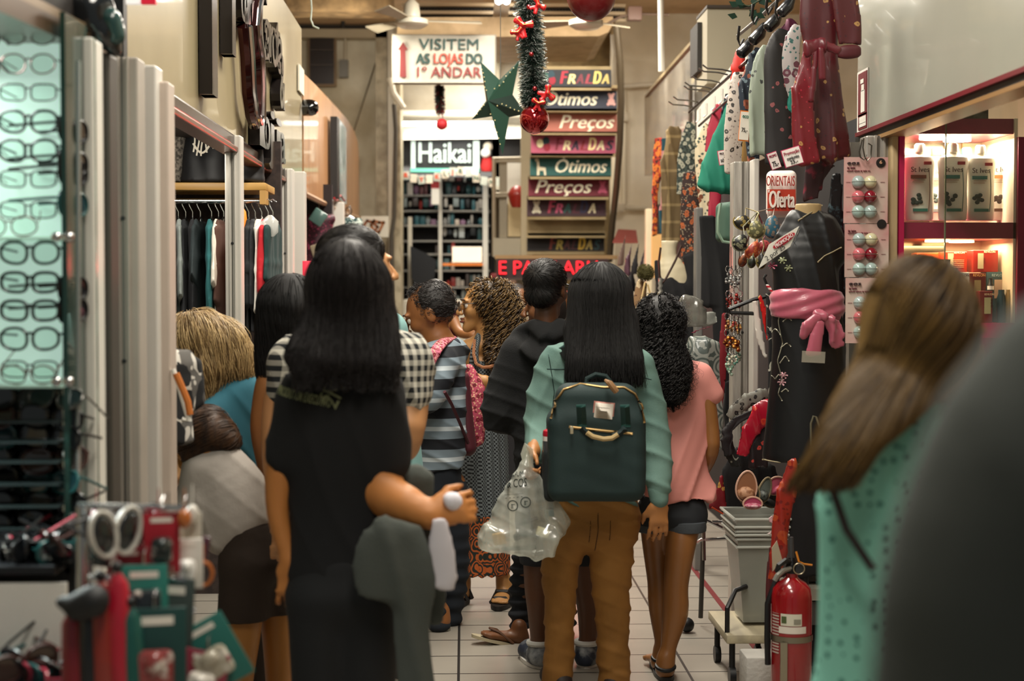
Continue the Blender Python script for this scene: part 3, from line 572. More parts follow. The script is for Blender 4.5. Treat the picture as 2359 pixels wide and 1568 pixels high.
t = thing('ceiling_lamp', 'pair of lit fluorescent tubes at the top edge behind the garland', 'lamp', P(1158, 2, 12.2)); 
for dx in (-9, 9): MB().tube([P(1158+dx, 2, 11.6), P(1158+dx, 0, 13)], .028, 10).build('tube', tube_l, t)
MB().bx(P(1140, 0, 12)[0], P(1176, 0, 12)[0], 11.6, 13, P(0, -4, 12)[2], P(0, -12, 12)[2]).build('housing', white, t)
# ================= left kiosks
def nearY(px): return PX(px, 600, -1.)[1]
y0, y1 = nearY(290), nearY(697); zb = 2.215
fs = thing('shop_fascia', 'long cream fascia board with big dark raised letters on the left', 'fascia', (-1, (y0+y1)/2, zb))
MB().bx(-1.06, -1., y0, y1, zb, 3.16).build('board', M('#9c8f70', .36, pat='stain', c2='#8f8263', sc=2., var=.04, coat=.2), fs, smooth=False)
MB().bx(-1.09, -.985, y0-.02, y1, zb-.05, zb+.004, .01).build('lip', M('#3b2a24', .25, .6), fs, smooth=False); MB().bx(-1.05, -.97, y0-.02, y1, zb-.075, zb-.05, .006).build('lower_lip', M('#7a4a34', .3, .6), fs, smooth=False); MB().bx(-1.1, -.99, y0-.05, y0, zb-.06, 3.1).build('end_cap', blk, fs)
ltm = M('#231e1c', .25, .5); ltc = M('#5d3230', .15, .8)
def ftx(s, px, py, hm, wm, mat=ltm, ext=.025, shear=0.): 
    p = PX(px, py, -.97); return txt('raised_letter', s, hm/.72, mat, p, (0, 1, 0), (0, 0, 1), ext, fs, 'CENTER', .02, shear, wm)
ftx('l', 480, 95, .5, .09); ftx('l', 525, 30, .42, .07)
for px, ch, py in ((548, 'd', -5), (556, 'a', 10), (566, 'n', 20), (575, 's', 30)): ftx(ch, px, py, .24, .13)
bigl = [PX(x, y, -.95) for x, y in ((560, 60), (566, 130), (570, 210), (577, 260), (586, 285), (592, 270), (593, 200), (590, 130), (583, 90), (580, 60), (584, 20), (590, -10))]
MB().tube(bigl, .03, 8).build('raised_loop', M('#4a1f1d', .12, .85, coat=.6), fs)
MB().tube([p+A3(.03, 0, 0) for p in bigl], .012, 6).build('loop_edge', chrome, fs)
for px, ch, py in ((597, 'G', 60), (606, 'a', 78), (614, 'r', 88), (622, 'o', 95), (629, 't', 98), (635, 'a', 115), (640, '&', 195)): ftx(ch, px, py, .3 if ch != 'G' else .36, .2)
for px, ch, py in ((594, 'l', 290), (604, 'o', 295), (617, 'j', 310), (632, 'i', 325), (641, 'a', 330)): ftx(ch, px, py, .24, .22)
tag(MB().lathe(PX(697, 248, -.99), [(.05, 0), (.052, .04), (.05, .06), (.042, .08), (.025, .095), (0, .1)], 20, (1, 0, 0)).build('dome_camera', M('#0c0c0e', .12, coat=1.)), 'black glossy dome camera at the far end of the cream fascia', 'camera')
tag(MB().bx(-.995, -.985, nearY(686), nearY(697), PX(690, 215, -1)[2], PX(690, 155, -1)[2]).build('wall_plate', M('#ded8c6', .5)), 'small white plate near the far edge of the cream fascia', 'plate')
# plywood fascia
ply = M('#b5875e', .35, pat='wood', c2='#a47650', sc=6., ax='Z', coat=.3)
pts = [(699, 168), (725, 193), (755, 225), (780, 252), (800, 275), (815, 300), (824, 325), (827, 360), (828, 500), (800, 492), (786, 489), (760, 473), (700, 444)]
tag(MB().prism([PX(x, y, -1.0) for x, y in pts], (-.05, 0, 0)).build('plywood_fascia', ply, smooth=False), 'bare plywood fascia with a curved top past the cream board', 'fascia')
tag(MB().tube([PX(x, y+2, -.99) for x, y in pts[8:]], .02, 6).build('edge_trim', M('#9a7857', .4)), 'worn wooden strip along the bottom edge of the plywood fascia', 'trim strip')
hp = thing('hanging_placard', 'narrow glossy blue and white placard hung on the plywood fascia', 'placard', PX(782, 370, -.95)); MB().bx(-.98, -.93, PX(769, 0, -.95)[1], PX(775, 0, -.95)[1], PX(770, 455, -.95)[2], PX(770, 268, -.95)[2]).build('edge', blk, hp)
MB().bx(-.95, -.94, PX(775, 0, -.95)[1], PX(794, 0, -.95)[1], PX(780, 460, -.95)[2], PX(780, 275, -.95)[2]).build('face', M('#b8c6c8', .12, pat='stain', c2='#3f6f74', sc=5.), hp)
MB().tube([PX(770+i*3, 456+6*math.sin(i), -.94) for i in range(9)], .008, 5).build('fringe', redm, hp)
# posts
def post(px0, px1, D, label, mat=aluw, y_top=None, groove=True, z0=0., z1=None, dep=.1):
    a = P(px0, 0, D)[0]; b = P(px1, 0, D)[0]; z1 = zb if z1 is None else z1
    t = thing('aluminium_post', label, 'post', ((a+b)/2, D, 0)); MB().bx(a, b, D, D+dep, z0, z1, .006).build('post_body', mat, t, smooth=False)
    if groove:
        wv = (b-a)
        for k in (.3, .62): MB().bx(a+wv*k, a+wv*(k+.07), D-.012, D, z0, z1).build('ridge', mat, t, smooth=False)
        MB().bx(a+wv*.42, a+wv*.5, D-.002, D, z0, z1).build('groove', M('#6f6b64', .4, .4), t, smooth=False)
        for zz in (.9, 1.35, 1.75): MB().lathe((a+wv*.46, D-.002, zz), [(.006, 0), (.006, .003), (0, .004)], 8, (0, -1, 0)).build('screw_hole', blk, t)
    return t
post(515, 552, 6.6, 'slim aluminium post between the two clothing bays on the left'); post(638, 672, 8.4, 'pale metal post at the end of the clothing bay, left half'); post(672, 700, 8.6, 'pale metal post at the end of the clothing bay, right half', groove=False)
post(745, 765, 11.2, 'grey metal post under the plywood fascia', M('#8f8d88', .4, .3), groove=False); post(764, 790, 11.6, 'white metal post under the plywood fascia', groove=False)
post(315, 358, 4.45, 'white aluminium post nearest the bent women, smooth and bright', groove=False, z1=2.2); post(358, 386, 4.5, 'narrow pale side strip of the white aluminium post', M('#b8a99c', .5), groove=False, z1=2.16)
post(248, 316, 4.3, 'wide beige aluminium post left of the brightest post', M('#a39a8f', .5), groove=True, z1=2.2); post(212, 250, 3.9, 'dark grooved metal channel beside the glasses display', M('#4a463f', .5, .3), groove=True, z1=2.15); post(188, 213, 3.66, 'bright white corner post of the glasses display', M('#d9d5ca', .4), groove=False, z1=2.15)
# bay interior
D = 7.7; x0 = P(355, 0, D)[0]; x1 = P(642, 0, D)[0]
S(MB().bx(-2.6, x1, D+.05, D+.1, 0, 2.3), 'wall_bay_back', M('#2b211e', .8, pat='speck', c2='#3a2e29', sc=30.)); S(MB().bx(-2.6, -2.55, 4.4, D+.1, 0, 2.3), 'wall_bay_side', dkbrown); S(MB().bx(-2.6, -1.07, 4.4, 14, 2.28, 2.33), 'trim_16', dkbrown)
wsh = thing('wooden_shelf', 'golden wooden shelf above the rail of the left clothing bay', 'shelf', P(490, 430, 7.3)); a = P(355, 420, 7.25); b = P(612, 438, 7.25); MB().bx(a[0], b[0], 7.25, 7.6, b[2], a[2], .004).build('board', M('#9a7436', .5, pat='wood', c2='#b48b45', sc=20., ax='X'), wsh); a = P(598, 438, 7.25); b = P(612, 470, 7.25); MB().bx(a[0], b[0], 7.25, 7.35, b[2], a[2]).build('bracket', M('#a87f3c', .5), wsh)
rl = thing('clothes_rail', 'shiny horizontal clothes rail in the left clothing bay', 'rail', P(490, 463, 7.3)); MB().tube([P(355, 463, 7.3), P(606, 463, 7.3)], .014, 10).build('rail', chrome, rl)
pt = MB(); pc = P(390, 418, 7.4); pt.lathe(pc, [(.055, 0), (.075, .12), (.085, .28), (.09, .31), (.085, .31), (.07, .28)], 28); tag(pt.build('fabric_bin', M('#8b8378', .9, pat='speck', c2='#4b4640', sc=60., bump=.3)), 'speckled grey tapered bin on the wooden shelf', 'bin')
tag(MB().lathe(P(390, 270, 7.4), [(.098, 0), (.098, .012), (0, .014)], 24).build('bin_lid', M('#b9b5ad', .5)), 'pale grey lid resting on the speckled bin', 'lid')
area((-1.3, 6.6, 2.22), .5, 9, (1, .93, .82), (math.radians(25), 0, 0), .2)  # added lamp that lightens the inside of the clothing bay
# second bay behind plywood
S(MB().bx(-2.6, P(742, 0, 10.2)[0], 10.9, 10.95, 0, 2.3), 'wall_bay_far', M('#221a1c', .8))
# near optics kiosk: brow and clutter above
y0, y1 = 2.3, PX(258, 0, -.93)[1]; bf = thing('kiosk_brow', 'bronze trimmed lower edge of the near left kiosk roof', 'fascia', (-.95, 3.4, 2.2)); MB().prism([A3(-.93, y0, 2.07), A3(-.93, y1, 2.155), A3(-.93, y1, 2.2), A3(-.93, y0, 2.115)], (-.15, 0, 0)).build('edge_trim', M('#57422c', .3, .6), bf, smooth=False); MB().prism([A3(-.94, y0, 2.115), A3(-.94, y1, 2.2), A3(-.94, y1, 2.225), A3(-.94, y0, 2.14)], (-.15, 0, 0)).build('inner_trim', M('#8a7558', .3, .5), bf, smooth=False); MB().prism([A3(-.97, y0, 2.14), A3(-.97, y1, 2.225), A3(-.97, y1, 2.9), A3(-.97, y0, 2.9)], (-.1, 0, 0)).build('board', M('#1a1512', .5), bf, smooth=False)
# ================================================= people
def ch(fl, D, pts, u=(1, 0, 0), asp=1., f=1., k=None, add=0.):
    """chain of elliptic capsules; a point is (px, py, half width in px, depth ratio, extra depth)"""
    q = []
    for p in pts:
        p = tuple(p)+(asp, 0.)[len(p)-3:] if len(p) < 5 else p
        d = D+p[4]; hw = p[2]*d/F*f+add; q.append((P(p[0], p[1], d), hw, max(.004, (p[2]*d/F*p[3])*f+add)))
    fl.chain(q, u, k)
    return q
def yawv(deg): a = math.radians(deg); return A3(-math.sin(a), math.cos(a), 0)
def head(fl, c, yaw, pitch=0., s=1., roll=0.):
    """skull, jaw, nose, brow, lips, ears; yaw 0 looks away from the camera, 90 to the picture's left"""
    f = yawv(yaw); r = np.cross(f, A3(0, 0, 1)); p = math.radians(pitch); f = f*math.cos(p)+A3(0, 0, math.sin(p)); u = np.cross(r, f)
    if roll: rr = math.radians(roll); r, u = r*math.cos(rr)+u*math.sin(rr), u*math.cos(rr)-r*math.sin(rr)
    R = np.stack([r, f, u], 1); X = lambda a, b, d: c+(r*a+f*b+u*d)*s
    fl.ball(X(0, -.012, .022), np.array((.074, .092, .092))*s, R, .01); fl.el(X(0, .03, .0), X(0, .052, -.075), (.06*s, .05*s), (.034*s, .032*s), r, .03)
    fl.ball(X(0, .074, -.096), .022*s, None, .02)
    fl.rc(X(0, .088, .016), X(0, .113, -.026), .008*s, .0125*s, .012); [fl.ball(X(a, .1, -.03), .0095*s, None, .008) for a in (-.012, .012)]
    [fl.ball(X(a, .079, .03), np.array((.026, .012, .009))*s, R, .012) for a in (-.028, .028)]
    [fl.ball(X(a, .058, -.02), np.array((.026, .026, .026))*s, R, .02) for a in (-.036, .036)]
    fl.ball(X(0, .09, -.054), np.array((.024, .012, .006))*s, R, .006); fl.ball(X(0, .088, -.066), np.array((.02, .012, .008))*s, R, .006)
    for a in (-1, 1):
        fl.ball(X(.034*a, .096, .008), .017*s, None, .01, 's')
        fl.ball(X(.077*a, -.008, -.004), np.array((.008, .019, .032))*s, R, .006); fl.ball(X(.086*a, -.004, -.002), np.array((.006, .01, .018))*s, R, .006, 's')
    return X, R
def face_bits(X, R, s, par, lip='#7a4038', brow='#1c1210'):
    r, f, u = R.T
    for a in (-1, 1):
        e = MB().ball(X(.033*a, .076, .006), .0125*s); ob = e.build('eye', M('#cfc5b8', .25, var=0.), par); MB().lathe(X(.033*a, .087, .006), [(.0062*s, 0), (.004*s, .002), (0, .0025)], 12, f).build('iris', M('#1d120d', .15, var=0.), ob)
        MB().tube([X(a*x, .093-.25*abs(x-.03), .033+.1*(.03-abs(x-.03))) for x in (.012, .024, .036, .05)], [.0035*s, .0045*s, .004*s, .002*s], 6).build('eyebrow', M(brow, .9), par)
    for z, h in ((-.053, .005), (-.066, .0065)): MB().tube([X(x, .1-abs(x)*.45, z) for x in (-.024, -.012, 0, .012, .024)], [.002, h*s, h*s*1.05, h*s, .002], 8).build('lip', M(lip, .45), par)
def hand(fl, w, d, th, pn, s=1., curl=.5, k=.005):
    d, th = nrm(d), nrm(th); th = nrm(th-d*(th@d)); pn = nrm(pn-d*(np.dot(pn, d))-th*(np.dot(pn, th)))
    fl.el(w, w+d*.03*s, (.024*s, .018*s), (.034*s, .016*s), th, .02); fl.el(w+d*.025*s, w+d*.08*s, (.034*s, .015*s), (.038*s, .012*s), th, .01)
    for i, L in enumerate((.074, .082, .076, .06)):
        p = w+d*.082*s+th*(.029-.0195*i)*s; a = 0.; dd = nrm(d+th*(.1-.07*i))
        for j, fr in enumerate((.45, .3, .25)):
            a += curl*(.7 if j == 0 else 1.); q = p+(dd*math.cos(a)+pn*math.sin(a))*L*fr*s; fl.rc(p, q, (.0092-.0008*j)*s, (.0084-.0008*j)*s, k); p = q
    p = w+d*.025*s+th*.024*s; q = p+nrm(d*.75+th*.65+pn*.35)*.042*s; fl.rc(p, q, .013*s, .0105*s, .012); fl.rc(q, q+nrm(d*.9+th*.1+pn*.5)*.034*s, .0102*s, .0085*s, k)
def fold(amp, fr, seed=0, zs=.35): return lambda V: amp*(wob(V*A3(1, 1, zs), fr, seed)+.5*wob(V*A3(1, 1, zs), fr*2.3, seed+1))
def crz(amp, fr, seed=0, M3=None):
    return lambda V: -amp*np.maximum(0, 1-3.2*np.abs(wob(V@M3 if M3 is not None else V, fr, seed)))
def wrk(amp, fr, d, seed=0):
    """ridged cloth folds running across direction d"""
    d = nrm(d); return lambda V: amp*((1-np.abs(np.sin(fr*(V@d)+3*wob(V, 7, seed))))**2*np.clip(.45+1.6*wob(V, 6, seed+4), .05, 1)-.25)
def sag(amp, fr, seed=0): return lambda V: amp*wob(V*A3(.35, .35, 1), fr, seed)+amp*.5*wob(V, fr*1.6, seed+3)
SK1 = M('#a9713f', .5, bump=.05, bsc=200., var=.06); SK2 = M('#8f5d34', .5, var=.06); SK3 = M('#6e4426', .45, var=.06); SK4 = M('#b98a5c', .5, var=.05); SKD = M('#58351e', .45, var=.06)
SHOE = M('#2a2220', .6)
def foot(fl, D, heel, toe, s=1., k=.02):
    a = P(*heel, D); b = P(*toe, D) if len(toe) == 2 else np.asarray(toe, float); return a, b
def legs_down(fl, pts, f=1.): pass
def shoe(par, a, yaw, L=.26, mat=SHOE, sole='#cfc8ba', name='shoe', w=.045, top=.09):
    a = np.asarray(a, float); d = yawv(yaw); s_ = np.cross(d, A3(0, 0, 1)); fl = Fld(.008, .03)
    fl.el(a+A3(0, 0, .04)-d*.03, a+d*(L*.55)+A3(0, 0, .035), (w*.85, .04), (w*1.05, .034), s_); fl.rc(a+A3(0, 0, top), a+A3(0, 0, .05), w*.95, w*.9); fl.rc(a+d*L*.5+A3(0, 0, .03), a+d*(L*.72)+A3(0, 0, .026), w, w*.75); fl.cut(a+A3(0, 0, .012), (0, 0, -1)); fl.cut(a+A3(0, 0, top+.02), (0, 0, 1))
    o = fl.mesh(name, mat, par); m = MB(); pts = []
    for t in range(20): q = 2*math.pi*t/20; pts.append(a+d*(L*.33+math.cos(q)*L*.5)+s_*math.sin(q)*w*1.12)
    m.prism([p+A3(0, 0, .001-a[2]*0) for p in pts], (0, 0, .016)); m.build('sole', M(sole, .6), o); return o
def feet_skin(fl, a, yaw, L=.24, s=1.):
    a = np.asarray(a, float); d = yawv(yaw); s_ = np.cross(d, A3(0, 0, 1)); fl.rc(a+A3(0, 0, .075), a+A3(0, 0, .035), .036*s, .034*s, .03); fl.el(a+A3(0, 0, .035), a+d*L*.6*s+A3(0, 0, .022), (.032*s, .03*s), (.044*s, .016*s), s_, .03)
    for i in range(5): b = a+d*(L*.62-.008*abs(i-1.2))*s+s_*(-.033+.0165*i)*s+A3(0, 0, .018); fl.rc(b, b+d*.03*s, .0105*s if i else .0125*s, .009*s, .006)
# ---------- woman with the green backpack
D = 5.8
w9 = thing('person', 'woman seen from behind in a pale denim jacket and mustard trousers with a green backpack', 'person', P(1370, 1608, D))
b = Fld(.0085, .02); hc = P(1383, 688, D); X, R = head(b, hc, 0, 0, 1.)
ch(b, D, [(1383, 745, 26), (1383, 810, 30)]); ch(b, D, [(1380, 850, 78, .5), (1375, 960, 72, .5), (1372, 1080, 70, .6), (1372, 1180, 74, .6)], asp=.6); ch(b, D, [(1290, 830, 30), (1470, 845, 30)])
ch(b, D, [(1277, 840, 27), (1248, 980, 23, 1, -.02), (1228, 1040, 17, 1, -.2)]); ch(b, D, [(1478, 850, 26), (1508, 1010, 22), (1518, 1150, 15, 1, -.08)])
ch(b, D, [(1328, 1215, 40), (1293, 1300, 34), (1291, 1400, 28), (1286, 1560, 22)]); ch(b, D, [(1412, 1215, 42), (1408, 1300, 38), (1410, 1400, 30), (1416, 1560, 22)])
feet_skin(b, P(1290, 1600, D)*A3(1, 1, 0), 8); feet_skin(b, P(1412, 1600, D)*A3(1, 1, 0), -8)
wr = P(1518, 1152, D-.08); hand(b, wr, A3(-.02, -.1, -1), A3(-1, -.2, 0), A3(-.3, 1, 0), 1.02, .32)
wl = P(1228, 1040, D-.2); hand(b, wl, A3(-.3, -.6, -.6), A3(.2, -.8, .6), A3(1, .2, -.3), .95, 1.1)
b.mesh('body', SK1, w9)
j = Fld(.008, .035); ch(j, D, [(1374, 838, 108, .52), (1374, 880, 112, .56), (1372, 1000, 102, .6), (1371, 1120, 100, .6), (1371, 1150, 100, .6)], asp=.6); ch(j, D, [(1300, 822, 34), (1383, 802, 42), (1462, 832, 34)])
ch(j, D, [(1276, 835, 38), (1250, 920, 42), (1247, 985, 42, 1, -.02), (1240, 1028, 33, 1, -.12), (1236, 1042, 28, 1, -.17)], k=.03); ch(j, D, [(1478, 848, 36), (1500, 940, 38), (1512, 1020, 38, 1, -.02), (1518, 1100, 34, 1, -.06), (1516, 1140, 24, 1, -.08)], k=.03)
den = M('#67867d', .85, pat='stain', c2='#4f6e68', sc=5., bump=.15, bsc=250., var=.08)
jo = j.mesh('denim_jacket', den, w9, disp=lambda V: fold(.004, 26, 4)(V)+sag(.003, 50, 9)(V)+wrk(.014, 34, (.5, .3, 1), 3)(V)+wrk(.009, 42, (1, .2, -.3), 9)(V)); jb = bvh_of(jo)
def ribbon(pts, D, wid, mat, name, par, onto, lift=.004, n=24, thick=.002, away=1):
    """band laid on a surface seen from the camera side"""
    pts = [P(x, y, D) for x, y in pts]; t = np.linspace(0, len(pts)-1, n); out = []
    for a in t: i = min(int(a), len(pts)-2); p = pts[i]+(pts[i+1]-pts[i])*(a-i); out.append(p)
    out = np.array(out)
    for q in out:
        h = onto.ray_cast(Vector(q-A3(0, .8, 0)), Vector((0, 1, 0)))
        if h[0] is not None: q[1] = h[0][1]-lift
    T = np.gradient(out, axis=0); m = MB(); sd = [nrm(np.cross(x, A3(0, 1, 0)))*wid/2 for x in T]
    for i in range(n-1):
        m.prism([out[i]-sd[i], out[i+1]-sd[i+1], out[i+1]+sd[i+1], out[i]+sd[i]], (0, thick*away, 0))
    return m.build(name, mat, par, smooth=True)
stm = M('#2f4b49', .8)
ribbon([(1258, 848), (1330, 848)], D, .004, stm, 'seam', jo, jb, .001); ribbon([(1440, 858), (1497, 872)], D, .004, stm, 'seam', jo, jb, .001); ribbon([(1262, 815), (1275, 900), (1268, 960)], D, .003, stm, 'seam', jo, jb, .001)
cf = Fld(.006, .01); cf.rc(P(1516, 1128, D-.075), P(1518, 1150, D-.08), .04, .036); cf.mesh('cuff', den, jo, disp=fold(.002, 60, 1))
t9 = Fld(.009, .03); ch(t9, D, [(1372, 1130, 98, .62), (1374, 1200, 104, .72)], asp=.6); ch(t9, D, [(1324, 1205, 56, .95), (1291, 1300, 46), (1290, 1410, 37), (1285, 1560, 37), (1285, 1592, 36)], k=.018); ch(t9, D, [(1416, 1205, 56, .95), (1407, 1300, 52), (1411, 1410, 41), (1416, 1560, 40), (1417, 1592, 38)], k=.018)
t9.cut(P(1372, 1598, D), (0, 0, -1)); pts_ = t9.mesh('trousers', M('#94662b', .8, pat='stain', c2='#80561f', sc=6., bump=.1, bsc=300., var=.1), w9, disp=lambda V: sag(.007, 46, 5)(V)*np.clip((1.0-V[:, 2])*1.6, .15, 1)+crz(.006, 30, 22, np.diag([1, 1, 1.6]))(V)*np.clip((1.05-V[:, 2])*2, .2, 1)+wrk(.007, 40, (.35, 0, 1), 6)(V)); tb = bvh_of(pts_)
ribbon([(1372, 1170), (1371, 1215), (1366, 1262)], D, .004, M('#7d5420', .8), 'seam', pts_, tb, .001); ribbon([(1400, 1188), (1398, 1235)], D, .003, M('#7d5420', .8), 'seam', pts_, tb, .001); ribbon([(1355, 1188), (1352, 1240)], D, .003, M('#7d5420', .8), 'seam', pts_, tb, .001)
for x, yw in ((1290, 8), (1412, -8)): a = P(x, 1600, D); shoe(w9, (a[0], a[1], 0), yw)
h = Fld(.009, .03); h.ball(X(0, -.02, .03), (.088, .105, .1), None); ch(h, D, [(1383, 680, 74, 1, -.01), (1384, 760, 78, .75, -.03), (1388, 830, 74, .5, -.08)], asp=.8); ch(h, D, [(1345, 760, 38, .6, -.03), (1338, 850, 18, .5, -.11)]); ch(h, D, [(1425, 740, 40, .6, -.03), (1455, 830, 22, .5, -.09)])
h.cut(P(1383, 856, D-.05), (0, 0, -1))
HB = M('#070505', .72, var=.1); ho = h.mesh('hair', HB, w9, disp=fold(.0035, 120, 3, .04)); strands(h, 2600, 26, .36, HB, 'hair_strand', ho, .0013, jit=.16, off=.002, seed=3, free_z=P(0, 835, 5.8)[2], zend=P(0, 890, 5.8)[2]); strands(h, 700, 12, .14, HB, 'hair_strand', ho, .0011, flow=(.12, 0, -1), jit=.35, seed=5, lift=.004, free_z=P(0, 830, 5.8)[2], zend=P(0, 885, 5.8)[2], sel=lambda V: V[:, 2] < P(0, 800, D)[2])
# backpack
bk = thing('backpack', 'dark green backpack with gold zips worn by the woman in the denim jacket', 'backpack', P(1372, 1160, D-.2)); DB = D-.28; DBF = D-.37
bb = Fld(.008, .05); bpx = [(1276, 952), (1262, 1150), (1480, 1150), (1484, 958), (1462, 912), (1420, 890), (1330, 885), (1300, 898)]
bb.box(P(1372, 1048, DB), (.178, .085, .165), None, .045); bb.box(P(1373, 930, DB), (.15, .07, .075), None, .05)
bgm = M('#142b2b', .75, bump=.12, bsc=350., var=.12); bo = bb.mesh('bag_body', bgm, bk, disp=lambda V: .004*wob(V, 22, 8)+.0015*wob(V, 70, 9)); bbv = bvh_of(bo)
gold = M('#c8a56c', .35, .55); 
ribbon([(1270, 965), (1282, 925), (1300, 898), (1340, 886), (1390, 893), (1440, 893), (1465, 908), (1480, 935), (1486, 975)], DBF, .008, gold, 'zip', bk, bbv, .006, 60, .004);
lab = ribbon([(1367, 944), (1415, 949)], DBF, .064, M('#b5796e', .7), 'patch_border', bk, bbv, .004, 4, .003); ribbon([(1370, 944.3), (1412, 948.7)], DBF, .055, M('#d8cfc2', .7), 'patch', bk, bbv, .009, 4, .003)
for s_, yy, wd_, hh in (('~~~~', 939, 34, 8), ('~~~', 948, 22, 6), ('~~~~', 956, 28, 6)): 
    if s_[0] != '·': txt('patch_lettering', ('~' if 0 else s_), hh*DBF/F, M('#7c7468', .8), P(1390, yy+1, DBF-.03), parent=bk, align='CENTER', width=wd_*DBF/F, ext=.0003, onto=bbv, lift=.0125, xd=(1, 0, -.1))
for x in (1340, 1441): ribbon([(x-1, 932), (x+1, 984)], DBF, .034, M('#1b4a45', .6), 'webbing', bk, bbv, .002, 8, .003)
ribbon([(1340, 984), (1352, 998), (1368, 1004)], DBF, .02, M('#11292a', .7), 'handle_end', bk, bbv, .006, 8, .004); ribbon([(1441, 984), (1428, 998), (1410, 1004)], DBF, .02, M('#11292a', .7), 'handle_end', bk, bbv, .006, 8, .004)
hp_ = [P(x, y, DBF-.03) for x, y in ((1352, 996), (1365, 1005), (1390, 1011), (1410, 1009), (1424, 1000))]; MB().tube(hp_, .009, 8).build('carry_handle', M('#b39a6b', .6), bk)
ribbon([(1311, 983), (1380, 991), (1458, 999)], DBF, .009, gold, 'pocket_zip', bk, bbv, .003, 24, .004); MB().box(P(1317, 990, DBF-.02), (.006, .003, .014), None, .002).build('zip_pull', M('#d9cfb2', .3, .7), bk)
MB().tube([P(1395, 876, DBF-.0), P(1404, 882, DBF-.03), P(1412, 892, DBF-.035), P(1420, 902, DBF-.03)], [.006, .011, .012, .011], 8).build('leather_tab', M('#8d6842', .5), bk)
MB().tube([P(x, y, D-.19) for x, y in ((1350, 892), (1352, 872), (1372, 862), (1395, 866), (1408, 882), (1410, 895))], .009, 8).build('grab_loop', bgm, bk)
for sd in ((1298, 795, 1318, 830, 1345, 892), (1468, 812, 1448, 850, 1428, 892)): ribbon([(sd[0], sd[1]), (sd[2], sd[3]), (sd[4], sd[5])], D-.05, .055, M('#1c3a38', .75), 'shoulder_strap', bk, jb, .012, 16, .012)
sp = Fld(.007, .02); sp.box(P(1268, 1090, D-.26), (.03, .055, .1), None, .025); spo = sp.mesh('side_pocket', M('#10191b', .8), bk)
bt_ = thing('water_bottle', 'bottle with a red and white cap in the side pocket of the green backpack', 'bottle', P(1270, 1060, D-.28)); q = P(1270, 1060, D-.28); k_ = D/F*1.
MB().lathe(q, [(.03, 0), (.032, .02), (.032, .07), (.024, .085)], 20).build('bottle_body', M('#3b3b3e', .2), bt_); MB().lathe(P(1270, 1020, D-.28), [(.03, 0), (.031, .01), (.031, .025)], 20).build('neck_ring', M('#e8ded8', .4), bt_); MB().lathe(P(1270, 1004, D-.28), [(.031, 0), (.032, .008), (.03, .02), (.02, .026), (0, .028)], 20).build('cap', M('#b3122a', .35), bt_)
# plastic carrier bag
pb = thing('plastic_bag', 'see-through white plastic carrier bag with dark print held by the woman in denim', 'plastic bag', P(1215, 1285, D-.2)); DP = 5.52
pf = Fld(.007, .03); ch(pf, DP, [(1213, 1035, 7), (1213, 1075, 22, .8), (1204, 1130, 46, .8), (1196, 1180, 66, .7), (1196, 1215, 82, .6)], asp=.8); pf.box(P(1195, 1246, DP), (.135, .08, .042), Ry(.12), .012); ch(pf, DP, [(1235, 1100, 14), (1300, 1205, 20, .8)], asp=.8); pf.box(P(1255, 1245, DP), (.075, .07, .03), Ry(-.75), .012); pf.box(P(1140, 1248, DP), (.055, .05, .022), Ry(.1), .01)
def plasmat():
    m = bpy.data.materials.new('plastic_film'); m.use_nodes = True; nt = m.node_tree; nt.nodes.clear(); N = nt.nodes.new; L = nt.links.new
    o = N('ShaderNodeOutputMaterial'); t = N('ShaderNodeBsdfTransparent'); t.inputs[0].default_value = (.9, .92, .88, 1); d = N('ShaderNodeBsdfDiffuse'); d.inputs[0].default_value = hexc('#dfe2d8'); tl = N('ShaderNodeBsdfTranslucent'); tl.inputs[0].default_value = hexc('#e6e9df'); g = N('ShaderNodeBsdfGlossy'); g.inputs['Roughness'].default_value = .2
    a = N('ShaderNodeMixShader'); b_ = N('ShaderNodeMixShader'); c = N('ShaderNodeMixShader'); tc = N('ShaderNodeTexCoord'); no = N('ShaderNodeTexNoise'); no.inputs['Scale'].default_value = 14; mp = N('ShaderNodeMapping'); mp.inputs['Scale'].default_value = (1, 1, .3); L(tc.outputs['Object'], mp.inputs[0]); L(mp.outputs[0], no.inputs['Vector'])
    r = N('ShaderNodeMapRange'); r.inputs[1].default_value = .35; r.inputs[2].default_value = .65; r.inputs[3].default_value = .16; r.inputs[4].default_value = .55; L(no.outputs[0], r.inputs[0])
    a.inputs[0].default_value = .4; L(d.outputs[0], a.inputs[1]); L(tl.outputs[0], a.inputs[2]); L(r.outputs[0], b_.inputs[0]); L(t.outputs[0], b_.inputs[1]); L(a.outputs[0], b_.inputs[2]); c.inputs[0].default_value = .12; L(b_.outputs[0], c.inputs[1]); L(g.outputs[0], c.inputs[2]); L(c.outputs[0], o.inputs[0]); return m
PLAS = plasmat(); po = pf.mesh('film', PLAS, pb, disp=lambda V: .006*wob(V*A3(1, 1, .2), 70, 3)+wrk(.014, 55, (1, .5, .15), 5)(V)+wrk(.008, 60, (.4, 0, 1), 7)(V)); pbv = bvh_of(po)
for loop in ([(1213, 1075), (1206, 1045), (1212, 1025), (1222, 1035), (1222, 1075)],): MB().tube([P(x, y, DP-.0) for x, y in loop], .012, 6).build('bag_handle', PLAS, pb)
ink = M('#2b332f', .7)
for s_, x, y, w_, hh in (('PERFUM', 1188, 1098, 38, 11), ('& COS', 1192, 1118, 46, 19), ('————', 1185, 1142, 44, 5), ('·····', 1185, 1150, 40, 7)): txt('print', s_, hh*DP/F/.72, ink, P(x, y, DP-.1), parent=pb, align='CENTER', width=w_*DP/F, ext=.0004, onto=pbv, lift=.002, xd=(1, 0, .12))
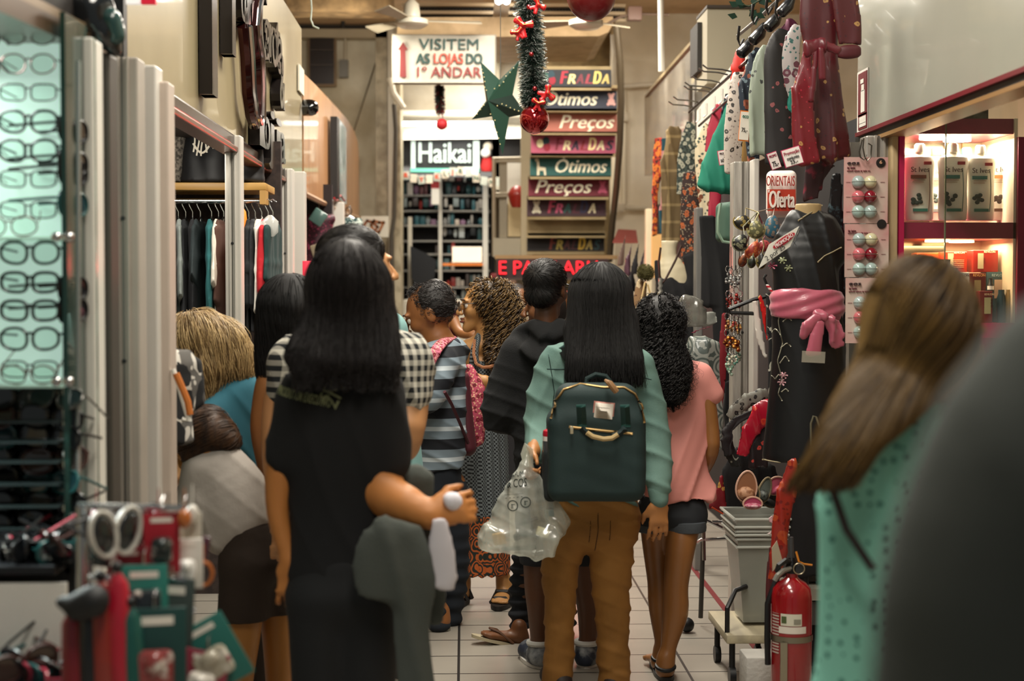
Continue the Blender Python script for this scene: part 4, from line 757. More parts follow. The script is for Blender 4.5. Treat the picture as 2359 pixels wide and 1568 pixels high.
for x in (1182, 1212):
    c = P(x, 1168 if x < 1200 else 1160, DP-.1); m = MB()
    for i in range(20):
        a0, a1 = 2*math.pi*i/20, 2*math.pi*(i+1)/20; m.quad(*[c+A3(math.cos(t)*rr, 0, math.sin(t)*rr) for t, rr in ((a0, .016), (a1, .016), (a1, .0195), (a0, .0195))])
    m.box(c+A3(0, 0, -.004), (.0012, .0003, .006)).box(c+A3(-.004, 0, -.002), (.0012, .0003, .008)).box(c+A3(.002, 0, .004), (.006, .0003, .0012)); 
    V = [Vector(v) for v in m.v]
    for i, v in enumerate(V):
        h_ = pbv.ray_cast(v-Vector((0, .6, 0)), Vector((0, 1, 0)));  m.v[i] = tuple(h_[0]-Vector((0, .002, 0))) if h_[0] is not None else m.v[i]
    m.build('print_mark', ink, pb, clean=False)
for i, (x, y, hx, hz, rot, c_) in enumerate(((1205, 1232, .045, .014, .3, '#2f3a38'), (1150, 1240, .03, .03, .2, '#c59a5a'), (1250, 1225, .03, .022, -.3, '#d8cfae'), (1195, 1262, .08, .008, .05, '#3b4a42'), (1215, 1200, .05, .008, .3, '#26292a'), (1265, 1180, .022, .02, .1, '#7f8a86'))):
    tag(MB().box(P(x, y, DP), (hx*.8, .02, hz*.7), Ry(-rot), .005).build('bagged_item', M(c_, .5)), ['small dark green packet', 'tan round packet', 'cream packet', 'flat dark strip', 'long black pack', 'grey packet'][i]+' inside the see-through carrier bag', 'packet')
# ---------- man in the black hoodie
D = 6.2
w8 = thing('person', 'young man in a black hoodie and glasses seen from behind, short dark hair', 'person', P(1300, 1570, D))
b = Fld(.0085, .02); X8, R8 = head(b, P(1260, 668, D), -28, -2, 1.0); ch(b, D, [(1258, 720, 27), (1258, 790, 32)]); ch(b, D, [(1255, 830, 70, .7), (1265, 960, 66, .7), (1275, 1150, 68, .7)], asp=.7); ch(b, D, [(1205, 800, 28), (1310, 810, 28)])
ch(b, D, [(1200, 815, 25), (1158, 940, 20, 1, .03), (1180, 930, 14, 1, .22)]); ch(b, D, [(1315, 820, 26), (1330, 950, 22), (1335, 1080, 15, 1, .05)]); hand(b, P(1170, 940, D+.25), A3(.3, 1, .1), A3(0, 0, 1), A3(1, 0, 0), 1, .6); hand(b, P(1335, 1080, D+.05), A3(0, .1, -1), A3(-1, 0, 0), A3(0, 1, 0), 1, .5)
ch(b, D, [(1248, 1180, 46), (1240, 1340, 33), (1243, 1400, 29, 1, -.01), (1243, 1530, 15)]); ch(b, D, [(1330, 1180, 46), (1350, 1350, 31), (1358, 1410, 28), (1352, 1530, 15)]); feet_skin(b, (*P(1243, 1560, D)[:2], 0), 10); feet_skin(b, (*P(1352, 1560, D)[:2], 0), -15)
b.mesh('body', SKD, w8)
hf = Fld(.007, .02); hf.ball(X8(0, -.022, .046), (.083, .094, .078), R8); hf.ball(X8(0, -.05, -.02), (.07, .055, .05), R8); hf.cut(X8(0, .045, 0), R8[:, 1]*.75-R8[:, 2]*.65); hm = M('#120e0d', .5, var=.1); ho = hf.mesh('hair', hm, w8, disp=fold(.0025, 110, 2, 1)); strands(hf, 1800, 6, .035, hm, 'hair_strand', ho, .0012, flow=tuple(R8[:, 1]*.6-R8[:, 2]*.2), jit=.5, off=.003, seed=8, lift=.006)
g8 = thing('eyeglasses', 'dark framed glasses worn by the man in the black hoodie', 'glasses', X8(.05, .1, .01)); MB().tube([X8(.077, -.01, .012), X8(.08, .04, .014), X8(.074, .1, .012)], .0025, 6).build('temple', blk, g8); MB().tube([X8(.036+.026*math.cos(t), .106, .008+.02*math.sin(t)) for t in np.linspace(0, 6.28, 18)], .0028, 6).build('rim', blk, g8); MB().tube([X8(-.036+.026*math.cos(t), .106, .008+.02*math.sin(t)) for t in np.linspace(0, 6.28, 18)], .0028, 6).build('rim', blk, g8); MB().lathe(X8(.036, .106, .008), [(.024, 0), (0, .001)], 16, R8[:, 1]).build('lens', glassmat('#dfe8ea', .25), g8)
hd8 = Fld(.0085, .035); ch(hd8, D, [(1252, 830, 92, .62), (1262, 960, 86, .62), (1268, 1090, 84, .62), (1270, 1180, 86, .62)], asp=.6); ch(hd8, D, [(1198, 805, 36), (1320, 812, 34)]); ch(hd8, D, [(1192, 812, 40), (1158, 900, 42), (1146, 960, 38), (1170, 962, 34, 1, .15)], k=.03); ch(hd8, D, [(1318, 820, 34), (1335, 950, 34), (1338, 1070, 28)])
ch(hd8, D, [(1200, 772, 26, .8, .02), (1232, 752, 24, .8, -.04), (1262, 768, 34, .6, -.1), (1298, 752, 22, .8, -.04)], k=.02); ch(hd8, D, [(1212, 795, 26, .5, -.08), (1258, 815, 38, .5, -.12), (1300, 792, 20, .5, -.08)], k=.02)
bh = M('#0b0c0e', .9, bump=.2, bsc=200., var=.1); hd8.mesh('hoodie', bh, w8, disp=lambda V: fold(.005, 24, 5)(V)+wrk(.014, 32, (.8, 0, -.6), 8)(V)+wrk(.01, 40, (.2, 0, 1), 2)(V))
s8 = Fld(.009, .03); ch(s8, D, [(1275, 1150, 84, .7), (1278, 1190, 88, .75)], asp=.7); ch(s8, D, [(1245, 1200, 56), (1240, 1285, 44)]); ch(s8, D, [(1330, 1200, 56), (1345, 1285, 46)]); s8.cut(P(0, 1305, D), (0, 0, -1)); s8.mesh('denim_shorts', M('#15191f', .85), w8, disp=fold(.004, 40, 4))
for x, yw in ((1243, 10), (1352, -15)):
    a = P(x, 1560, D); o = shoe(w8, (a[0], a[1], 0), yw, .29, M('#8f9294', .6, pat='speck', c2='#232a3a', sc=14.), '#dcd8d0', 'sneaker', .05); MB().tube([(a[0]+.045*math.cos(t), a[1]+.045*math.sin(t), .1) for t in np.linspace(0, 6.28, 14)], .012, 8).build('collar', M('#c9c8c2', .7), o)
# ---------- hidden person in dark jeans, flip-flop lifted
D = 6.75; wx = thing('person', 'person in dark crumpled jeans and flip-flops, mostly hidden behind the hoodie man', 'person', P(1200, 1475, D))
b = Fld(.009, .02); head(b, P(1262, 712, D), 85); ch(b, D, [(1262, 760, 24), (1262, 800, 28)]); ch(b, D, [(1262, 830, 60, .7), (1262, 1120, 55, .8)], asp=.7); ch(b, D, [(1248, 1150, 42), (1215, 1290, 28), (1200, 1440, 17)]); ch(b, D, [(1280, 1150, 42), (1300, 1290, 28), (1300, 1440, 16)])
ak = P(1196, 1458, D-.1); d = nrm(A3(-1, -.25, .28)); sd = np.cross(d, A3(0, 0, 1)); b.rc(ak+A3(0, 0, .03), ak-d*.01-A3(0, 0, .02), .034, .034); b.el(ak-A3(0, 0, .02), ak+d*.14-A3(0, 0, .035), (.033, .03), (.045, .018), sd, .03)
for i in range(5): p = ak+d*(.15-.008*abs(i-1))+sd*(-.034+.017*i)-A3(0, 0, .036); b.rc(p, p+d*.03+A3(0, 0, .004), .0115 if i else .014, .0095, .005)
b.mesh('body', SK3, wx); jn = Fld(.0085, .025); ch(jn, D, [(1262, 1080, 66, .7), (1262, 1150, 68, .8)], asp=.7); ch(jn, D, [(1246, 1160, 48), (1212, 1290, 32), (1200, 1380, 26), (1198, 1436, 22, 1, -.06)]); ch(jn, D, [(1280, 1160, 48), (1300, 1290, 32), (1300, 1440, 24)])
jn.mesh('jeans', M('#14181e', .85, var=.15), wx, disp=lambda V: .009*np.sin(V[:, 2]*130+3*wob(V, 12, 2))*np.clip((.55-V[:, 2])*4, 0, 1)+.004*wob(V, 50, 4)); tp_ = Fld(.012, .03); ch(tp_, D, [(1262, 830, 70, .7), (1262, 1080, 66, .75)], asp=.7); tp_.mesh('black_top', M('#131215', .9), wx)
hq = Fld(.012, .03); hq.ball(P(1266, 705, D), (.085, .1, .1)); hq.mesh('hair', M('#15100e', .6), wx)
ff = thing('flip_flop', 'tan flip-flop lifted off the floor on the foot pointing left', 'flip-flop', ak+d*.1-A3(0, 0, .07)); m = MB(); pts = [ak-A3(0, 0, .062)-d*.04+d*(.13+.135*math.cos(t))+sd*.046*math.sin(t)*(1+.15*math.cos(t)) for t in np.linspace(0, 2*math.pi, 28, endpoint=False)]; m.prism(pts, (0, 0, .014)); m.build('sole', M('#b3a78a', .6), ff); MB().tube([ak+d*.14-A3(0, 0, .035)+A3(0, 0, .03), ak+d*.1+sd*.03-A3(0, 0, .01), ak+d*.04+sd*.045-A3(0, 0, .045)], .006, 6).build('strap', M('#5a3a24', .5), ff); MB().tube([ak+d*.14-A3(0, 0, .005), ak+d*.1-sd*.03-A3(0, 0, .01), ak+d*.04-sd*.045-A3(0, 0, .045)], .006, 6).build('strap', M('#5a3a24', .5), ff)
# ---------- girl in the pink tee
D = 6.05
w10 = thing('person', 'girl in a pale pink tee and dark denim shorts with a curly ponytail, from behind', 'person', P(1540, 1560, D))
b = Fld(.0085, .02); X10, R10 = head(b, P(1522, 752, D), -12, 0, .95); ch(b, D, [(1524, 800, 22), (1528, 850, 25)]); ch(b, D, [(1540, 880, 56, .5), (1545, 1000, 50, .5), (1550, 1150, 56, .6)], asp=.6); ch(b, D, [(1475, 858, 22), (1612, 866, 22)])
ch(b, D, [(1620, 870, 22), (1636, 980, 20), (1637, 1040, 19), (1612, 1100, 13, 1, .12)]); hand(b, P(1612, 1100, D+.12), A3(-.6, .6, -.5), A3(0, .3, 1), A3(-1, 0, 0), .9, .6); ch(b, D, [(1474, 870, 22), (1462, 980, 19), (1462, 1080, 14)]); hand(b, P(1462, 1080, D), A3(0, 0, -1), A3(1, .2, 0), A3(0, 1, 0), .9, .4)
ch(b, D, [(1510, 1180, 40), (1514, 1260, 34, 1, .04), (1520, 1340, 29, 1, .05), (1522, 1400, 28, 1, .04), (1532, 1520, 15, 1, .03)], k=.025); ch(b, D, [(1578, 1180, 42), (1566, 1270, 34, 1, -.05), (1557, 1350, 29, 1, -.06), (1556, 1410, 30, 1, -.07), (1542, 1480, 20, 1, -.08), (1534, 1535, 14, 1, -.09)], k=.015)
a1 = P(1532, 1552, D-.09); a2 = P(1534, 1548, D+.05); feet_skin(b, (a1[0], a1[1], .01), -5, .22, .9); feet_skin(b, (a2[0]-.02, a2[1], .01), 10, .22, .9); b.mesh('body', M('#8c5c30', .38, var=.06, coat=.15), w10)
t = Fld(.008, .03); ch(t, D, [(1545, 885, 84, .5), (1550, 960, 80, .52), (1556, 1060, 80, .55), (1560, 1130, 84, .6), (1562, 1158, 86, .6)], asp=.5); ch(t, D, [(1478, 862, 26), (1528, 848, 34), (1608, 862, 30)]); ch(t, D, [(1612, 866, 30), (1645, 908, 24)]); ch(t, D, [(1478, 866, 28), (1462, 920, 24)]); t.cut(P(1560, 1150, D), (0, 0, -1));
pk_ = M('#d98f86', .9, bump=.06, bsc=300., var=.05); to = t.mesh('pink_tee', pk_, w10, disp=lambda V: .012*np.sin((V[:, 0]*1.0-V[:, 2]*.45)*30+2*wob(V, 5, 1))*np.clip((1.3-V[:, 2])*2, .15, 1)+wrk(.013, 36, (1, 0, -.35), 5)(V)); tb = bvh_of(to)
s = Fld(.008, .02); ch(s, D, [(1548, 1150, 66, .5), (1548, 1185, 78, .66)], asp=.6); ch(s, D, [(1510, 1180, 44), (1510, 1222, 44, 1, .02)]); ch(s, D, [(1585, 1180, 44), (1580, 1222, 44, 1, -.02)]); s.cut(P(0, 1216, D), (0, 0, -1)); so = s.mesh('denim_shorts', M('#171a1f', .85), w10, disp=fold(.003, 40, 4))
for x, dd in ((1510, .02), (1580, -.02)): c = P(x, 1212, D+dd); MB().lathe(c-A3(0, 0, .02), [(.074, 0), (.081, .003), (.083, .02), (.08, .04), (.074, .043)], 28, sy=.98).build('rolled_cuff', M('#3f4449', .85, bump=.2), so)
for nm, a in (('a', a1), ('b', a2-A3(.02, 0, 0))):
    q = A3(a[0], a[1], 0); o = MB(); pts = [q+A3(.005, .085, 0)+A3(.04*math.sin(v), .125*math.cos(v), 0) for v in np.linspace(0, 2*math.pi, 24, endpoint=False)]; o = o.prism(pts, (0, 0, .02)).build('sandal', blk, w10); MB().tube([q+A3(.036*math.cos(v), .036*math.sin(v)-.01, .06+.01*math.sin(v)) for v in np.linspace(0, 6.28, 16)], .008, 6).build('ankle_strap', blk, o)
h = Fld(.009, .03); h.ball(X10(0, -.02, .03), (.092, .1, .098)); ch(h, D, [(1524, 790, 40, 1, -.06), (1536, 850, 50, .7, -.11), (1545, 905, 30, .7, -.12)], asp=.8); CH = M('#0d0807', .6, var=.1); ho = h.mesh('hair', CH, w10, disp=lambda V: .006*wob(V, 90, 3)+.004*wob(V, 200, 4)); strands(h, 620, 44, .3, CH, 'hair_curl', ho, .0032, jit=.3, curl=.008, cfreq=210., off=.006, seed=9, lift=.006); strands(h, 260, 20, .16, CH, 'hair_curl', ho, .0009, flow=(.15, 0, -1), jit=.7, curl=.01, cfreq=160., off=.014, seed=19, lift=.02)
def lrows(V): return V
# ---------- woman in the black tee, front left
D = 4.0
w1 = thing('person', 'long-haired woman in a black tee holding a grey garment, large at the front', 'person', P(790, 1900, D)*A3(1, 1, 0))
b = Fld(.0095, .02); hc = P(805, 668, D); X1, R1 = head(b, hc, -20, 0, 1.0); ch(b, D, [(800, 770, 42), (790, 850, 46)]); ch(b, D, [(775, 940, 88, .5), (785, 1150, 84, .5), (790, 1350, 92, .55)], asp=.6); ch(b, D, [(700, 900, 45), (870, 890, 45)])
ch(b, D, [(872, 915, 48), (878, 1060, 52), (880, 1130, 52, 1, -.02), (935, 1163, 46, 1, -.07), (988, 1187, 32, 1, -.1)], k=.03); ch(b, D, [(690, 930, 40), (650, 1060, 36), (640, 1180, 26), (668, 1290, 20)])
wr = P(988, 1187, D-.1); hand(b, wr, A3(1, -.1, .25), A3(-.1, .2, 1), A3(.2, .6, -.9), 1.1, 1.25); hand(b, P(668, 1290, D), A3(0, 0, -1), A3(1, 0, 0), A3(0, 1, 0), 1, .5)
for x in (735, 850): ch(b, D, [(x, 1380, 62), (x, 1640, 44), (x, 1850, 28)])
feet_skin(b, P(735, 1880, D)*A3(1, 1, 0), 0); feet_skin(b, P(850, 1880, D)*A3(1, 1, 0), 0)
b.mesh('body', M('#b9773c', .55, var=.05), w1); b_ = Fld(.01, .045); ch(b_, D, [(778, 935, 122, .55), (776, 1050, 118, .6), (780, 1180, 112, .62), (790, 1300, 124, .62), (792, 1330, 125, .62)], asp=.6); ch(b_, D, [(705, 905, 60, .9), (800, 868, 60, .8), (862, 895, 58)]); ch(b_, D, [(872, 905, 58), (885, 1000, 60), (893, 1062, 56)]); ch(b_, D, [(690, 930, 54), (662, 1020, 46), (652, 1050, 42)]); b_.cut(P(0, 1345, D), (0, 0, -1))
t1 = M('#0b0b0d', .92, bump=.1, bsc=200., var=.12); to = b_.mesh('black_tee', t1, w1, disp=lambda V: fold(.005, 16, 6)(V)+wrk(.014, 30, (.9, 0, .5), 6)(V)); tb = bvh_of(to)
yl = M('#b9bc8c', .7, var=.2); xd = (.93, 0, -.22); xr = (.45, 0, .89)
txt('back_print', 'PRODUTOR EXECUTIVO', .034, yl, P(676, 930, D-.3), xd, (.22, 0, .93), .0004, w1, 'CENTER', .01, width=.145, onto=tb); txt('back_print', '2NI', .062, yl, P(756, 918, D-.3), xr, (-.89, 0, .45), .0004, w1, 'CENTER', .0, width=.078, onto=tb); txt('back_print', 'SER', .036, yl, P(738, 912, D-.3), xr, (-.89, 0, .45), .0004, w1, 'CENTER', .0, width=.055, onto=tb)
p_ = Fld(.012, .03); ch(p_, D, [(790, 1310, 118, .66), (792, 1360, 126, .7)], asp=.7); ch(p_, D, [(738, 1380, 78), (740, 1640, 62), (738, 1860, 50)]); ch(p_, D, [(846, 1380, 78), (846, 1640, 62), (848, 1860, 50)]); p_.mesh('black_trousers', M('#0f1012', .85), w1, disp=fold(.005, 20, 4))
for x in (735, 850): a = P(x, 1880, D); shoe(w1, (a[0], a[1], 0), 0)
h = Fld(.0095, .035); h.ball(X1(0, -.02, .03), (.088, .105, .105)); ch(h, D, [(804, 665, 94, .9), (802, 760, 96, .7, -.03), (798, 832, 92, .5, -.07)], asp=.8); ch(h, D, [(745, 760, 50, .6, -.04), (712, 825, 50, .5, -.1), (702, 858, 24, .5, -.12)]); ch(h, D, [(862, 740, 40, .6), (884, 810, 24, .5, -.06), (892, 862, 14, .5, -.08)])
HR = M('#150d0c', .62, var=.15); ho = h.mesh('hair', HR, w1, disp=fold(.005, 60, 5, .06)); strands(h, 2200, 28, .42, HR, 'hair_strand', ho, .0013, jit=.2, off=.003, curl=.004, cfreq=18, seed=4, free_z=P(0, 868, 4.)[2], zend=P(0, 888, 4.)[2])
# grey garment over the forearm
gj = Fld(.0105, .04); ch(gj, 4.06, [(915, 1115, 40, .8), (962, 1105, 42, .8), (960, 1160, 40, .6)]); ch(gj, 3.84, [(925, 1228, 34), (882, 1240, 54, .5), (866, 1310, 60, .4), (858, 1368, 40, .4)], asp=.5); ch(gj, 3.86, [(935, 1225, 46, .5), (955, 1330, 58, .5), (950, 1450, 48, .5), (962, 1590, 50, .5)], asp=.5); ch(gj, 3.95, [(985, 1200, 30, .6), (1005, 1330, 28, .5), (1002, 1430, 24, .5)], asp=.5)
tag(gj.mesh('grey_jacket', M('#454944', .95, bump=.15, bsc=120., var=.1), None, disp=lambda V: .006*wob(V*A3(1, 1, .15), 50, 3)+wrk(.02, 26, (1, 0, .25), 4)(V)), 'dark grey sweatshirt draped over the forearm of the woman in black', 'sweatshirt')
wc = Fld(.009, .03); ch(wc, 3.86, [(1012, 1200, 18), (1016, 1260, 30, .4), (1026, 1330, 30, .35), (1022, 1352, 28, .35)], asp=.5); tag(wc.mesh('white_cloth', M('#c9c3c8', .9, var=.04), None, disp=lambda V: .008*wob(V*A3(1, 1, .2), 60, 3)), 'white cloth hanging from the hand of the woman in black', 'cloth')
pp = Fld(.008, .02); pp.ball(P(1050, 1160, 3.9), (.024, .025, .026)); pp.ball(P(1036, 1150, 3.88), .018); tag(pp.mesh('crumpled_paper', M('#dcd8e0', .8, var=.03), None, disp=lambda V: .004*wob(V, 130, 2)), 'crumpled white paper ball in the fist of the woman in black', 'paper')
# ---------- man in plaid
D = 4.75
w2 = thing('person', 'man in a black and white plaid shirt behind the woman in black, forehead showing', 'person', P(800, 1780, D)*A3(1, 1, 0))
b = Fld(.0095, .02); X2, R2 = head(b, P(828, 622, D), -62, 4, 1.08); ch(b, D, [(815, 710, 42), (810, 780, 48)]); ch(b, D, [(808, 860, 120, .6), (805, 1050, 110, .65), (800, 1220, 115, .7)], asp=.6); ch(b, D, [(690, 830, 45), (930, 830, 45)])
ch(b, D, [(935, 850, 48), (942, 930, 46), (938, 1000, 38, 1, -.03), (930, 1035, 30, 1, .1), (905, 1020, 22, 1, .3)], k=.04); ch(b, D, [(665, 850, 40), (640, 950, 36), (634, 1080, 28), (650, 1200, 20)]); hand(b, P(905, 1020, D+.3), A3(-.5, .7, .2), A3(0, 0, 1), A3(-1, 0, 0), 1, .7); hand(b, P(650, 1200, D), A3(0, 0, -1), A3(1, 0, 0), A3(0, 1, 0), 1, .5)
for x in (740, 850): ch(b, D, [(x, 1290, 58), (x, 1500, 40), (x, 1740, 26)])
b.mesh('body', M('#c08a5c', .5, var=.05), w2); s = Fld(.0095, .04); ch(s, D, [(808, 850, 150, .5), (806, 1000, 138, .6), (802, 1200, 138, .62)], asp=.6); ch(s, D, [(685, 830, 56), (800, 775, 60, .8), (930, 825, 56)]); ch(s, D, [(938, 828, 56), (945, 900, 56)]); ch(s, D, [(672, 835, 54), (655, 905, 46)]); s.cut(P(0, 1240, D), (0, 0, -1))
s.mesh('plaid_shirt', M('#cfcabc', .9, pat='check', c2='#14181c', sc=30., th=.5, var=.08), w2, disp=lambda V: fold(.005, 20, 3)(V)+wrk(.012, 34, (1, 0, .4), 3)(V)); s = Fld(.012, .03); ch(s, D, [(800, 1220, 130, .7)]+[(800, 1270, 132, .7)], asp=.7)
for x in (740, 852): ch(s, D, [(x, 1300, 70), (x, 1500, 54), (x, 1750, 44)])
s.mesh('trousers', M('#1c2026', .9), w2); [shoe(w2, (*P(x, 1790, D)[:2], 0), 0) for x in (740, 852)]
h = Fld(.0095, .02); h.ball(X2(0, -.025, .045), np.array((.086, .1, .084))*1.1, R2); h.ball(X2(0, -.06, -.01), (.075, .06, .06), R2); h.ball(X2(0, .1, .0), .088, None, .01, 's'); HB2 = M('#15100e', .5); ho = h.mesh('hair', HB2, w2, disp=fold(.004, 70, 3)); strands(h, 900, 8, .06, HB2, 'hair_strand', ho, .0013, flow=(.4, -.2, .2), jit=.5, off=.004, seed=2)
# ---------- dark haired woman left of him
D = 5.2
w3 = thing('person', 'person with long black hair left of the plaid shirt man, mostly hidden', 'person', P(680, 1710, D)*A3(1, 1, 0))
b = Fld(.011, .02); head(b, P(672, 725, D), 10); ch(b, D, [(672, 790, 30), (672, 830, 34)]); ch(b, D, [(675, 900, 80, .6), (690, 1200, 76, .7)], asp=.6); ch(b, D, [(618, 880, 28), (600, 985, 24), (618, 1100, 18)]); hand(b, P(618, 1100, D), A3(0, 0, -1), A3(1, 0, 0), A3(0, 1, 0)); [ch(b, D, [(x, 1260, 44), (x, 1650, 22)]) for x in (660, 720)]; b.mesh('body', SK2, w3)
s = Fld(.012, .03); ch(s, D, [(680, 880, 76, .6), (690, 1050, 70, .6), (690, 1220, 84, .7), (688, 1290, 90, .8)], asp=.6); s.mesh('patterned_dress', M('#1d2020', .85, pat='speck', c2='#9a9c94', sc=28., th=.62), w3)
h = Fld(.011, .03); ch(h, D, [(668, 706, 76), (655, 780, 66, .8), (640, 860, 50, .6), (622, 900, 24, .6)]); ch(h, D, [(690, 760, 45), (690, 880, 40, .6)]); ho = h.mesh('hair', HB, w3, disp=fold(.005, 60, 3, .06)); strands(h, 700, 18, .3, HB, 'hair_strand', ho, .0014, jit=.25, seed=6)
# ---------- blonde in blue tee, bending
D = 5.55
w4 = thing('person', 'blonde woman in a blue tee bending over inside the left stall', 'person', P(520, 1650, D)*A3(1, 1, 0))
b = Fld(.0095, .02); X4, R4 = head(b, P(462, 800, D), 55, -30); ch(b, D, [(490, 850, 28), (530, 900, 34)]); ch(b, D, [(545, 935, 46, .7), (585, 1050, 46, .7), (600, 1180, 54, .8, .05)], asp=.8); ch(b, D, [(500, 925, 32), (450, 990, 26, 1, -.05), (420, 1080, 18, 1, -.05)]); hand(b, P(420, 1080, D-.05), A3(-.5, 0, -1), A3(0, 1, 0), A3(-1, 0, 0)); ch(b, D, [(575, 1220, 50), (560, 1400, 36), (560, 1580, 22)]); ch(b, D, [(625, 1220, 50), (600, 1400, 36), (600, 1580, 22)]); b.mesh('body', SK4, w4)
s = Fld(.009, .04); ch(s, D, [(528, 935, 66, .75), (562, 1000, 64, .8), (590, 1090, 62, .8), (596, 1160, 66, .8)], asp=.8); ch(s, D, [(505, 915, 44), (480, 960, 42, 1, -.06), (468, 985, 40, 1, -.06)]); ch(s, D, [(560, 900, 42), (588, 945, 36)])
s.mesh('blue_tee', M('#2f6a7c', .85, var=.1), w4, disp=wrk(.016, 34, (1, 0, .8), 3)); s = Fld(.012, .03); ch(s, D, [(598, 1140, 68, .8), (600, 1200, 74, .8)], asp=.8); ch(s, D, [(575, 1220, 60), (560, 1400, 46), (560, 1600, 36)]); ch(s, D, [(625, 1220, 56), (600, 1400, 44), (600, 1600, 36)]); s.mesh('brown_trousers', M('#2c221c', .9), w4); [shoe(w4, (*P(x, 1648, D)[:2], 0), 60) for x in (560, 605)]
h = Fld(.0095, .03); ch(h, D, [(458, 785, 70), (480, 800, 72, .9), (515, 830, 55, .9)]); ch(h, D, [(430, 770, 42), (420, 850, 22, .8), (452, 920, 14, .8)]); ch(h, D, [(520, 800, 50), (552, 850, 28)]); ch(h, D, [(470, 850, 42, .8, -.06), (470, 905, 22, .8, -.05)])
BL = M('#a98b5c', .5, pat='wood', c2='#6d5434', sc=60., var=.15); ho = h.mesh('hair', BL, w4, disp=fold(.007, 55, 3, .3)); strands(h, 1500, 20, .22, BL, 'hair_strand', ho, .0015, flow=(.25, -.1, -1), jit=.3, curl=.006, cfreq=25, off=.004, seed=6, lift=.01); strands(h, 900, 20, .2, M('#c9ab78', .45, var=.1), 'hair_strand', ho, .0013, flow=(.3, -.1, -1), jit=.35, curl=.006, cfreq=25, off=.007, seed=26, lift=.012)
# ---------- girl in white tee and brown shorts, bending
D = 5.0
w5 = thing('person', 'girl in a white tee and brown shorts bending forward beside the white post', 'person', P(600, 1750, D)*A3(1, 1, 0))
b = Fld(.0095, .02); head(b, P(446, 1000, D+.05), 70, -55); ch(b, D, [(475, 1035, 26), (500, 1060, 32)]); ch(b, D, [(500, 1080, 50, .7), (555, 1180, 50, .7), (590, 1240, 52, .75)], asp=.8); ch(b, D, [(466, 1085, 22), (430, 1180, 22), (420, 1280, 16)]); hand(b, P(420, 1280, D), A3(-.2, 0, -1), A3(0, 1, 0), A3(-1, 0, 0), .9); ch(b, D, [(570, 1290, 46), (558, 1430, 46), (545, 1568, 38), (545, 1700, 22)], k=.015); ch(b, D, [(622, 1290, 44, 1, .08), (640, 1430, 40, 1, .1), (642, 1568, 30, 1, .1), (640, 1690, 20, 1, .1)], k=.015)
feet_skin(b, P(545, 1735, D)*A3(1, 1, 0), 60); feet_skin(b, P(640, 1725, D+.1)*A3(1, 1, 0), 60); b.mesh('body', M('#ad7536', .5, var=.06), w5); [shoe(w5, (*P(x, 1740, D+.05)[:2], 0), 60) for x in (545, 640)]
s = Fld(.009, .04); ch(s, D, [(500, 1075, 72, .7), (535, 1130, 84, .72), (560, 1195, 84, .75), (590, 1215, 56, .8)], asp=.7); ch(s, D, [(455, 1075, 40), (440, 1160, 38, .8)]); ch(s, D, [(470, 1160, 50, .7), (520, 1235, 56, .7)])
s.mesh('white_tee', M('#aba39b', .9, bump=.1, var=.06), w5, disp=lambda V: wrk(.018, 30, (.7, 0, 1), 4)(V)+wrk(.01, 44, (1, 0, .3), 6)(V)); s = Fld(.009, .035); ch(s, D, [(575, 1225, 72, .8), (588, 1290, 80, .8)], asp=.8); ch(s, D, [(568, 1300, 62), (560, 1425, 62)]); ch(s, D, [(620, 1300, 54, 1, .08), (640, 1418, 46, 1, .1)]); s.cut(P(0, 1432, D), (0, 0, -1))
s.mesh('brown_shorts', M('#2d2118', .85, bump=.1), w5, disp=wrk(.014, 36, (.3, 0, 1), 3)); h = Fld(.0095, .03); ch(h, D, [(530, 1010, 26, .8, -.03), (480, 985, 52), (440, 985, 50)]); ch(h, D, [(500, 1000, 36), (545, 1020, 12)]); ch(h, D, [(440, 990, 46), (446, 1050, 26)]); BR = M('#4c3018', .5, pat='wood', c2='#2a1a10', sc=40.); ho = h.mesh('hair', BR, w5, disp=fold(.005, 60, 3)); strands(h, 700, 16, .16, BR, 'hair_strand', ho, .0015, flow=(-.8, 0, -.4), jit=.3, seed=6)
# ---------- striped polo man
D = 6.9
w6 = thing('person', 'balding man in a grey, white and navy striped polo looking down to the left', 'person', P(1010, 1462, D))
b = Fld(.0075, .02); X6, R6 = head(b, P(990, 724, D), 86, -24, 1.18); ch(b, D, [(1000, 765, 34), (1020, 810, 42)]); ch(b, D, [(1015, 860, 46, .75), (1012, 960, 48, .75), (1010, 1080, 46, .8)], asp=.8)
ch(b, D, [(1010, 850, 26, 1, -.12), (985, 925, 24, 1, -.2), (940, 945, 18, 1, -.1)]); hand(b, P(940, 945, D-.1), A3(-1, .2, .1), A3(0, 0, 1), A3(0, 1, -.2), 1, .5); ch(b, D, [(985, 1120, 46), (985, 1290, 30), (1010, 1430, 18, 1, -.02)]); ch(b, D, [(1030, 1120, 44, 1, .1), (1045, 1300, 30, 1, .1), (1036, 1425, 18, 1, .1)])
fa = P(1018, 1456, D-.02); fb = P(1040, 1440, D+.12); feet_skin(b, (fa[0], fa[1], .012), 78, .25); feet_skin(b, (fb[0], fb[1], .012), 70, .25); b.mesh('body', M('#8e5a30', .5, bump=.05, var=.06), w6); face_bits(X6, R6, 1.12, w6)
pm_ = Fld(.0075, .03); ch(pm_, D, [(1018, 840, 54, .85), (1015, 930, 60, .9), (1012, 1020, 62, .9), (1010, 1072, 60, .9)], asp=.85); ch(pm_, D, [(1044, 812, 38, 1, .08), (1008, 830, 48, 1, -.1)]); ch(pm_, D, [(1010, 845, 46, 1, -.12), (1000, 885, 40, 1, -.18), (988, 912, 38, 1, -.2)]); pm_.cut(P(1010, 1080, D), (.12, 0, -1))
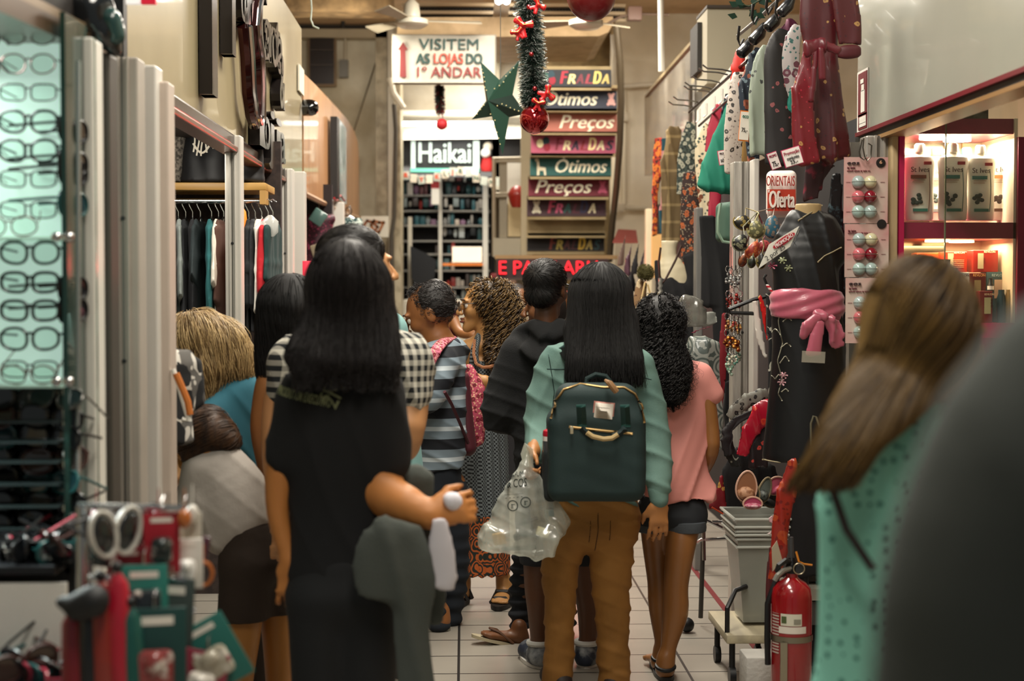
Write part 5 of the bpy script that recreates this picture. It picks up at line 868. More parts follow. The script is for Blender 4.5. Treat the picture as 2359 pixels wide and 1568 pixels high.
pm_.mesh('striped_polo', M('#76858f', .8, pat='stripes', c2='#12161e', c3='#c3cdd2', sc=7.2, th=.34, var=.05), w6, disp=lambda V: wrk(.012, 38, (.5, 0, 1), 5)(V)+fold(.003, 30, 5)(V)); c = Fld(.007, .01); ch(c, D, [(1018, 795, 30, .9), (1030, 806, 36, .9)], asp=.9); c.mesh('collar', M('#1b2230', .85), w6)
s = Fld(.009, .03); ch(s, D, [(1010, 1070, 52, .9), (1010, 1120, 54, .9)], asp=.9); ch(s, D, [(985, 1130, 50), (985, 1290, 36), (1010, 1440, 26, 1, -.02)]); ch(s, D, [(1030, 1130, 48, 1, .1), (1045, 1300, 36, 1, .1), (1036, 1430, 26, 1, .1)]); s.mesh('jeans', M('#141a22', .9), w6, disp=lambda V: .006*np.sin(V[:, 2]*90+2*wob(V, 12, 2))*np.clip((.5-V[:, 2])*4, .1, 1))
h = Fld(.0075, .018); h.ball(X6(0, -.03, .03), np.array((.086, .09, .088))*1.12, R6); h.ball(X6(0, .11, .035), .118*1.12, None, .01, 's'); h.ball(X6(0, .075, -.035), .1*1.12, None, .01, 's'); h.cut(X6(0, -.02, -.05), -R6[:, 2]); HM = M('#17100d', .55); ho = h.mesh('hair', HM, w6, disp=fold(.003, 90, 2)); strands(h, 900, 8, .05, HM, 'hair_strand', ho, .0013, flow=tuple(R6[:, 1]*.5+A3(0, 0, .2)), jit=.7, curl=.005, cfreq=160, off=.004, seed=11, lift=.006); strands(h, 220, 10, .06, HM, 'hair_curl', ho, .001, flow=(-.7, 0, .4), jit=.8, curl=.009, cfreq=150, off=.01, seed=12, lift=.02, sel=lambda V: ((V-X6(0, .03, .1))**2).sum(1) < .004)
for a, yw in ((fa, 78), (fb, 70)):
    d = yawv(yw); sd = np.cross(d, A3(0, 0, 1)); m = MB(); q = A3(a[0], a[1], 0); m.prism([q+d*(.1+.14*math.cos(t))+sd*.05*math.sin(t)+A3(0, 0, .002) for t in np.linspace(0, 6.28, 26, endpoint=False)], (0, 0, .018)); o = m.build('sandal', M('#8c8779', .6), w6)
    for f_ in (.04, .12): MB().tube([q+d*f_+sd*.045+A3(0, 0, .015), q+d*(f_+.01)+A3(0, 0, .075-.2*f_), q+d*f_-sd*.045+A3(0, 0, .015)], .009, 6).build('strap', M('#1c1512', .6), o)
fb_ = thing('floral_bag', 'pink and red floral shoulder bag with maroon side behind the striped man', 'bag', P(1090, 1040, D+.15)); s = Fld(.007, .03); ch(s, D+.18, [(1078, 850, 14), (1092, 900, 26, .9), (1090, 960, 28, 1.), (1095, 1010, 22, .9)], asp=.9); s.mesh('bag_front', M('#b3455c', .75, pat='floral', c2='#6e1220', c3='#e3b08e', sc=38., th=.7), fb_, disp=lambda V: .004*wob(V, 60, 2)); s = Fld(.008, .02); ch(s, D+.12, [(1070, 870, 12), (1072, 940, 16, 1.6), (1078, 1030, 20, 1.6)], asp=1.5); s.mesh('bag_side', M('#4a0f1c', .7), fb_)
MB().tube([P(x, y, d) for x, y, d in ((1078, 1020, D), (1062, 980, D-.1), (1040, 930, D-.24), (1024, 902, D-.3))], .008, 6).build('strap', M('#4a1420', .7), fb_); s = Fld(.006, .01); 
for q in ([(1040, 778, 14, .4, .02), (1018, 790, 15, .5, -.14), (1002, 812, 14, .5, -.24), (992, 836, 11, .5, -.26)],): ch(s, D, q, asp=.5)
s.mesh('floral_strap', M('#c2607a', .75, pat='floral', c2='#7c1220', c3='#e8c49a', sc=60., th=.7), fb_)
# ---------- curly haired woman
D = 7.5
w7 = thing('person', 'curly-haired woman in glasses and a long grey patterned dress looking left', 'person', P(1115, 1395, D))
b = Fld(.0075, .018); X7, R7 = head(b, P(1110, 706, D), 100, -2, 1.06); ch(b, D, [(1122, 745, 24), (1116, 800, 27, 1, .02)]); ch(b, D, [(1120, 840, 42, .6), (1122, 920, 36, .55), (1118, 1060, 40, .6)], asp=.65, u=(1, .3, 0)); ch(b, D, [(1085, 800, 22), (1122, 795, 28), (1165, 806, 22, 1, .06)])
ch(b, D, [(1082, 806, 22), (1074, 880, 17, 1, .1), (1085, 930, 14, 1, .0)]); ch(b, D, [(1170, 812, 21, 1, .04), (1165, 890, 19), (1150, 905, 17, 1, -.12), (1118, 878, 13, 1, -.2)]); hand(b, P(1118, 878, D-.2), A3(-1, -.1, -.2), A3(0, -.1, 1), A3(-.2, .7, -.5), 1, .7)
ch(b, D, [(1085, 1200, 26), (1066, 1340, 15)]); ch(b, D, [(1140, 1200, 26), (1160, 1340, 15)]); feet_skin(b, (*P(1066, 1375, D)[:2], .015), 160, .24); feet_skin(b, (*P(1162, 1380, D)[:2], .015), 170, .24); b.mesh('body', M('#b07f4a', .5, bump=.04, var=.05), w7); face_bits(X7, R7, 1.04, w7, '#7d4336', '#3a2417')
s = Fld(.0075, .03); ch(s, D, [(1122, 850, 46, .66), (1122, 900, 44, .66), (1118, 970, 50, .7), (1115, 1080, 56, .78), (1114, 1200, 58, .85), (1114, 1330, 60, .9)], asp=.7, u=(1, .3, 0)); s.ball(P(1117, 822, D-.14), (.062, .07, .052), None, .012, 's'); ch(s, D, [(1092, 838, 12, 1, -.08), (1094, 800, 9, 1, -.08), (1104, 772, 8, 1, -.02)]); ch(s, D, [(1156, 840, 12, 1, -.05), (1160, 806, 9, 1, -.04)]); s.cut(P(0, 1192, D), (0, 0, -1))
plt = lambda V: .006*np.sin(np.arctan2(V[:, 1]-D, V[:, 0]-P(1115, 0, D)[0])*14)*np.clip((1.1-V[:, 2])*3, 0, 1)
s.mesh('dress', M('#6f7779', .85, pat='hound', c2='#17191c', sc=330., var=.05), w7, disp=plt); s = Fld(.0075, .03); ch(s, D, [(1114, 1190, 58, .85), (1114, 1330, 61, .9)], asp=.7, u=(1, .3, 0)); s.cut(P(0, 1186, D), (0, 0, 1)); s.cut(P(0, 1326, D), (0, 0, -1)); s.mesh('paisley_hem', M('#1d2620', .85, pat='rings', c2='#b55a24', c3='#d8cdb8', sc=17.), w7, disp=plt)
MB().tube([P(*q) for q in ((1093, 782, D-.1), (1091, 815, D-.13), (1097, 838, D-.155), (1112, 846, D-.165), (1128, 845, D-.165), (1145, 838, D-.14))], .008, 6).build('neck_trim', M('#5a3a26', .8, pat='rings', c2='#b5764a', sc=60.), w7)
h = Fld(.0085, .025); h.ball(X7(0, -.035, .04), (.094, .1, .09)); ch(h, D, [(1150, 690, 38), (1160, 730, 38, 1, .0), (1172, 775, 34), (1176, 800, 22)]); ch(h, D, [(1148, 740, 24, 1, .02), (1146, 800, 20, 1, -.06), (1140, 830, 10, 1, -.12)]); h.ball(X7(0, .1, -.03), (.115, .115, .12), None, .01, 's'); CB = M('#3a2a19', .5, var=.2); ho = h.mesh('hair', CB, w7, disp=lambda V: .012*wob(V, 55, 3)+.006*wob(V, 120, 4))
strands(h, 480, 44, .24, CB, 'hair_curl', ho, .0038, jit=.4, curl=.011, cfreq=170., off=.008, seed=9, lift=.016); strands(h, 300, 44, .22, M('#7d6138', .5, var=.2), 'hair_curl', ho, .0028, jit=.45, curl=.012, cfreq=170., off=.012, seed=19, lift=.018, flow=(.25, 0, -1))
g7 = thing('eyeglasses', 'thin dark sunglasses on the curly-haired woman', 'glasses', X7(0, .11, .012)); [MB().tube([X7(a*.036+.027*math.cos(t), .112+.003*math.cos(t), .006+.022*math.sin(t)) for t in np.linspace(0, 6.28, 20)], .0022, 6).build('rim', M('#5a4636', .3, .6), g7) for a in (-1, 1)]
[MB().lathe(X7(a*.036, .112, .006), [(.026, 0), (.02, .002), (0, .003)], 18, R7[:, 1]).build('lens', M('#2b221d', .12, alpha=.75), g7) for a in (-1, 1)]; [MB().tube([X7(a*.062, .108, .016), X7(a*.08, .05, .018), X7(a*.082, -.01, .012)], .0022, 6).build('temple', M('#2a221c', .3), g7) for a in (-1, 1)]
for x, yw in ((1066, 160), (1162, 170)):
    q = P(x, 1375, D)*A3(1, 1, 0); d = yawv(yw); sd = np.cross(d, A3(0, 0, 1)); m = MB(); m.prism([q+d*(.09+.14*math.cos(t))+sd*.05*math.sin(t)+A3(0, 0, .002) for t in np.linspace(0, 6.28, 26, endpoint=False)], (0, 0, .022)); o = m.build('sandal', M('#17120f', .6), w7)
    for f_ in (.0, .06, .13): MB().tube([q+d*f_+sd*.048+A3(0, 0, .02), q+d*(f_+.01)+sd*.025+A3(0, 0, .085-.3*f_), q+d*(f_+.01)-sd*.025+A3(0, 0, .085-.3*f_), q+d*f_-sd*.048+A3(0, 0, .02)], .012, 6).build('strap', M('#17120f', .6), o)
# ---------- person in mint shirt, mostly hidden
D = 6.0
wm = thing('person', 'person in a pale mint shirt hidden between the plaid and the striped man', 'person', P(890, 1560, D)*A3(1, 1, 0)); b = Fld(.012, .02); head(b, P(850, 690, D), 60, -20); ch(b, D, [(862, 740, 28), (868, 770, 32)]); ch(b, D, [(875, 820, 56, .8), (895, 1100, 50, .9)], asp=.8); [ch(b, D, [(x, 1140, 40), (x, 1500, 20)]) for x in (870, 920)]; b.mesh('body', SK3, wm); s = Fld(.011, .03); ch(s, D, [(882, 765, 58, .9), (890, 850, 62, .9), (905, 1000, 62, .9), (915, 1080, 60, .9)], asp=.9); s.mesh('mint_shirt', M('#7fa8a6', .9), wm, disp=fold(.004, 25, 2)); s = Fld(.012, .03); [ch(s, D, [(x, 1090, 50), (x, 1500, 32)]) for x in (880, 925)]; s.mesh('trousers', M('#1a1c22', .9), wm); h = Fld(.011, .02); ch(h, D, [(846, 675, 50), (850, 700, 46)]); h.mesh('hair', HM, wm); [shoe(wm, (*P(x, 1555, D)[:2], 0), 60) for x in (870, 920)]
# ---------- background figures
D = 9.2
wb = thing('person', 'small far-off person in a maroon top with dark hair, one arm out', 'person', P(1030, 1250, D)*A3(1, 1, 0)); b = Fld(.012, .02); head(b, P(1008, 690, D), 110); ch(b, D, [(1015, 720, 18), (1020, 750, 20)]); ch(b, D, [(1022, 770, 30, .7), (1025, 900, 28, .8)], asp=.7); ch(b, D, [(1042, 730, 14), (1058, 765, 11, 1, -.1), (1088, 772, 9, 1, -.2)]); hand(b, P(1088, 772, D-.2), A3(1, -.2, .1), A3(0, 0, 1), A3(0, 1, 0), .9); [ch(b, D, [(x, 960, 26), (x, 1220, 12)]) for x in (1010, 1040)]; b.mesh('body', SK2, wb); s = Fld(.012, .02); ch(s, D, [(1022, 765, 32, .7), (1025, 920, 32, .8)], asp=.7); ch(s, D, [(1022, 745, 18), (1046, 722, 14)]); s.mesh('maroon_top', M('#5a1420', .85), wb); s = Fld(.013, .02); [ch(s, D, [(x, 930, 30), (x, 1230, 18)]) for x in (1010, 1040)]; s.mesh('trousers', M('#202024', .9), wb); h = Fld(.011, .02); ch(h, D, [(1004, 680, 36), (1014, 704, 34)]); h.ball(P(1002, 660, D), .045); h.mesh('hair', HM, wb); [shoe(wb, (*P(x, 1256, D)[:2], 0), 120) for x in (1010, 1040)]
D = 11.5
wb = thing('person', 'small far-off dark-haired person just left of the hoodie man', 'person', P(1190, 1138, D)*A3(1, 1, 0)); b = Fld(.014, .02); head(b, P(1190, 692, D), 30); ch(b, D, [(1190, 715, 14), (1190, 735, 16)]); ch(b, D, [(1190, 760, 26, .7), (1190, 880, 24, .8)], asp=.7); [ch(b, D, [(x, 900, 20), (x, 1120, 10)]) for x in (1180, 1202)]; b.mesh('body', SK3, wb); s = Fld(.014, .02); ch(s, D, [(1190, 755, 30, .7), (1190, 880, 28, .8)], asp=.7); s.mesh('brown_top', M('#4a2620', .85), wb); h = Fld(.012, .02); ch(h, D, [(1190, 680, 27), (1194, 715, 22)]); h.mesh('hair', HM, wb); s = Fld(.013, .02); [ch(s, D, [(x, 890, 24), (x, 1120, 15)]) for x in (1180, 1202)]; s.mesh('trousers', M('#202024', .9), wb); [shoe(wb, (*P(x, 1140, D)[:2], 0), 30) for x in (1180, 1202)]
# ---------- right woman in mint blouse
D = 2.7
w11 = thing('person', 'woman with long brown hair and a dotted mint blouse, blurred at the right', 'person', P(2050, 2600, D)*A3(1, 1, 0))
b = Fld(.011, .02); X11, R11 = head(b, P(2140, 775, D), -62, -12, 1.05); ch(b, D, [(2110, 880, 55), (2080, 970, 62)]); ch(b, D, [(2050, 1100, 105, .6), (2035, 1300, 100, .6), (2030, 1600, 110, .65)], asp=.7); ch(b, D, [(2175, 1030, 50), (2225, 1290, 46, 1, .1), (2290, 1350, 38, 1, .35)]); hand(b, P(2290, 1350, D+.35), A3(.3, 1, .2), A3(0, 0, 1), A3(-1, 0, 0)); [ch(b, D, [(x, 1750, 85), (x, 2500, 40)]) for x in (1980, 2090)]; b.mesh('body', M('#a87a52', .5), w11)
s = Fld(.0115, .05); ch(s, D, [(2045, 1075, 150, .6), (2020, 1250, 138, .65), (2018, 1450, 140, .7), (2030, 1640, 160, .7)], asp=.7); ch(s, D, [(1985, 1060, 75, .9), (2070, 990, 85, .8), (2160, 1020, 80, .9)]); ch(s, D, [(2175, 1030, 80), (2220, 1250, 75, 1, .05)]); s.mesh('mint_blouse', M('#86c9b6', .8, pat='dots', c2='#1f5a52', sc=48., th=.42, var=.08), w11, disp=wrk(.014, 26, (1, 0, .5), 3)); MB().tube([P(x, y, D-.12+.0*x) for x, y in ((1905, 1010), (1915, 1120), (1950, 1220), (2010, 1310))], .008, 6).build('bag_strap', M('#1d1718', .6), w11)
s = Fld(.015, .05); ch(s, D, [(2030, 1640, 165, .75), (2035, 1750, 170, .8)], asp=.7); [ch(s, D, [(x, 1780, 100), (x, 2480, 60)]) for x in (1980, 2090)]; s.mesh('dark_trousers', M('#15161a', .9), w11); [shoe(w11, (*P(x, 2550, D)[:2], 0), -40) for x in (1980, 2090)]
h = Fld(.011, .04); h.ball(X11(0, -.025, .03), (.094, .11, .11)); ch(h, D, [(2120, 755, 112, .9), (2075, 850, 98, .7, -.03), (2010, 935, 82, .6, -.08), (1945, 1010, 55, .5, -.12), (1895, 1070, 28, .4, -.14), (1878, 1095, 14, .4, -.14)], asp=.7); h.ball(X11(0, .11, -.02), (.1, .09, .12), None, .01, 's'); BH = M('#2b1c0e', .6, pat='wood', c2='#5f451f', sc=30., var=.1); ho = h.mesh('hair', BH, w11, disp=fold(.004, 60, 3, .05)); strands(h, 1300, 26, .45, BH, 'hair_strand', ho, .0016, flow=(-.65, -.05, -1), jit=.05, seed=6, off=.003, free_z=P(0, 1040, 2.7)[2], zend=P(0, 1110, 2.7)[2]); strands(h, 500, 26, .4, M('#76592a', .45), 'hair_strand', ho, .0014, flow=(-.65, -.05, -1), jit=.05, seed=16, off=.005, free_z=P(0, 1040, 2.7)[2], zend=P(0, 1110, 2.7)[2])
# ---------- nearest person at the right edge
D = .98
w12 = thing('person', 'very near out-of-focus person in a dark grey jacket at the right edge', 'person', (P(2500, 784, D)[0], D, 0)); k = D/F
b = Fld(.014, .03); cx = P(2900, 0, D)[0]; head(b, A3(cx+.06, D, 1.66), -10, 0, 1.05); b.rc(A3(cx+.06, D, 1.58), A3(cx+.06, D, 1.5), .055, .06); b.el(A3(cx+.06, D, 1.42), A3(cx+.06, D, .95), (.16, .1), (.15, .1), A3(1, 0, 0)); b.rc(A3(cx-.1, D-.02, 1.42), A3(cx-.16, D-.02, 1.15), .05, .045); b.rc(A3(cx-.16, D-.02, 1.15), A3(cx-.05, D+.2, 1.05), .04, .03); hand(b, A3(cx-.05, D+.2, 1.05), A3(.3, 1, .2), A3(0, 0, 1), A3(1, 0, 0)); b.rc(A3(cx, D, .9), A3(cx, D, .08), .085, .04); b.rc(A3(cx+.14, D, .9), A3(cx+.14, D, .08), .085, .04); b.mesh('body', SK2, w12)
s = Fld(.013, .06); s.el(A3(cx+.06, D, 1.4), A3(cx+.06, D, .85), (.2, .13), (.2, .14), A3(1, 0, 0)); ch(s, D, [(2640, 790, 230, 1, .0), (2480, 900, 250), (2340, 1120, 250), (2260, 1400, 255), (2250, 1700, 245)], k=.06); s.rc(A3(cx-.02, D, 1.45), A3(cx+.14, D, 1.47), .075, .075); s.mesh('grey_jacket', M('#4b4e4a', .95, bump=.1, var=.08), w12, disp=wrk(.014, 20, (1, 0, .6), 3))
s = Fld(.016, .03); s.rc(A3(cx, D, .9), A3(cx, D, .08), .11, .06); s.rc(A3(cx+.14, D, .9), A3(cx+.14, D, .08), .11, .06); s.mesh('trousers', M('#17181b', .9), w12); [shoe(w12, (cx+a, D-.03, 0), 0) for a in (0, .14)]; h = Fld(.013, .03); h.ball(A3(cx+.05, D-.02, 1.69), (.095, .11, .11)); h.rc(A3(cx+.05, D-.05, 1.65), A3(cx+.04, D-.06, 1.5), .09, .07); h.mesh('hair', HM, w12)
# ================================================= left stalls
# ---- glasses display (D about 3.5)
DC = 3.55
dc = thing('display_case', 'mint green lit display case full of eyeglasses at the left edge', 'display case', P(60, 900, DC)*A3(1, 1, 0))
XR = P(150, 0, DC)[0]; mintm = M('#b9d6c8', .5, em=.7, var=.04)
MB().bx(-1.9, XR, DC+.12, DC+.15, P(0, 885, DC)[2], 2.18).build('back_panel', mintm, dc, smooth=False)
MB().bx(-1.9, XR, DC+.05, DC+.4, P(0, 1310, DC)[2], P(0, 885, DC)[2]-.01).build('lower_back', M('#6a7672', .3, .3, pat='speck', c2='#2a3030', sc=12.), dc, smooth=False)
MB().bx(XR, XR+.012, DC-.05, DC+.15, .9, 2.18).build('side_edge', M('#1d3a33', .2, coat=.5), dc, smooth=False)
MB().bx(P(144, 0, DC)[0], P(188, 0, DC)[0], DC+.12, DC+.13, .6, 2.15).build('side_mirror', M('#8fb0a6', .12, .6, pat='speck', c2='#5b7a70', sc=14.), dc, smooth=False)
for y in (552, 884): 
    MB().bx(-1.9, P(158, 0, DC)[0], DC-.1, DC+.12, P(0, y+3, DC)[2], P(0, y-3, DC)[2]).build('glass_shelf', M('#bfe0d2', .1, alpha=.75, coat=.5), dc, smooth=False)
    for x in (132, 160): MB().lathe(P(x, y-6, DC-.12), [(.011, 0), (.011, .012), (.006, .016), (0, .017)], 12, (0, -1, 0)).build('shelf_clamp', chrome, dc)
for i, y in enumerate((940, 985, 1030, 1080, 1130, 1180, 1225)): MB().bx(-1.9, P(150, 0, DC)[0], DC-.1, DC+.05, P(0, y+26, DC)[2], P(0, y+23, DC)[2]).build('shelf', M('#1c2424', .3), dc, smooth=False)
MB().bx(-1.9, P(190, 0, DC)[0], DC-.28, DC+.1, P(0, 1310, DC-.2)[2], P(0, 1288, DC-.2)[2], .004).build('counter_top', M('#17181b', .3), dc, smooth=False)
MB().bx(-1.9, P(140, 0, DC-.27)[0], DC-.28, DC-.26, P(0, 1508, DC-.1)[2], P(0, 1310, DC-.1)[2]).build('white_panel', M('#d9d6cd', .5), dc, smooth=False); MB().bx(-1.9, P(150, 0, DC-.1)[0], DC-.05, DC+.1, 0, P(0, 1310, DC-.1)[2]).build('base', M('#1a1b1d', .5), dc, smooth=False)
for x in (180, 150): MB().tube([P(x, 140, DC-.02), P(x, 1300, DC-.02)], .006, 8).build('upright_tube', M('#cfd6d2', .2, .8), dc)
area((-1.15, DC-.25, P(0, 890, DC)[2]), .5, 8, (.9, 1, .95), (math.radians(-25), 0, 0), .1)  # added lamp at the glass shelf, brightens the dark sunglasses shelves below
for x in (-1.8, -1.35): area((x+.15, DC-.05, 2.12), .25, 3.5, (.9, 1, .95), (math.radians(-20), 0, 0), .1)
def glasses_mesh(w_=.135, h_=.036, rnd=.35, thick=.003, frame='#1d1b1c', lens=None, metal=0.):
    """eyeglasses standing at the origin, lenses facing -Y"""
    g = thing('eyeglasses', None, None); lw = w_*.43
    def outline(s_, f=1.): 
        out = []
        for t in np.linspace(0, 2*math.pi, 26): c, s = math.cos(t), math.sin(t); e = rnd*.6+.4; out.append(A3(s_*w_*.26+lw/2*f*math.copysign(abs(c)**e, c), -.004*abs(c), h_/2*f*math.copysign(abs(s)**e, s)*(1.-.12*c*s_*(s < 0))))
        return out
    m = MB()
    for s_ in (-1, 1): m.tube(outline(s_), thick, 6, cap=False)
    m.tube([A3(-w_*.06, 0, h_*.2), A3(0, -.004, h_*.28), A3(w_*.06, 0, h_*.2)], thick, 6); m.build('frame', M(frame, .25, metal, var=0.), g)
    for s_ in (-1, 1):
        l = MB(); o = outline(s_, .98); l.poly(o[:-1]); l.build('lens', lens or glassmat('#f0fbf6', .07), g, smooth=False); MB().tube([A3(s_*w_*.49, 0, h_*.22), A3(s_*w_*.5, .03, h_*.2), A3(s_*w_*.47, .12, h_*.1)], thick*.9, 5).build('temple', M(frame, .25, metal, var=0.), g)
    return g
gl = [glasses_mesh(.138, .045, .5, .0042, '#15181a'), glasses_mesh(.14, .05, .75, .0038, '#101416'), glasses_mesh(.135, .038, .3, .0022, '#2a2223', metal=.5), glasses_mesh(.13, .045, .9, .002, '#6a3a34', metal=.3)]
sgl = [glasses_mesh(.15, .052, .6, .004, '#101113', M('#16181b', .08, coat=1.)), glasses_mesh(.148, .05, .7, .003, '#6c6a66', M('#2c3a3c', .06, .3, coat=1.), .8), glasses_mesh(.15, .055, .6, .0045, '#3a1f1b', M('#3c2a20', .08, coat=1.)), glasses_mesh(.15, .05, .5, .004, '#8d2a3a', M('#20252a', .08, coat=1.)), glasses_mesh(.15, .052, .6, .004, '#1c4a4a', M('#1b3a40', .06, coat=1.))]
usedg = set()
def put(proto, loc, rz=0., rx=0., ry=0., label=None, group=None, name='eyeglasses', cat='glasses'):
    if proto.name not in usedg: o = proto; usedg.add(proto.name)
    else: o = copy_tree(proto)
    o.name = name; o.location = tuple(loc); o.rotation_euler = (rx, ry, rz); tag(o, label, cat, group); return o
ordn = ['top', 'second', 'third', 'fourth', 'fifth', 'sixth', 'seventh', 'eighth']
for i, (y, k_, fd) in enumerate(((80, 3, 'pale thin'), (147, 3, 'reddish brown thin'), (213, 2, 'dark thin'), (280, 1, 'heavy dark'), (347, 1, 'heavy dark'), (412, 2, 'slim dark'), (483, 2, 'slim dark'))):
    put(gl[k_], P(66, y, DC), 0, 0, 0, fd+' framed eyeglasses, '+ordn[i]+' in the upper mint column'); 
    if i in (0, 1, 3, 4, 5): put(gl[(k_+1) % 4], P(-72, y+6, DC-.04), .1, 0, 0, fd+' framed eyeglasses cut by the left picture edge, '+ordn[i]+' row')
put(gl[3], P(20, 520, DC-.08), .2, .3, 0, 'pink tinted eyeglasses lying on the upper glass shelf of the mint display')
for i, (y, k_, fd) in enumerate(((582, 1, 'round black'), (650, 0, 'square black'), (715, 0, 'bold square black'), (780, 1, 'glossy black'), (850, 2, 'slim dark'))): put(gl[k_], P(70, y, DC), 0, 0, 0, fd+' framed eyeglasses, '+ordn[i]+' in the lower mint column')
put(gl[3], P(66, 862, DC-.08), 0, .4, 0, 'brown tinted eyeglasses resting on the lower glass shelf of the mint display')
for i, y in enumerate((160, 195, 275, 300, 345, 375, 398, 470, 612, 665, 715)): put(sgl[(i*2) % 5] if i % 3 else sgl[0], P(165, y, DC+.02), math.radians(78), 0, 0, 'dark sunglasses seen side-on in the narrow column beside the mint display, '+('topmost', 'second', 'third', 'fourth', 'fifth', 'sixth', 'seventh', 'eighth', 'ninth', 'tenth', 'lowest')[i], None, 'sunglasses', 'sunglasses')
sgc = ['black', 'smoky metal framed', 'brown', 'red framed', 'teal']
for r_, y in enumerate((912, 958, 1003, 1055, 1105, 1155, 1200)):
    for c_ in range(3):
        k_ = (r_*2+c_*3) % 5 if random.random() > .4 else 0
        put(sgl[k_], P(-40+82*c_+random.uniform(-8, 8), y+4, DC-.02+.03*(c_ % 2)), random.uniform(-.35, .35), random.uniform(-.5, .1), random.uniform(-.12, .12), sgc[k_]+' sunglasses on the '+ordn[r_]+' dark shelf of the left case, '+['at the left', 'in the middle', 'at the right'][c_], None, 'sunglasses', 'sunglasses')
for i in range(11): put(sgl[i % 5 if i % 2 else 0], P(-10+19*i, 1262+random.uniform(-14, 12), DC-.22+random.uniform(-.03, .06)), random.uniform(-1.2, 1.2), random.uniform(-.1, .5), random.uniform(-.2, .2), sgc[i % 5 if i % 2 else 0]+' sunglasses in the heap on the black counter edge, '+ORD[i]+' from left', 'sunglasses heaped on the counter', 'sunglasses', 'sunglasses')
for i in range(10): put(sgl[(i*3) % 5], P(-20+18*i, 1545+random.uniform(-18, 16), DC-.4+random.uniform(-.04, .06)), random.uniform(-1.2, 1.2), random.uniform(-.1, .5), random.uniform(-.2, .2), sgc[(i*3) % 5]+' sunglasses in the low bottom left tray, '+ORD[i]+' from left', 'sunglasses in the low tray', 'sunglasses', 'sunglasses')
tag(MB().bx(-1.5, P(170, 0, DC-.4)[0], DC-.55, DC-.12, P(0, 1568, DC-.4)[2]-.02, P(0, 1562, DC-.4)[2], .004).bx(-1.4, P(150, 0, DC-.4)[0], DC-.45, DC-.2, 0, P(0, 1568, DC-.4)[2]-.02).build('goods_tray', M('#1c1d20', .4), smooth=False), 'low black stand and tray at the bottom left corner', 'tray')
# ---- accessory rack in front of the posts, D about 2.95
DA = 3.0
rk = thing('accessory_rack', 'chrome rack arm carrying goggles, packets and umbrellas at the lower left', 'rack', P(190, 1568, DA)*A3(1, 1, 0)); MB().tube([P(190, 1165, DA)*A3(1, 1, 0), P(190, 1165, DA)], .013, 10).build('pole', chrome, rk)
for y in (1165, 1330): MB().tube([P(180, y, DA), P(430, y+6, DA)], .007, 8).build('arm', chrome, rk)
def goggle(c, s, col, rim, label, rz=.3):
    t = thing('swim_goggles', label, 'goggles', c); R = Rz(rz)
    for sg_ in (-1, 1):
        q = c+R@A3(sg_*.035*s, 0, 0); m = MB(); m.ball((0, 0, 0), 1., 18, (.034*s, .02*s, .05*s)); m.v = [tuple(q+R@(Ry(.35*sg_)@np.array(v))) for v in m.v]; m.build('lens', M(col, .08, .3, coat=1.), t)
        MB().tube([q+R@(Ry(.35*sg_)@A3(.036*s*math.cos(a), -.006, .053*s*math.sin(a))) for a in np.linspace(0, 6.283, 24)], .006*s, 6).build('rim', M(rim, .3), t)
    MB().tube([c+R@A3(.07*s, .01, 0), c+R@A3(.09*s, .05, .02), c+R@A3(0, .07, .02), c+R@A3(-.09*s, .05, .02), c+R@A3(-.07*s, .01, 0)], .005*s, 6).build('strap', blk, t); return t
goggle(P(262, 1225, DA-.06), .85, '#23282a', '#c9c5bb', 'black and white swim goggles on the rack at the lower left', .95); goggle(P(318, 1205, DA+.05), .7, '#15181a', '#101214', 'black swim goggles behind the black and white pair', .9)
goggle(P(395, 1225, DA+.12), .55, '#5a1220', '#8d1426', 'small red goggles on the right part of the rack', .2)
def pack(c, w_, h_, card, blob, label, rz=0., tilt=0., cat='packet', shape='ball'):
    t = thing('hanging_pack', label, cat, c); R = Rz(rz)@Ry(tilt); MB().box(c-R@A3(0, 0, h_/2), (w_/2, .003, h_/2), R, .002).build('backing_card', M(card, .5, var=.1), t)
    m = MB()
    if shape == 'ball': m.box((0, 0, 0), (w_*.3, .014, h_*.22), None, .012); m.ball((0, -.01, h_*.1), 1., 12, (w_*.18, .016, h_*.12))
    else: m.box((0, 0, 0), (w_*.36, .018, h_*.32), None, .01)
    m.v = [tuple(c+R@(np.array(v)+A3(0, -.018, -h_*.6))) for v in m.v]; m.build('contents', M(blob, .25, coat=.5, pat='speck', c2='#d8d0c4', sc=40., th=.6), t)
    m = MB().box(c-R@A3(0, 0, h_*.12), (w_*.3, .004, h_*.04), R); m.build('header_print', M('#e9e2d6', .5), t)
    MB().tube([c+A3(0, 0, -.004), c+A3(0, 0, .022), c+A3(0, .02, .03)], .002, 6).build('hook', chrome, t); return t
pack(P(372, 1180, DA), .07, .12, '#a01626', '#1d2b2a', 'red card packet with a dark blister hanging on the accessory rack', .2)
pack(P(425, 1178, DA+.1), .07, .15, '#b9b3a5', '#c9a24a', 'grey, gold and white packet hanging at the right end of the rack', -.1)
pack(P(432, 1240, DA+.04), .06, .1, '#d8d2c8', '#e9e6e0', 'small white and silver packet below the gold one', .1)
pack(P(332, 1300, DA-.05), .09, .16, '#2a7a6e', '#20262a', 'teal card packet at the centre of the lower rack', .15, 0, 'packet', 'box'); pack(P(398, 1330, DA), .09, .2, '#3b4643', '#2a2d2c', 'clear sleeve with dark contents on the lower rack', -.1, .05, 'packet', 'box')
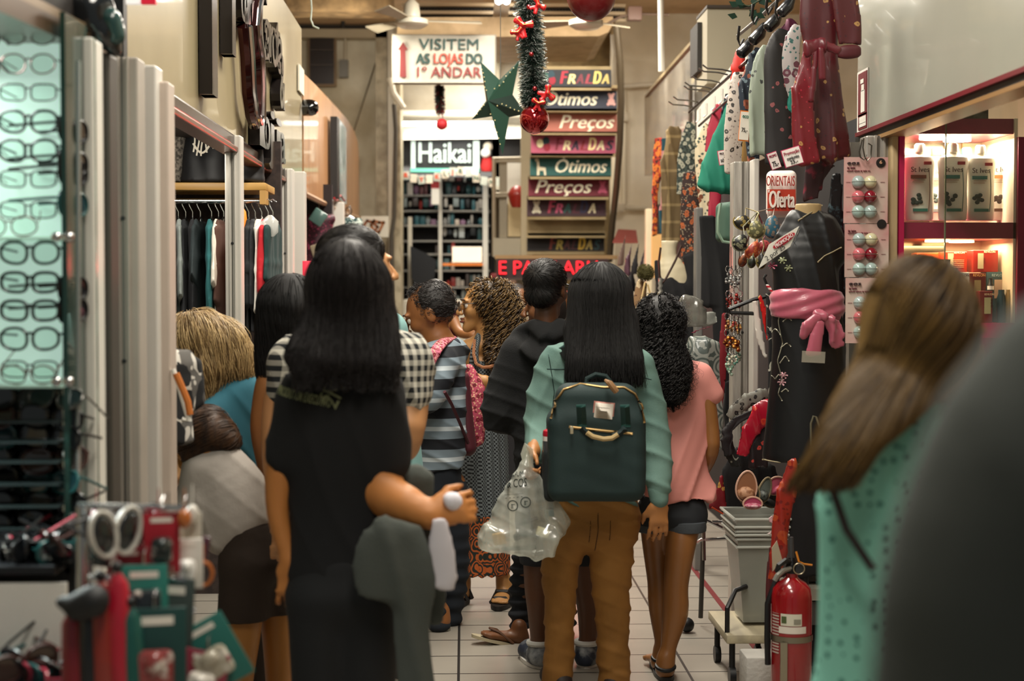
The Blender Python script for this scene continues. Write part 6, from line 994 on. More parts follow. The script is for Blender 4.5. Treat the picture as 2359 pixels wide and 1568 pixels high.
pack(P(355, 1400, DA-.1), .12, .2, '#163f3c', '#8a3a38', 'dark green and pink packet low on the rack', .2); pack(P(445, 1440, DA), .12, .14, '#23675e', '#a89f8c', 'tilted teal packet at the bottom of the rack', .1, -.5); pack(P(300, 1260, DA+.03), .05, .1, '#7d1422', '#c4455a', 'small maroon packet beside the goggles', .3); pack(P(345, 1230, DA+.06), .05, .12, '#5a0f1a', '#1c1c1e', 'narrow dark red packet behind the goggles', 0)
pack(P(480, 1500, DA-.02), .09, .1, '#8a3040', '#ddd6cc', 'pink and white packet at the very bottom beside the brown shorts', 0, .2)
def umb(px, y0, y1, col, label, lean=0.):
    a = P(px, y0, DA-.12); b_ = P(px+lean, y1, DA-.12); t = thing('folded_umbrella', label, 'umbrella', b_); d = b_-a
    m = MB(); m.lathe(a, [(.008, 0), (.02, .02), (.024, .1), (.026, .2), (.018, np.linalg.norm(d)-.03), (.006, np.linalg.norm(d))], 14, nrm(d), 1, .8); m.build('canopy', M(col, .35, coat=.4, bump=.3, bsc=30.), t); MB().ball(a-nrm(d)*.012, .011).build('handle', blk, t); return t
umb(165, 1410, 1640, '#7a1420', 'folded dark red umbrella hanging at the lower left', 10); umb(205, 1400, 1650, '#16171a', 'folded black umbrella between two coloured ones', 4); umb(232, 1340, 1640, '#8c2a20', 'folded orange red umbrella on the lower rack', 12); umb(270, 1320, 1650, '#b01a30', 'folded glossy red umbrella on the lower rack', 18); umb(300, 1400, 1660, '#135048', 'folded dark green umbrella on the lower rack', 10)
s = Fld(.009, .03); ch(s, DA-.16, [(215, 1385, 40), (180, 1400, 34), (150, 1390, 18), (130, 1385, 8)]); tag(s.mesh('black_pouch', M('#101113', .6), None, disp=lambda V: .005*wob(V, 60, 1)), 'crumpled black pouch tied over the umbrellas at the lower left', 'pouch')
# ---- plastic clutter on the near kiosk roof
s = Fld(.012, .04); ch(s, 3.9, [(60, -20, 50), (150, 10, 55), (215, 35, 55), (245, 80, 40), (262, 110, 24)]); tag(s.mesh('wrapped_bundle', M('#17191b', .15, coat=.8), None, disp=lambda V: .018*wob(V, 45, 1)), 'dark shiny plastic wrapped bundle on the near kiosk roof', 'bundle')
s = Fld(.012, .03); ch(s, 3.88, [(255, 40, 26), (265, 80, 22)]); tag(s.mesh('green_bag', M('#24423f', .25, coat=.6), None, disp=lambda V: .01*wob(V, 60, 1)), 'dark teal plastic bag beside the cream fascia corner', 'bag')
t = thing('red_display', 'small red and white sign cut by the top edge', 'sign', P(322, 2, 4.3)); MB().box(P(325, 0, 4.3), (.04, .01, .012)).build('white_strip', M('#f0ece6', .4, em=.6), t); MB().box(P(343, 4, 4.29), (.02, .01, .007)).build('red_strip', M('#c01a30', .4, em=.6), t)
# ---- garments on the left rail
def garment(name, top, drop, wid, dep, mat, label, sleeves=True, hook=True, seed=0, rz=0., cat='shirt', group=None, slv=.22, hook_mat=None, flare=1.1, sh=.0):
    """clothes on a hanger: width along local X, hung from point top"""
    top = np.asarray(top, float); t = thing(name, label, cat, top, group); R = Rz(rz); f = Fld(.009, .02); Q = lambda x, y, z: top+R@A3(x, y, z); ux = R@A3(1, 0, 0); dp = dep/2
    f.el(Q(-wid*.42, 0, -.1), Q(wid*.42, 0, -.1), (.03, dp*.7), (.03, dp*.7), A3(0, 0, 1)); f.el(Q(0, 0, -.12), Q(0, 0, -drop*.5), (wid*.46, dp), (wid*.45, dp), ux); f.el(Q(0, 0, -drop*.5), Q(0, 0, -drop), (wid*.45, dp), (wid*.5*flare, dp*1.1), ux)
    if sleeves: [f.el(Q(s_*wid*.42, 0, -.12), Q(s_*(wid*.5+sh), 0, -.12-slv), (.055, dp*.8), (.06, dp*.8), ux) for s_ in (-1, 1)]
    f.cut(Q(0, 0, -drop), (0, 0, -1)); f.mesh('fabric', mat, t, disp=lambda V: .009*wob(V*A3(1, 1, .12), 55, seed)+.004*wob(V, 40, seed+2))
    if hook: MB().tube([Q(0, 0, -.08), Q(0, 0, -.03), Q(.0, .015, 0), Q(0, .02, .02), Q(0, 0, .032), Q(0, -.018, .018)], .003, 6).build('hanger_hook', hook_mat or chrome, t); MB().tube([Q(-wid*.42, 0, -.1), Q(0, 0, -.055), Q(wid*.42, 0, -.1)], .006, 6).build('hanger_bar', hook_mat or chrome, t)
    return t
LR = 7.3; zr = P(0, 463, LR)[2]
lg = [(376, .58, '#2b2c2c', 'charcoal tee, leftmost on the left rail'), (394, .62, '#6c6564', 'grey tee second on the left rail'), (407, .55, '#7d8480', 'light grey tee third on the left rail'), (424, .6, '#17191c', 'black tee beside the light grey tee on the left rail'), (440, .58, '#1c1d20', 'black long tee in the middle of the left rail'), (458, .5, '#202a2c', 'dark slate tee left of the teal one'), (484, .5, '#1f5a5c', 'teal long-sleeved tee on the left rail'), (500, .6, '#c9c3b6', 'white tee half behind the slim post'), (512, .6, '#4a3026', 'brown tee hidden by the slim post'), (556, .47, '#c8731c', 'bright orange tee right of the slim post'), (570, .6, '#131417', 'black tee right of the orange tee'), (585, .6, '#1a1b1f', 'dark tee between the orange and white ones'), (600, .62, '#d5d0c6', 'white sleeveless top with dark centre near the rail end'), (615, .68, '#a8121e', 'long red top near the rail end'), (626, .55, '#12302f', 'dark green top last on the rail')]
for i, (x, dr, c, l) in enumerate(lg): garment('hanging_shirt', (P(x, 0, LR)[0], LR, zr-.02), dr, .4, .034, M(c, .9, var=.12), l, True, True, i, math.radians(95+random.uniform(-7, 7)), 'shirt', 'shirts on the left rail', random.uniform(.2, .42), None, random.uniform(.95, 1.25), random.uniform(-.02, .06))
for k_, x in ((0, 376), (1, 558)): tag(MB().lathe(P(x+4, 505, LR-.16), [(0, -.05), (.012, -.035), (.014, 0), (.01, .035), (0, .05)], 12, (0, 0, 1), 1, .5).build('orange_tag', M('#e0811c', .5)), 'orange paper tag hanging '+('at the left end of the rail' if k_ == 0 else 'above the orange tee'), 'tag')
for k_, (x, y) in enumerate(((603, 535), (622, 520))): tag(MB().lathe(P(x, y, LR-.2), [(.018, -.05), (.038, -.03), (.04, .02), (.02, .04), (.008, .05)], 14, (0, 0, 1), 1, .3).build('plastic_hanger_cup', M('#d9d8d2', .15, alpha=.55, coat=.6)), 'clear plastic hanger hook cover, '+('lower left' if k_ == 0 else 'upper right')+' of two at the rail end', 'hanger')
s = Fld(.009, .03); ch(s, 7.4, [(455, 415, 38), (452, 360, 30), (458, 300, 25)]); ch(s, 7.4, [(500, 408, 45), (500, 330, 46)]); ch(s, 7.42, [(560, 405, 50), (575, 350, 30)]); s.cut(P(0, 419, 7.4), (0, 0, -1)); tag(s.mesh('black_bag', M('#121214', .6), None, disp=lambda V: .01*wob(V, 30, 1)), 'large slumped black bag on the wooden shelf', 'bag')
sk = thing('skull_print_bag', 'white skeletal print cloth hanging in front of the black bag', 'cloth', P(470, 350, 7.2)); 
for k_ in range(6): MB().tube([P(445+k_*11+4*math.sin(a*3+k_), 290+60*a+10*math.sin(k_), 7.18) for a in np.linspace(0, 1, 10)], .004, 5).build('white_line', M('#c9c2b2', .7), sk)
MB().tube([P(445+40*a, 330+22*math.sin(a*3.1), 7.18) for a in np.linspace(0, 1.3, 14)], .005, 5).build('white_line', M('#c9c2b2', .7), sk)
# children's tee on the post edge
ct = garment('printed_tee', P(392, 775, 4.62)+A3(0, 0, .03), .36, .2, .05, M('#5f5c58', .9, pat='floral', c2='#17181a', c3='#c9c4ba', sc=9., th=.9), 'grey printed child tee hanging at the edge of the bright white post', True, True, 3, math.radians(60), 'shirt', None, .12); MB().tube([P(*q, 4.5) for q in ((405, 860), (420, 895), (432, 925), (437, 955))], .011, 8).build('orange_print', M('#b5651f', .7), ct); MB().tube([P(*q, 4.5) for q in ((398, 850), (410, 880), (436, 970), (420, 965))], .008, 8).build('white_print', M('#d9d5cb', .7), ct)
# second bay garments
garment('sequin_top', P(735, 470, 10.6), .62, .2, .08, M('#3a1220', .5, pat='speck', c2='#a33a5c', sc=60., th=.62), 'dark sequinned magenta top in the second left stall', False, True, 5, .2, 'top')
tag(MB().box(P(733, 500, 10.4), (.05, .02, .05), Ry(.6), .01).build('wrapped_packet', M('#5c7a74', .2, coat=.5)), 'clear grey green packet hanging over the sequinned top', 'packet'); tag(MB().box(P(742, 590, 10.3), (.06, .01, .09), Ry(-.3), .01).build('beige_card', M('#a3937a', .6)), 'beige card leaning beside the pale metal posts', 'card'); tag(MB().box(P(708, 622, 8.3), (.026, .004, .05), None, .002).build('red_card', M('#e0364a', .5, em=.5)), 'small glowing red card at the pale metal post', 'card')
gp = garment('printed_scarf', P(806, 482, 12.2), .35, .2, .06, M('#b9c4bb', .8, pat='floral', c2='#1c3a3a', c3='#15181a', sc=22., th=.8), 'green and white printed scarf hanging from a ring at the end of the plywood', False, True, 8, .3, 'scarf'); MB().tube([P(803+7*math.cos(a), 486+9*math.sin(a), 12.1) for a in np.linspace(0, 6.28, 20)], .004, 6).build('ring', blk, gp)

cc_ = ['#8d1a2a', '#c9c2b6', '#1c1e20', '#2f7a70', '#b5652c', '#4a2030', '#d9d3c8', '#26302f']; cn_ = ['red', 'cream', 'black', 'teal', 'orange', 'plum', 'white', 'dark green']
for i in range(26):
    x = 225+(i*37) % 250+random.uniform(-6, 6); y = (1195, 1265, 1330, 1400, 1465, 1520)[i % 6]+random.uniform(-12, 12); q = P(x, y, DA+random.uniform(-.02, .16)); m = MB(); k_ = i % 8
    if i % 3 == 0: m.ball(q, 1, 10, (.014, .012, .02))
    elif i % 3 == 1: m.box(q, (.018, .004, .026), Ry(random.uniform(-.6, .6)), .003)
    else: m.tube([q+A3(.018*math.cos(a), 0, .024*math.sin(a)) for a in np.linspace(0, 6.28, 14)], .004, 6)
    m.tube([q+A3(0, 0, .018), q+A3(0, .004, .06)], .0012, 4); tag(m.build('hanging_trinket', M(cc_[k_], .25, coat=.5)), 'small '+cn_[k_]+(' bead' if i % 3 == 0 else ' tag' if i % 3 == 1 else ' ring')+' trinket on the lower left rack, '+ORD[i//8+(0 if y < 1300 else 4 if y < 1430 else 8)]+' of its rows', 'trinket', 'trinkets on the accessory rack')
# ================================================= right stalls
def gar(name, label, cat, D, chains, mat, asp=.3, cuts=(), amp=.008, fr=45, k=.02, res=.0085, group=None, seed=None, parent=None, zs=.15):
    f = Fld(res, k); [ch(f, D, c, asp=asp) for c in chains]
    for c, n in cuts: f.cut(P(*c, D), n)
    c0, cl_ = chains[0][0], chains[0][-1]
    if not cuts and cl_[1]-c0[1] > 1.5*abs(cl_[0]-c0[0]) and cl_[1]-c0[1] > 60: f.cut(P(cl_[0], cl_[1]-1, D), (.04, 0, -1)) if len(chains) == 1 else None
    sd = seed if seed is not None else int(abs(chains[0][0][0])+chains[0][0][1])
    o = f.mesh(name, mat, parent, disp=lambda V: amp*wob(V*A3(1, 1, zs), fr*1.5, sd)+amp*.3*wob(V, fr*.8, sd+1)+(wrk(.017 if amp > .004 else 0, 52, (1, .4, .1), sd)(V)))
    if parent is None: tag(o, label, cat, group)
    return o
# setting: fascia, panels, posts
ya = PX(2420, 300, 1.65)[1]; yb = PX(1975, 300, 1.65)[1]; zf = PX(1975, 310, 1.65)[2]; zf2 = PX(2359, 157, 1.65)[2]
fr_ = thing('shop_fascia', 'plain glossy light grey fascia board at the upper right', 'fascia', (1.65, (ya+yb)/2, zf)); MB().bx(1.65, 1.7, 2.6, yb, (zf+zf2)/2, 3.4).build('board', M('#98988c', .22, coat=.3, var=.04), fr_, smooth=False)
zf = (zf+zf2)/2; MB().bx(1.64, 1.72, 2.6, yb, zf-.012, zf+.004).build('red_trim', M('#6d1a26', .3), fr_); MB().bx(1.655, 1.75, 2.6, yb+.05, zf-.035, zf-.012).build('dark_trim', blk, fr_); MB().bx(1.65, 1.75, 2.6, yb+.05, zf-.05, zf-.035).build('wood_trim', M('#8d6a40', .4), fr_)
fsn = thing('extinguisher_sign', 'small dark red and white fire extinguisher pictogram on the grey fascia', 'sign', PX(1987, 232, 1.645)); 
def fq(x0, y0, x1, y1, X=1.643): a = PX(x0, y0, X); b_ = PX(x1, y1, X); return MB().bx(X, X+.004, a[1], b_[1], a[2], b_[2])
fq(1975, 168, 1998, 300, 1.645).build('frame', M('#e5e0d8', .4), fsn, smooth=False); fq(1977, 172, 1996, 262, 1.642).build('red_field', M('#6d1420', .4), fsn, smooth=False); fq(1977, 266, 1996, 293, 1.642).build('red_field', M('#6d1420', .4), fsn, smooth=False)
fq(1983, 210, 1991, 256, 1.64).build('pictogram', white, fsn, smooth=False); fq(1984, 196, 1990, 208, 1.64).build('pictogram', white, fsn, smooth=False); fq(1982, 184, 1989, 190, 1.64).build('pictogram', white, fsn, smooth=False)
for y in (271, 279, 286): fq(1979, y, 1994, y+2, 1.64).build('text_line', white, fsn, smooth=False)
S(MB().bx(1.72, 1.76, 6.6, 13.6, 0, 2.3), 'wall_right_stall', M('#1d191a', .8)); 
# receding glossy panels at the far right stall
zt = P(1600, 85, 9.9)[2]
pg = [PX(1600, 88, 1.52), PX(1485, 222, 1.52), PX(1485, 405, 1.52), PX(1600, 330, 1.52)]; tag(MB().prism(pg, (.05, 0, 0)).build('glossy_panel', M('#b3aea4', .12, pat='stain', c2='#8f8c88', sc=3., coat=.6), smooth=False), 'glossy grey white panel receding above the far clothes on the right', 'panel')
pe = MB().prism([PX(1600, 84, 1.5), PX(1484, 218, 1.5), PX(1484, 224, 1.5), PX(1600, 92, 1.5)], (.05, 0, 0)); tag(pe.build('panel_edge', M('#8a7a5c', .5), smooth=False), 'wooden top edge strip of the glossy receding panel', 'strip')
rct = lambda x0, y0, x1, y1, D, th: rect(x0, y0, x1, y1, D+th, th)
tb_ = thing('storage_box', 'large beige box board standing above the white perforated panel', 'box', P(1650, 210, 9.2)); rct(1606, 46, 1702, 212, 9.2, .4).build('box_body', M('#a59c86', .7, var=.05), tb_, smooth=False); rct(1604, 40, 1704, 47, 9.18, .42).build('lid', M('#3b3128', .6), tb_, smooth=False); rct(1590, 70, 1606, 180, 9.4, .3).build('side_board', M('#2e2a26', .7), tb_, smooth=False)
pg = [PX(1605, 255, 1.5), PX(1605, 330, 1.5), PX(1720, 330, 1.5), PX(1720, 105, 1.5)]; tag(MB().prism(pg, (.03, 0, 0)).build('backing_board', M('#d4cfc3', .5), smooth=False), 'white backing panel behind the row of garment hooks', 'panel')
rct(1583, 180, 1590, 300, 9.9, .05); tag(rct(1586, 200, 1591, 560, 9.9, .06).build('stand_pole', M('#4a3d2e', .5)), 'thin brown upright pole between the panel and the far clothes', 'pole')
# hook rail
hk = thing('hook_rail', 'dark steel rail with long wire prongs over the right garments', 'rail', PX(1700, 160, 1.38)); dks = M('#1d1b1b', .35, .6)
MB().tube([PX(1588, 258, 1.38), PX(1690, 167, 1.38), PX(1722, 140, 1.38)], .009, 8).build('rail', dks, hk); MB().tube([PX(1610, 290, 1.38), PX(1722, 190, 1.38)], .007, 8).build('rail', dks, hk); MB().tube([PX(1700, 82, 1.42), PX(1750, 40, 1.42), PX(1810, -15, 1.42)], .009, 8).build('rail', dks, hk)
for i, (x, y) in enumerate(((1598, 247), (1610, 236), (1637, 212), (1640, 204), (1658, 190), (1676, 172), (1685, 165))):
    p = PX(x, y, 1.38); MB().tube([p, p+A3(-.05, -.02, .008), p+A3(-.13, -.03, .012), p+A3(-.155, -.03, .03)], .0045, 6).build('prong', M('#8a857c', .3, .8), hk)
for i, (x, y) in enumerate(((1612, 262), (1628, 250), (1646, 234), (1664, 218), (1680, 204))): p = PX(x, y, 1.37); MB().tube([p+A3(0, 0, .03), p, p+A3(0, 0, -.03), p+A3(-.02, 0, -.05)], .007, 6).build('clear_hook', M('#d9d6ce', .1, alpha=.6), hk)
for i, (x, y, d) in enumerate(((1703, 60, 7.2), (1735, 10, 6.9), (1768, -12, 6.7), (1790, 0, 6.6))): MB().tube([P(x, y, d), P(x-3, y+30, d), P(x+2, y+45, d), P(x+10, y+30, d)], .007, 6).build('black_hook', dks, hk)
pl = thing('trailing_plant', 'dark green artificial leaves hanging above the hook rail', 'plant', P(1720, 5, 7.2))
for i in range(16):
    c = P(1700+random.uniform(-8, 60), random.uniform(-12, 40), 7.2+random.uniform(-.1, .1)); a = random.uniform(0, 6.28); d = A3(math.cos(a), 0, math.sin(a)-.4); d = nrm(d); n = nrm(np.cross(d, A3(0, 1, .4)))
    MB().poly([c, c+d*.02+n*.016, c+d*.05, c+d*.02-n*.016]).poly([c+A3(0, .002, 0), c+d*.02-n*.016+A3(0, .002, 0), c+d*.05+A3(0, .002, 0), c+d*.02+n*.016+A3(0, .002, 0)]).build('leaf', M('#1c3a2c', .4), pl, smooth=False, clean=False)
MB().tube([P(1700, 8, 7.2), P(1725, 15, 7.2), P(1760, -5, 7.2)], .004, 5).build('stem', M('#2a3a26'), pl)
# far garments
G = []
gar('printed_scarf', 'red and orange printed scarf, furthest hanging at the right', 'scarf', 10.7, [[(1516, 318, 10), (1514, 370, 13), (1509, 450, 8), (1508, 545, 8)]], M('#a8321c', .8, pat='floral', c2='#d8772a', c3='#2a1416', sc=26., th=.8))
gar('pink_scarf', 'pale pink and teal scarf beside the furthest red one', 'scarf', 10.4, [[(1530, 318, 8), (1530, 400, 9), (1525, 540, 8)]], M('#c98a8a', .8, pat='stripes', c2='#1d4a58', c3='#d9d2c2', sc=1.6, th=.35))
gar('tartan_scarf', 'beige tartan scarf with black and white bands on the right', 'scarf', 9.9, [[(1556, 296, 16), (1548, 330, 18), (1543, 420, 22), (1545, 560, 23)]], M('#ab9468', .85, pat='check', c2='#6d5a3c', sc=9., th=.84), fr=70)
gar('printed_tunic', 'black and sage patterned tunic behind the tartan scarf', 'tunic', 9.4, [[(1592, 282, 12), (1582, 350, 22), (1578, 450, 22)]], M('#3b4640', .8, pat='floral', c2='#a8a694', c3='#14130f', sc=34., th=.75)); gar('printed_leggings', 'dark leggings with orange flower pattern hanging at the right', 'leggings', 8.9, [[(1592, 400, 22), (1592, 500, 26), (1593, 612, 26)]], M('#2c1a17', .8, pat='floral', c2='#a8562a', c3='#8f8068', sc=32., th=.62), cuts=[((1593, 618), (0, 0, -1))])
gar('floral_blouse', 'cream blouse with brown flowers right of the patterned leggings', 'blouse', 8.7, [[(1632, 288, 12), (1622, 350, 24), (1628, 450, 22), (1634, 530, 14)]], M('#cdbf9f', .8, pat='floral', c2='#6e3a22', c3='#3a4a44', sc=18., th=.6)); gar('magenta_top', 'bright magenta top half hidden behind the green jacket', 'top', 8.4, [[(1655, 240, 9), (1648, 290, 20), (1642, 350, 22)], [(1648, 400, 16), (1645, 500, 16)]], M('#9a1230', .6)); gar('navy_sleeve_top', 'dark teal top between the magenta and the green clothes', 'top', 8.2, [[(1675, 215, 8), (1668, 290, 16), (1664, 340, 12)]], M('#14303a', .8))
gar('green_jacket', 'emerald green jacket hanging at the right with a price card', 'jacket', 7.8, [[(1684, 235, 12), (1672, 300, 26), (1662, 370, 42), (1655, 430, 52)], [(1700, 380, 14), (1702, 455, 14)]], M('#13705a', .8, var=.1), asp=.35, cuts=[((1655, 452), (.12, 0, -1))], amp=.012, fr=30)
gar('white_floral_dress', 'white satin dress with black flowers at the right', 'dress', 7.4, [[(1704, 170, 16), (1697, 240, 26), (1690, 320, 24), (1694, 395, 26)]], M('#b9ada2', .4, pat='floral', c2='#2c2622', c3='#8d7f78', sc=28., th=.5, coat=.2), cuts=[((1694, 408), (-.15, 0, -1))]); gar('gold_dress', 'gold brown satin dress peeking behind the white floral one', 'dress', 7.3, [[(1722, 260, 10), (1722, 330, 14), (1718, 392, 14)]], M('#7d5f30', .35, coat=.3))
gar('navy_floral_robe', 'navy robe with brown and pink flowers at the right', 'robe', 7.2, [[(1748, 110, 12), (1730, 170, 20), (1722, 240, 22), (1732, 320, 18), (1736, 380, 14)]], M('#18222f', .6, pat='floral', c2='#8a4a34', c3='#6d7f88', sc=16., th=.55))
gar('sage_dress', 'pale sage oriental dress with dark blossom sprigs', 'dress', 6.95, [[(1768, 105, 14), (1752, 150, 22), (1748, 230, 24), (1754, 300, 28), (1757, 350, 32)]], M('#8a9484', .5, pat='floral', c2='#2b302c', c3='#8a9484', sc=20., th=.34, coat=.15), cuts=[((1757, 372), (.5, 0, -1))])
gar('black_floral_dress', 'black oriental dress with pink blossom sprigs at the right', 'dress', 6.65, [[(1806, 70, 16), (1790, 120, 30), (1792, 200, 34), (1795, 290, 36), (1797, 375, 38)]], M('#161213', .55, pat='floral', c2='#8a4a4c', c3='#161213', sc=20., th=.34), cuts=[((1797, 385), (0, 0, -1))])
gar('pale_floral_robe', 'pale grey pink flowered robe just behind the red kimono', 'robe', 6.4, [[(1838, 60, 14), (1822, 110, 22), (1824, 170, 24), (1838, 250, 16)]], M('#a29a98', .4, pat='floral', c2='#5a2a38', c3='#2f5a58', sc=20., th=.6, coat=.2)); gar('teal_satin_top', 'small glimpse of teal satin beside the red kimono', 'top', 6.3, [[(1828, 205, 12), (1820, 245, 12), (1828, 262, 8)]], M('#1c7a6c', .25, coat=.5))
gar('orange_camisole', 'bright red orange camisole hung above the white dress', 'camisole', 7.6, [[(1702, 112, 5), (1698, 150, 11), (1692, 185, 8)], [(1712, 120, 5), (1706, 160, 9)]], M('#c3281c', .5)); gar('plum_top', 'plum coloured top hanging under a black bust form', 'top', 6.9, [[(1830, 48, 14), (1800, 80, 16), (1778, 108, 12)]], M('#5a1c3a', .6))
for i, (x, y, d) in enumerate(((1722, 112, 7.3), (1750, 82, 7.05), (1785, 52, 6.8), (1815, 18, 6.5))): gar('bust_form', 'black plastic bust form under the hook rail, '+['furthest', 'second', 'third', 'nearest'][i]+' of four', 'bust form', d, [[(x-14, y+10, 14, .8), (x, y-4, 15, .8), (x+10, y-22, 9, 1)]], M('#0e0e10', .25, coat=.4), amp=.0)
# red kimono
km = thing('red_kimono', 'long wine red satin kimono with gold flowers and a tied belt', 'kimono', P(1890, 380, 5.95)); kmm = M('#46070f', .45, pat='floral', c2='#a37c48', c3='#2e0a14', sc=22., th=.34, coat=.15)
gar('robe', None, None, 5.95, [[(1888, -60, 40), (1888, 40, 48), (1890, 110, 42), (1890, 200, 50), (1896, 300, 56), (1900, 360, 58)]], kmm, cuts=[((1900, 372), (-.16, 0, -1))], parent=km, amp=.01, fr=40); gar('front_panel', None, None, 5.86, [[(1862, 120, 14), (1850, 220, 24), (1852, 320, 28), (1862, 375, 30)]], M('#6a0a18', .42, pat='floral', c2='#a87c44', c3='#a82638', sc=24., th=.32, coat=.2), cuts=[((1862, 385), (-.15, 0, -1))], parent=km)
gar('sleeve', None, None, 5.9, [[(1935, -60, 32), (1952, 40, 32), (1958, 105, 27)]], kmm, parent=km); gar('sleeve_cuff', None, None, 5.89, [[(1956, 112, 29), (1957, 128, 28)]], M('#4a0f18', .5), parent=km, amp=.003)
blt = M('#5a0c1a', .4, coat=.2); gar('belt', None, None, 5.82, [[(1852, 102, 8), (1885, 100, 10), (1935, 118, 10)]], blt, parent=km, amp=.004); gar('belt_knot', None, None, 5.78, [[(1880, 92, 10), (1868, 108, 16), (1860, 128, 10)], [(1882, 96, 11), (1900, 106, 12)]], blt, parent=km, amp=.006); gar('belt_tail', None, None, 5.78, [[(1882, 110, 8), (1876, 170, 9), (1868, 240, 9)]], blt, parent=km, amp=.004, cuts=[((1868, 238), (0, 0, -1))]); gar('belt_tail', None, None, 5.77, [[(1892, 108, 8), (1894, 150, 10), (1896, 188, 9)]], blt, parent=km, amp=.004)
gar('dark_red_trousers', 'dark red lace trousers under the hem of the red kimono', 'trousers', 6.05, [[(1890, 370, 38), (1872, 420, 22), (1868, 462, 18)]], M('#2c1016', .7, pat='speck', c2='#7a1c30', sc=26., th=.6)); gar('glitter_leggings', 'black glittering clothes hanging beside the neck of the kimono mannequin', 'leggings', 6.2, [[(1925, 400, 12), (1925, 470, 16), (1935, 560, 14), (1940, 700, 14), (1950, 830, 14)]], M('#15161a', .35, pat='speck', c2='#55707a', sc=40., th=.66))
# black clothes hanging lower
gar('black_coat', 'long black garment hanging below the green bag', 'coat', 7.9, [[(1685, 560, 22), (1672, 660, 26), (1662, 760, 24), (1668, 830, 22), (1680, 900, 20)], [(1630, 500, 20), (1635, 700, 22)]], M('#101012', .9)); gar('red_dress', 'long deep red garment hanging beside the keychains', 'dress', 7.5, [[(1668, 720, 7), (1664, 820, 12), (1660, 900, 13), (1655, 960, 8)]], M('#7a101c', .75)); gar('black_dress', 'black dress hanging in the shade left of the aluminium post', 'dress', 7.7, [[(1690, 880, 22), (1690, 1000, 22)], [(1715, 980, 26), (1715, 1080, 26)]], M('#0f0f11', .9))
gb = thing('green_bag', 'sage green zipped garment bag under the emerald jacket', 'bag', P(1678, 560, 7.5)); s = Fld(.008, .02); s.box(P(1682, 512, 7.55), (.052, .08, .1), Rz(.3), .03); s.mesh('bag_body', M('#3e5a4c', .7, var=.1), gb); MB().tube([P(x, y, 7.45) for x, y in ((1660, 468), (1655, 500), (1654, 535), (1665, 556), (1690, 560))], .008, 6).build('piping', M('#86a08a', .5), gb)
# posts and frames among the goods
post(1692, 1740, 7.1, 'aluminium post behind the strings of keychains', alu, z1=2.15); post(1738, 1752, 6.95, 'narrow bright aluminium strip right of the keychain post', aluw, groove=False, z1=2.15); post(1606, 1622, 8.3, 'thin grey pole right of the far mannequin', M('#7e7c78', .4, .4), groove=False, z1=2.0); post(1490, 1505, 12.2, 'cream narrow post at the far right stall', M('#d8c9a8'), groove=False, z1=2.2)
tag(rct(1952, 330, 2000, 1400, 6.1, .05).build('partition_board', M('#8b877e', .4, .3, var=.05), smooth=False), 'tall grey panel behind the lip balm cards', 'panel'); post(1998, 2060, 5.99, 'wide ribbed aluminium post right of the lip balm cards', alu, z1=2.16); post(2058, 2073, 5.93, 'narrow cream wooden post beside the cosmetics cabinet', M('#b8a27a', .5), groove=False, z1=2.16)
# promo bag and cards
ob = thing('promo_bag', 'white and red printed promotional bag reading Orientais Oferta', 'bag', P(1800, 500, 6.45)); s = Fld(.008, .02); s.box(P(1800, 447, 6.45), (.064, .03, .1), Rz(-.2), .025); s.mesh('bag_body', M('#e5ddd4', .4, coat=.3), ob); DO = 6.38
MB().tube([P(1770, 500, DO+.05), P(1771, 440, DO), P(1775, 400, DO+.05)], .004, 5).build('seam', white, ob); rct(1768, 436, 1832, 486, DO, .004).build('red_field', M('#b3361f', .5), ob); st('ORIENTAIS', 1798, 418, 66, 24, DO-.003, M('#a12a1c', .5), ob, .0); st('Oferta', 1801, 461, 58, 40, DO-.006, M('#f2e6da', .5), ob, .015, name='white_lettering')
def card(px, py, wpx, hpx, D, rot, mat_, label, lines, border='#b8305a', name='price_card'):
    c = P(px, py, D); t = thing(name, label, 'price card', c); R = Ry(rot)@Rz(.12); k = D/F; MB().box(c, (wpx*k/2, .002, hpx*k/2), R).build('card_border', M(border, .5), t); MB().box(c+R@A3(0, -.002, 0), (wpx*k/2*.93, .002, hpx*k/2*.92), R).build('card_face', M(mat_, .5), t)
    for s_, dy, ww, hh, cc in lines: txt('card_lettering', s_, hh*k/.72, M(cc, .6), c+R@A3(0, -.006, -dy*k), R@A3(1, 0, 0), R@A3(0, 0, 1), .0006, t, 'CENTER', .015, width=ww*k)
    return t
card(1671, 362, 34, 34, 7.55, -.16, '#e6ddd6', 'square pink edged price card on the green jacket', (('PROMOÇÃO', -9, 26, 5, '#3a1216'), ('só 25,-', 6, 26, 10, '#1a1416'))); card(1825, 361, 46, 42, 5.75, -.3, '#e8e0da', 'pink edged price card reading conjunto on the red kimono hem', (('Promoção', -10, 38, 8, '#9c1c3a'), ('conjunto', 2, 30, 8, '#1a1416'), ('25,-', 12, 18, 9, '#1a1416'))); card(1783, 370, 24, 40, 6.2, -.35, '#e3d9d2', 'narrow pink edged price card left of the conjunto one', (('PROMO', -11, 18, 6, '#8c1c3a'), ('75,-', 8, 14, 12, '#1a1416')))
card(1715, 290, 24, 70, 7.05, .08, '#e8dfd2', 'tall orange edged swing tag between the white and the navy dress', (('eco', -22, 14, 10, '#1c6a58'), ('75,-', 10, 14, 10, '#3a3230')), '#cf6f1c', 'swing_tag')
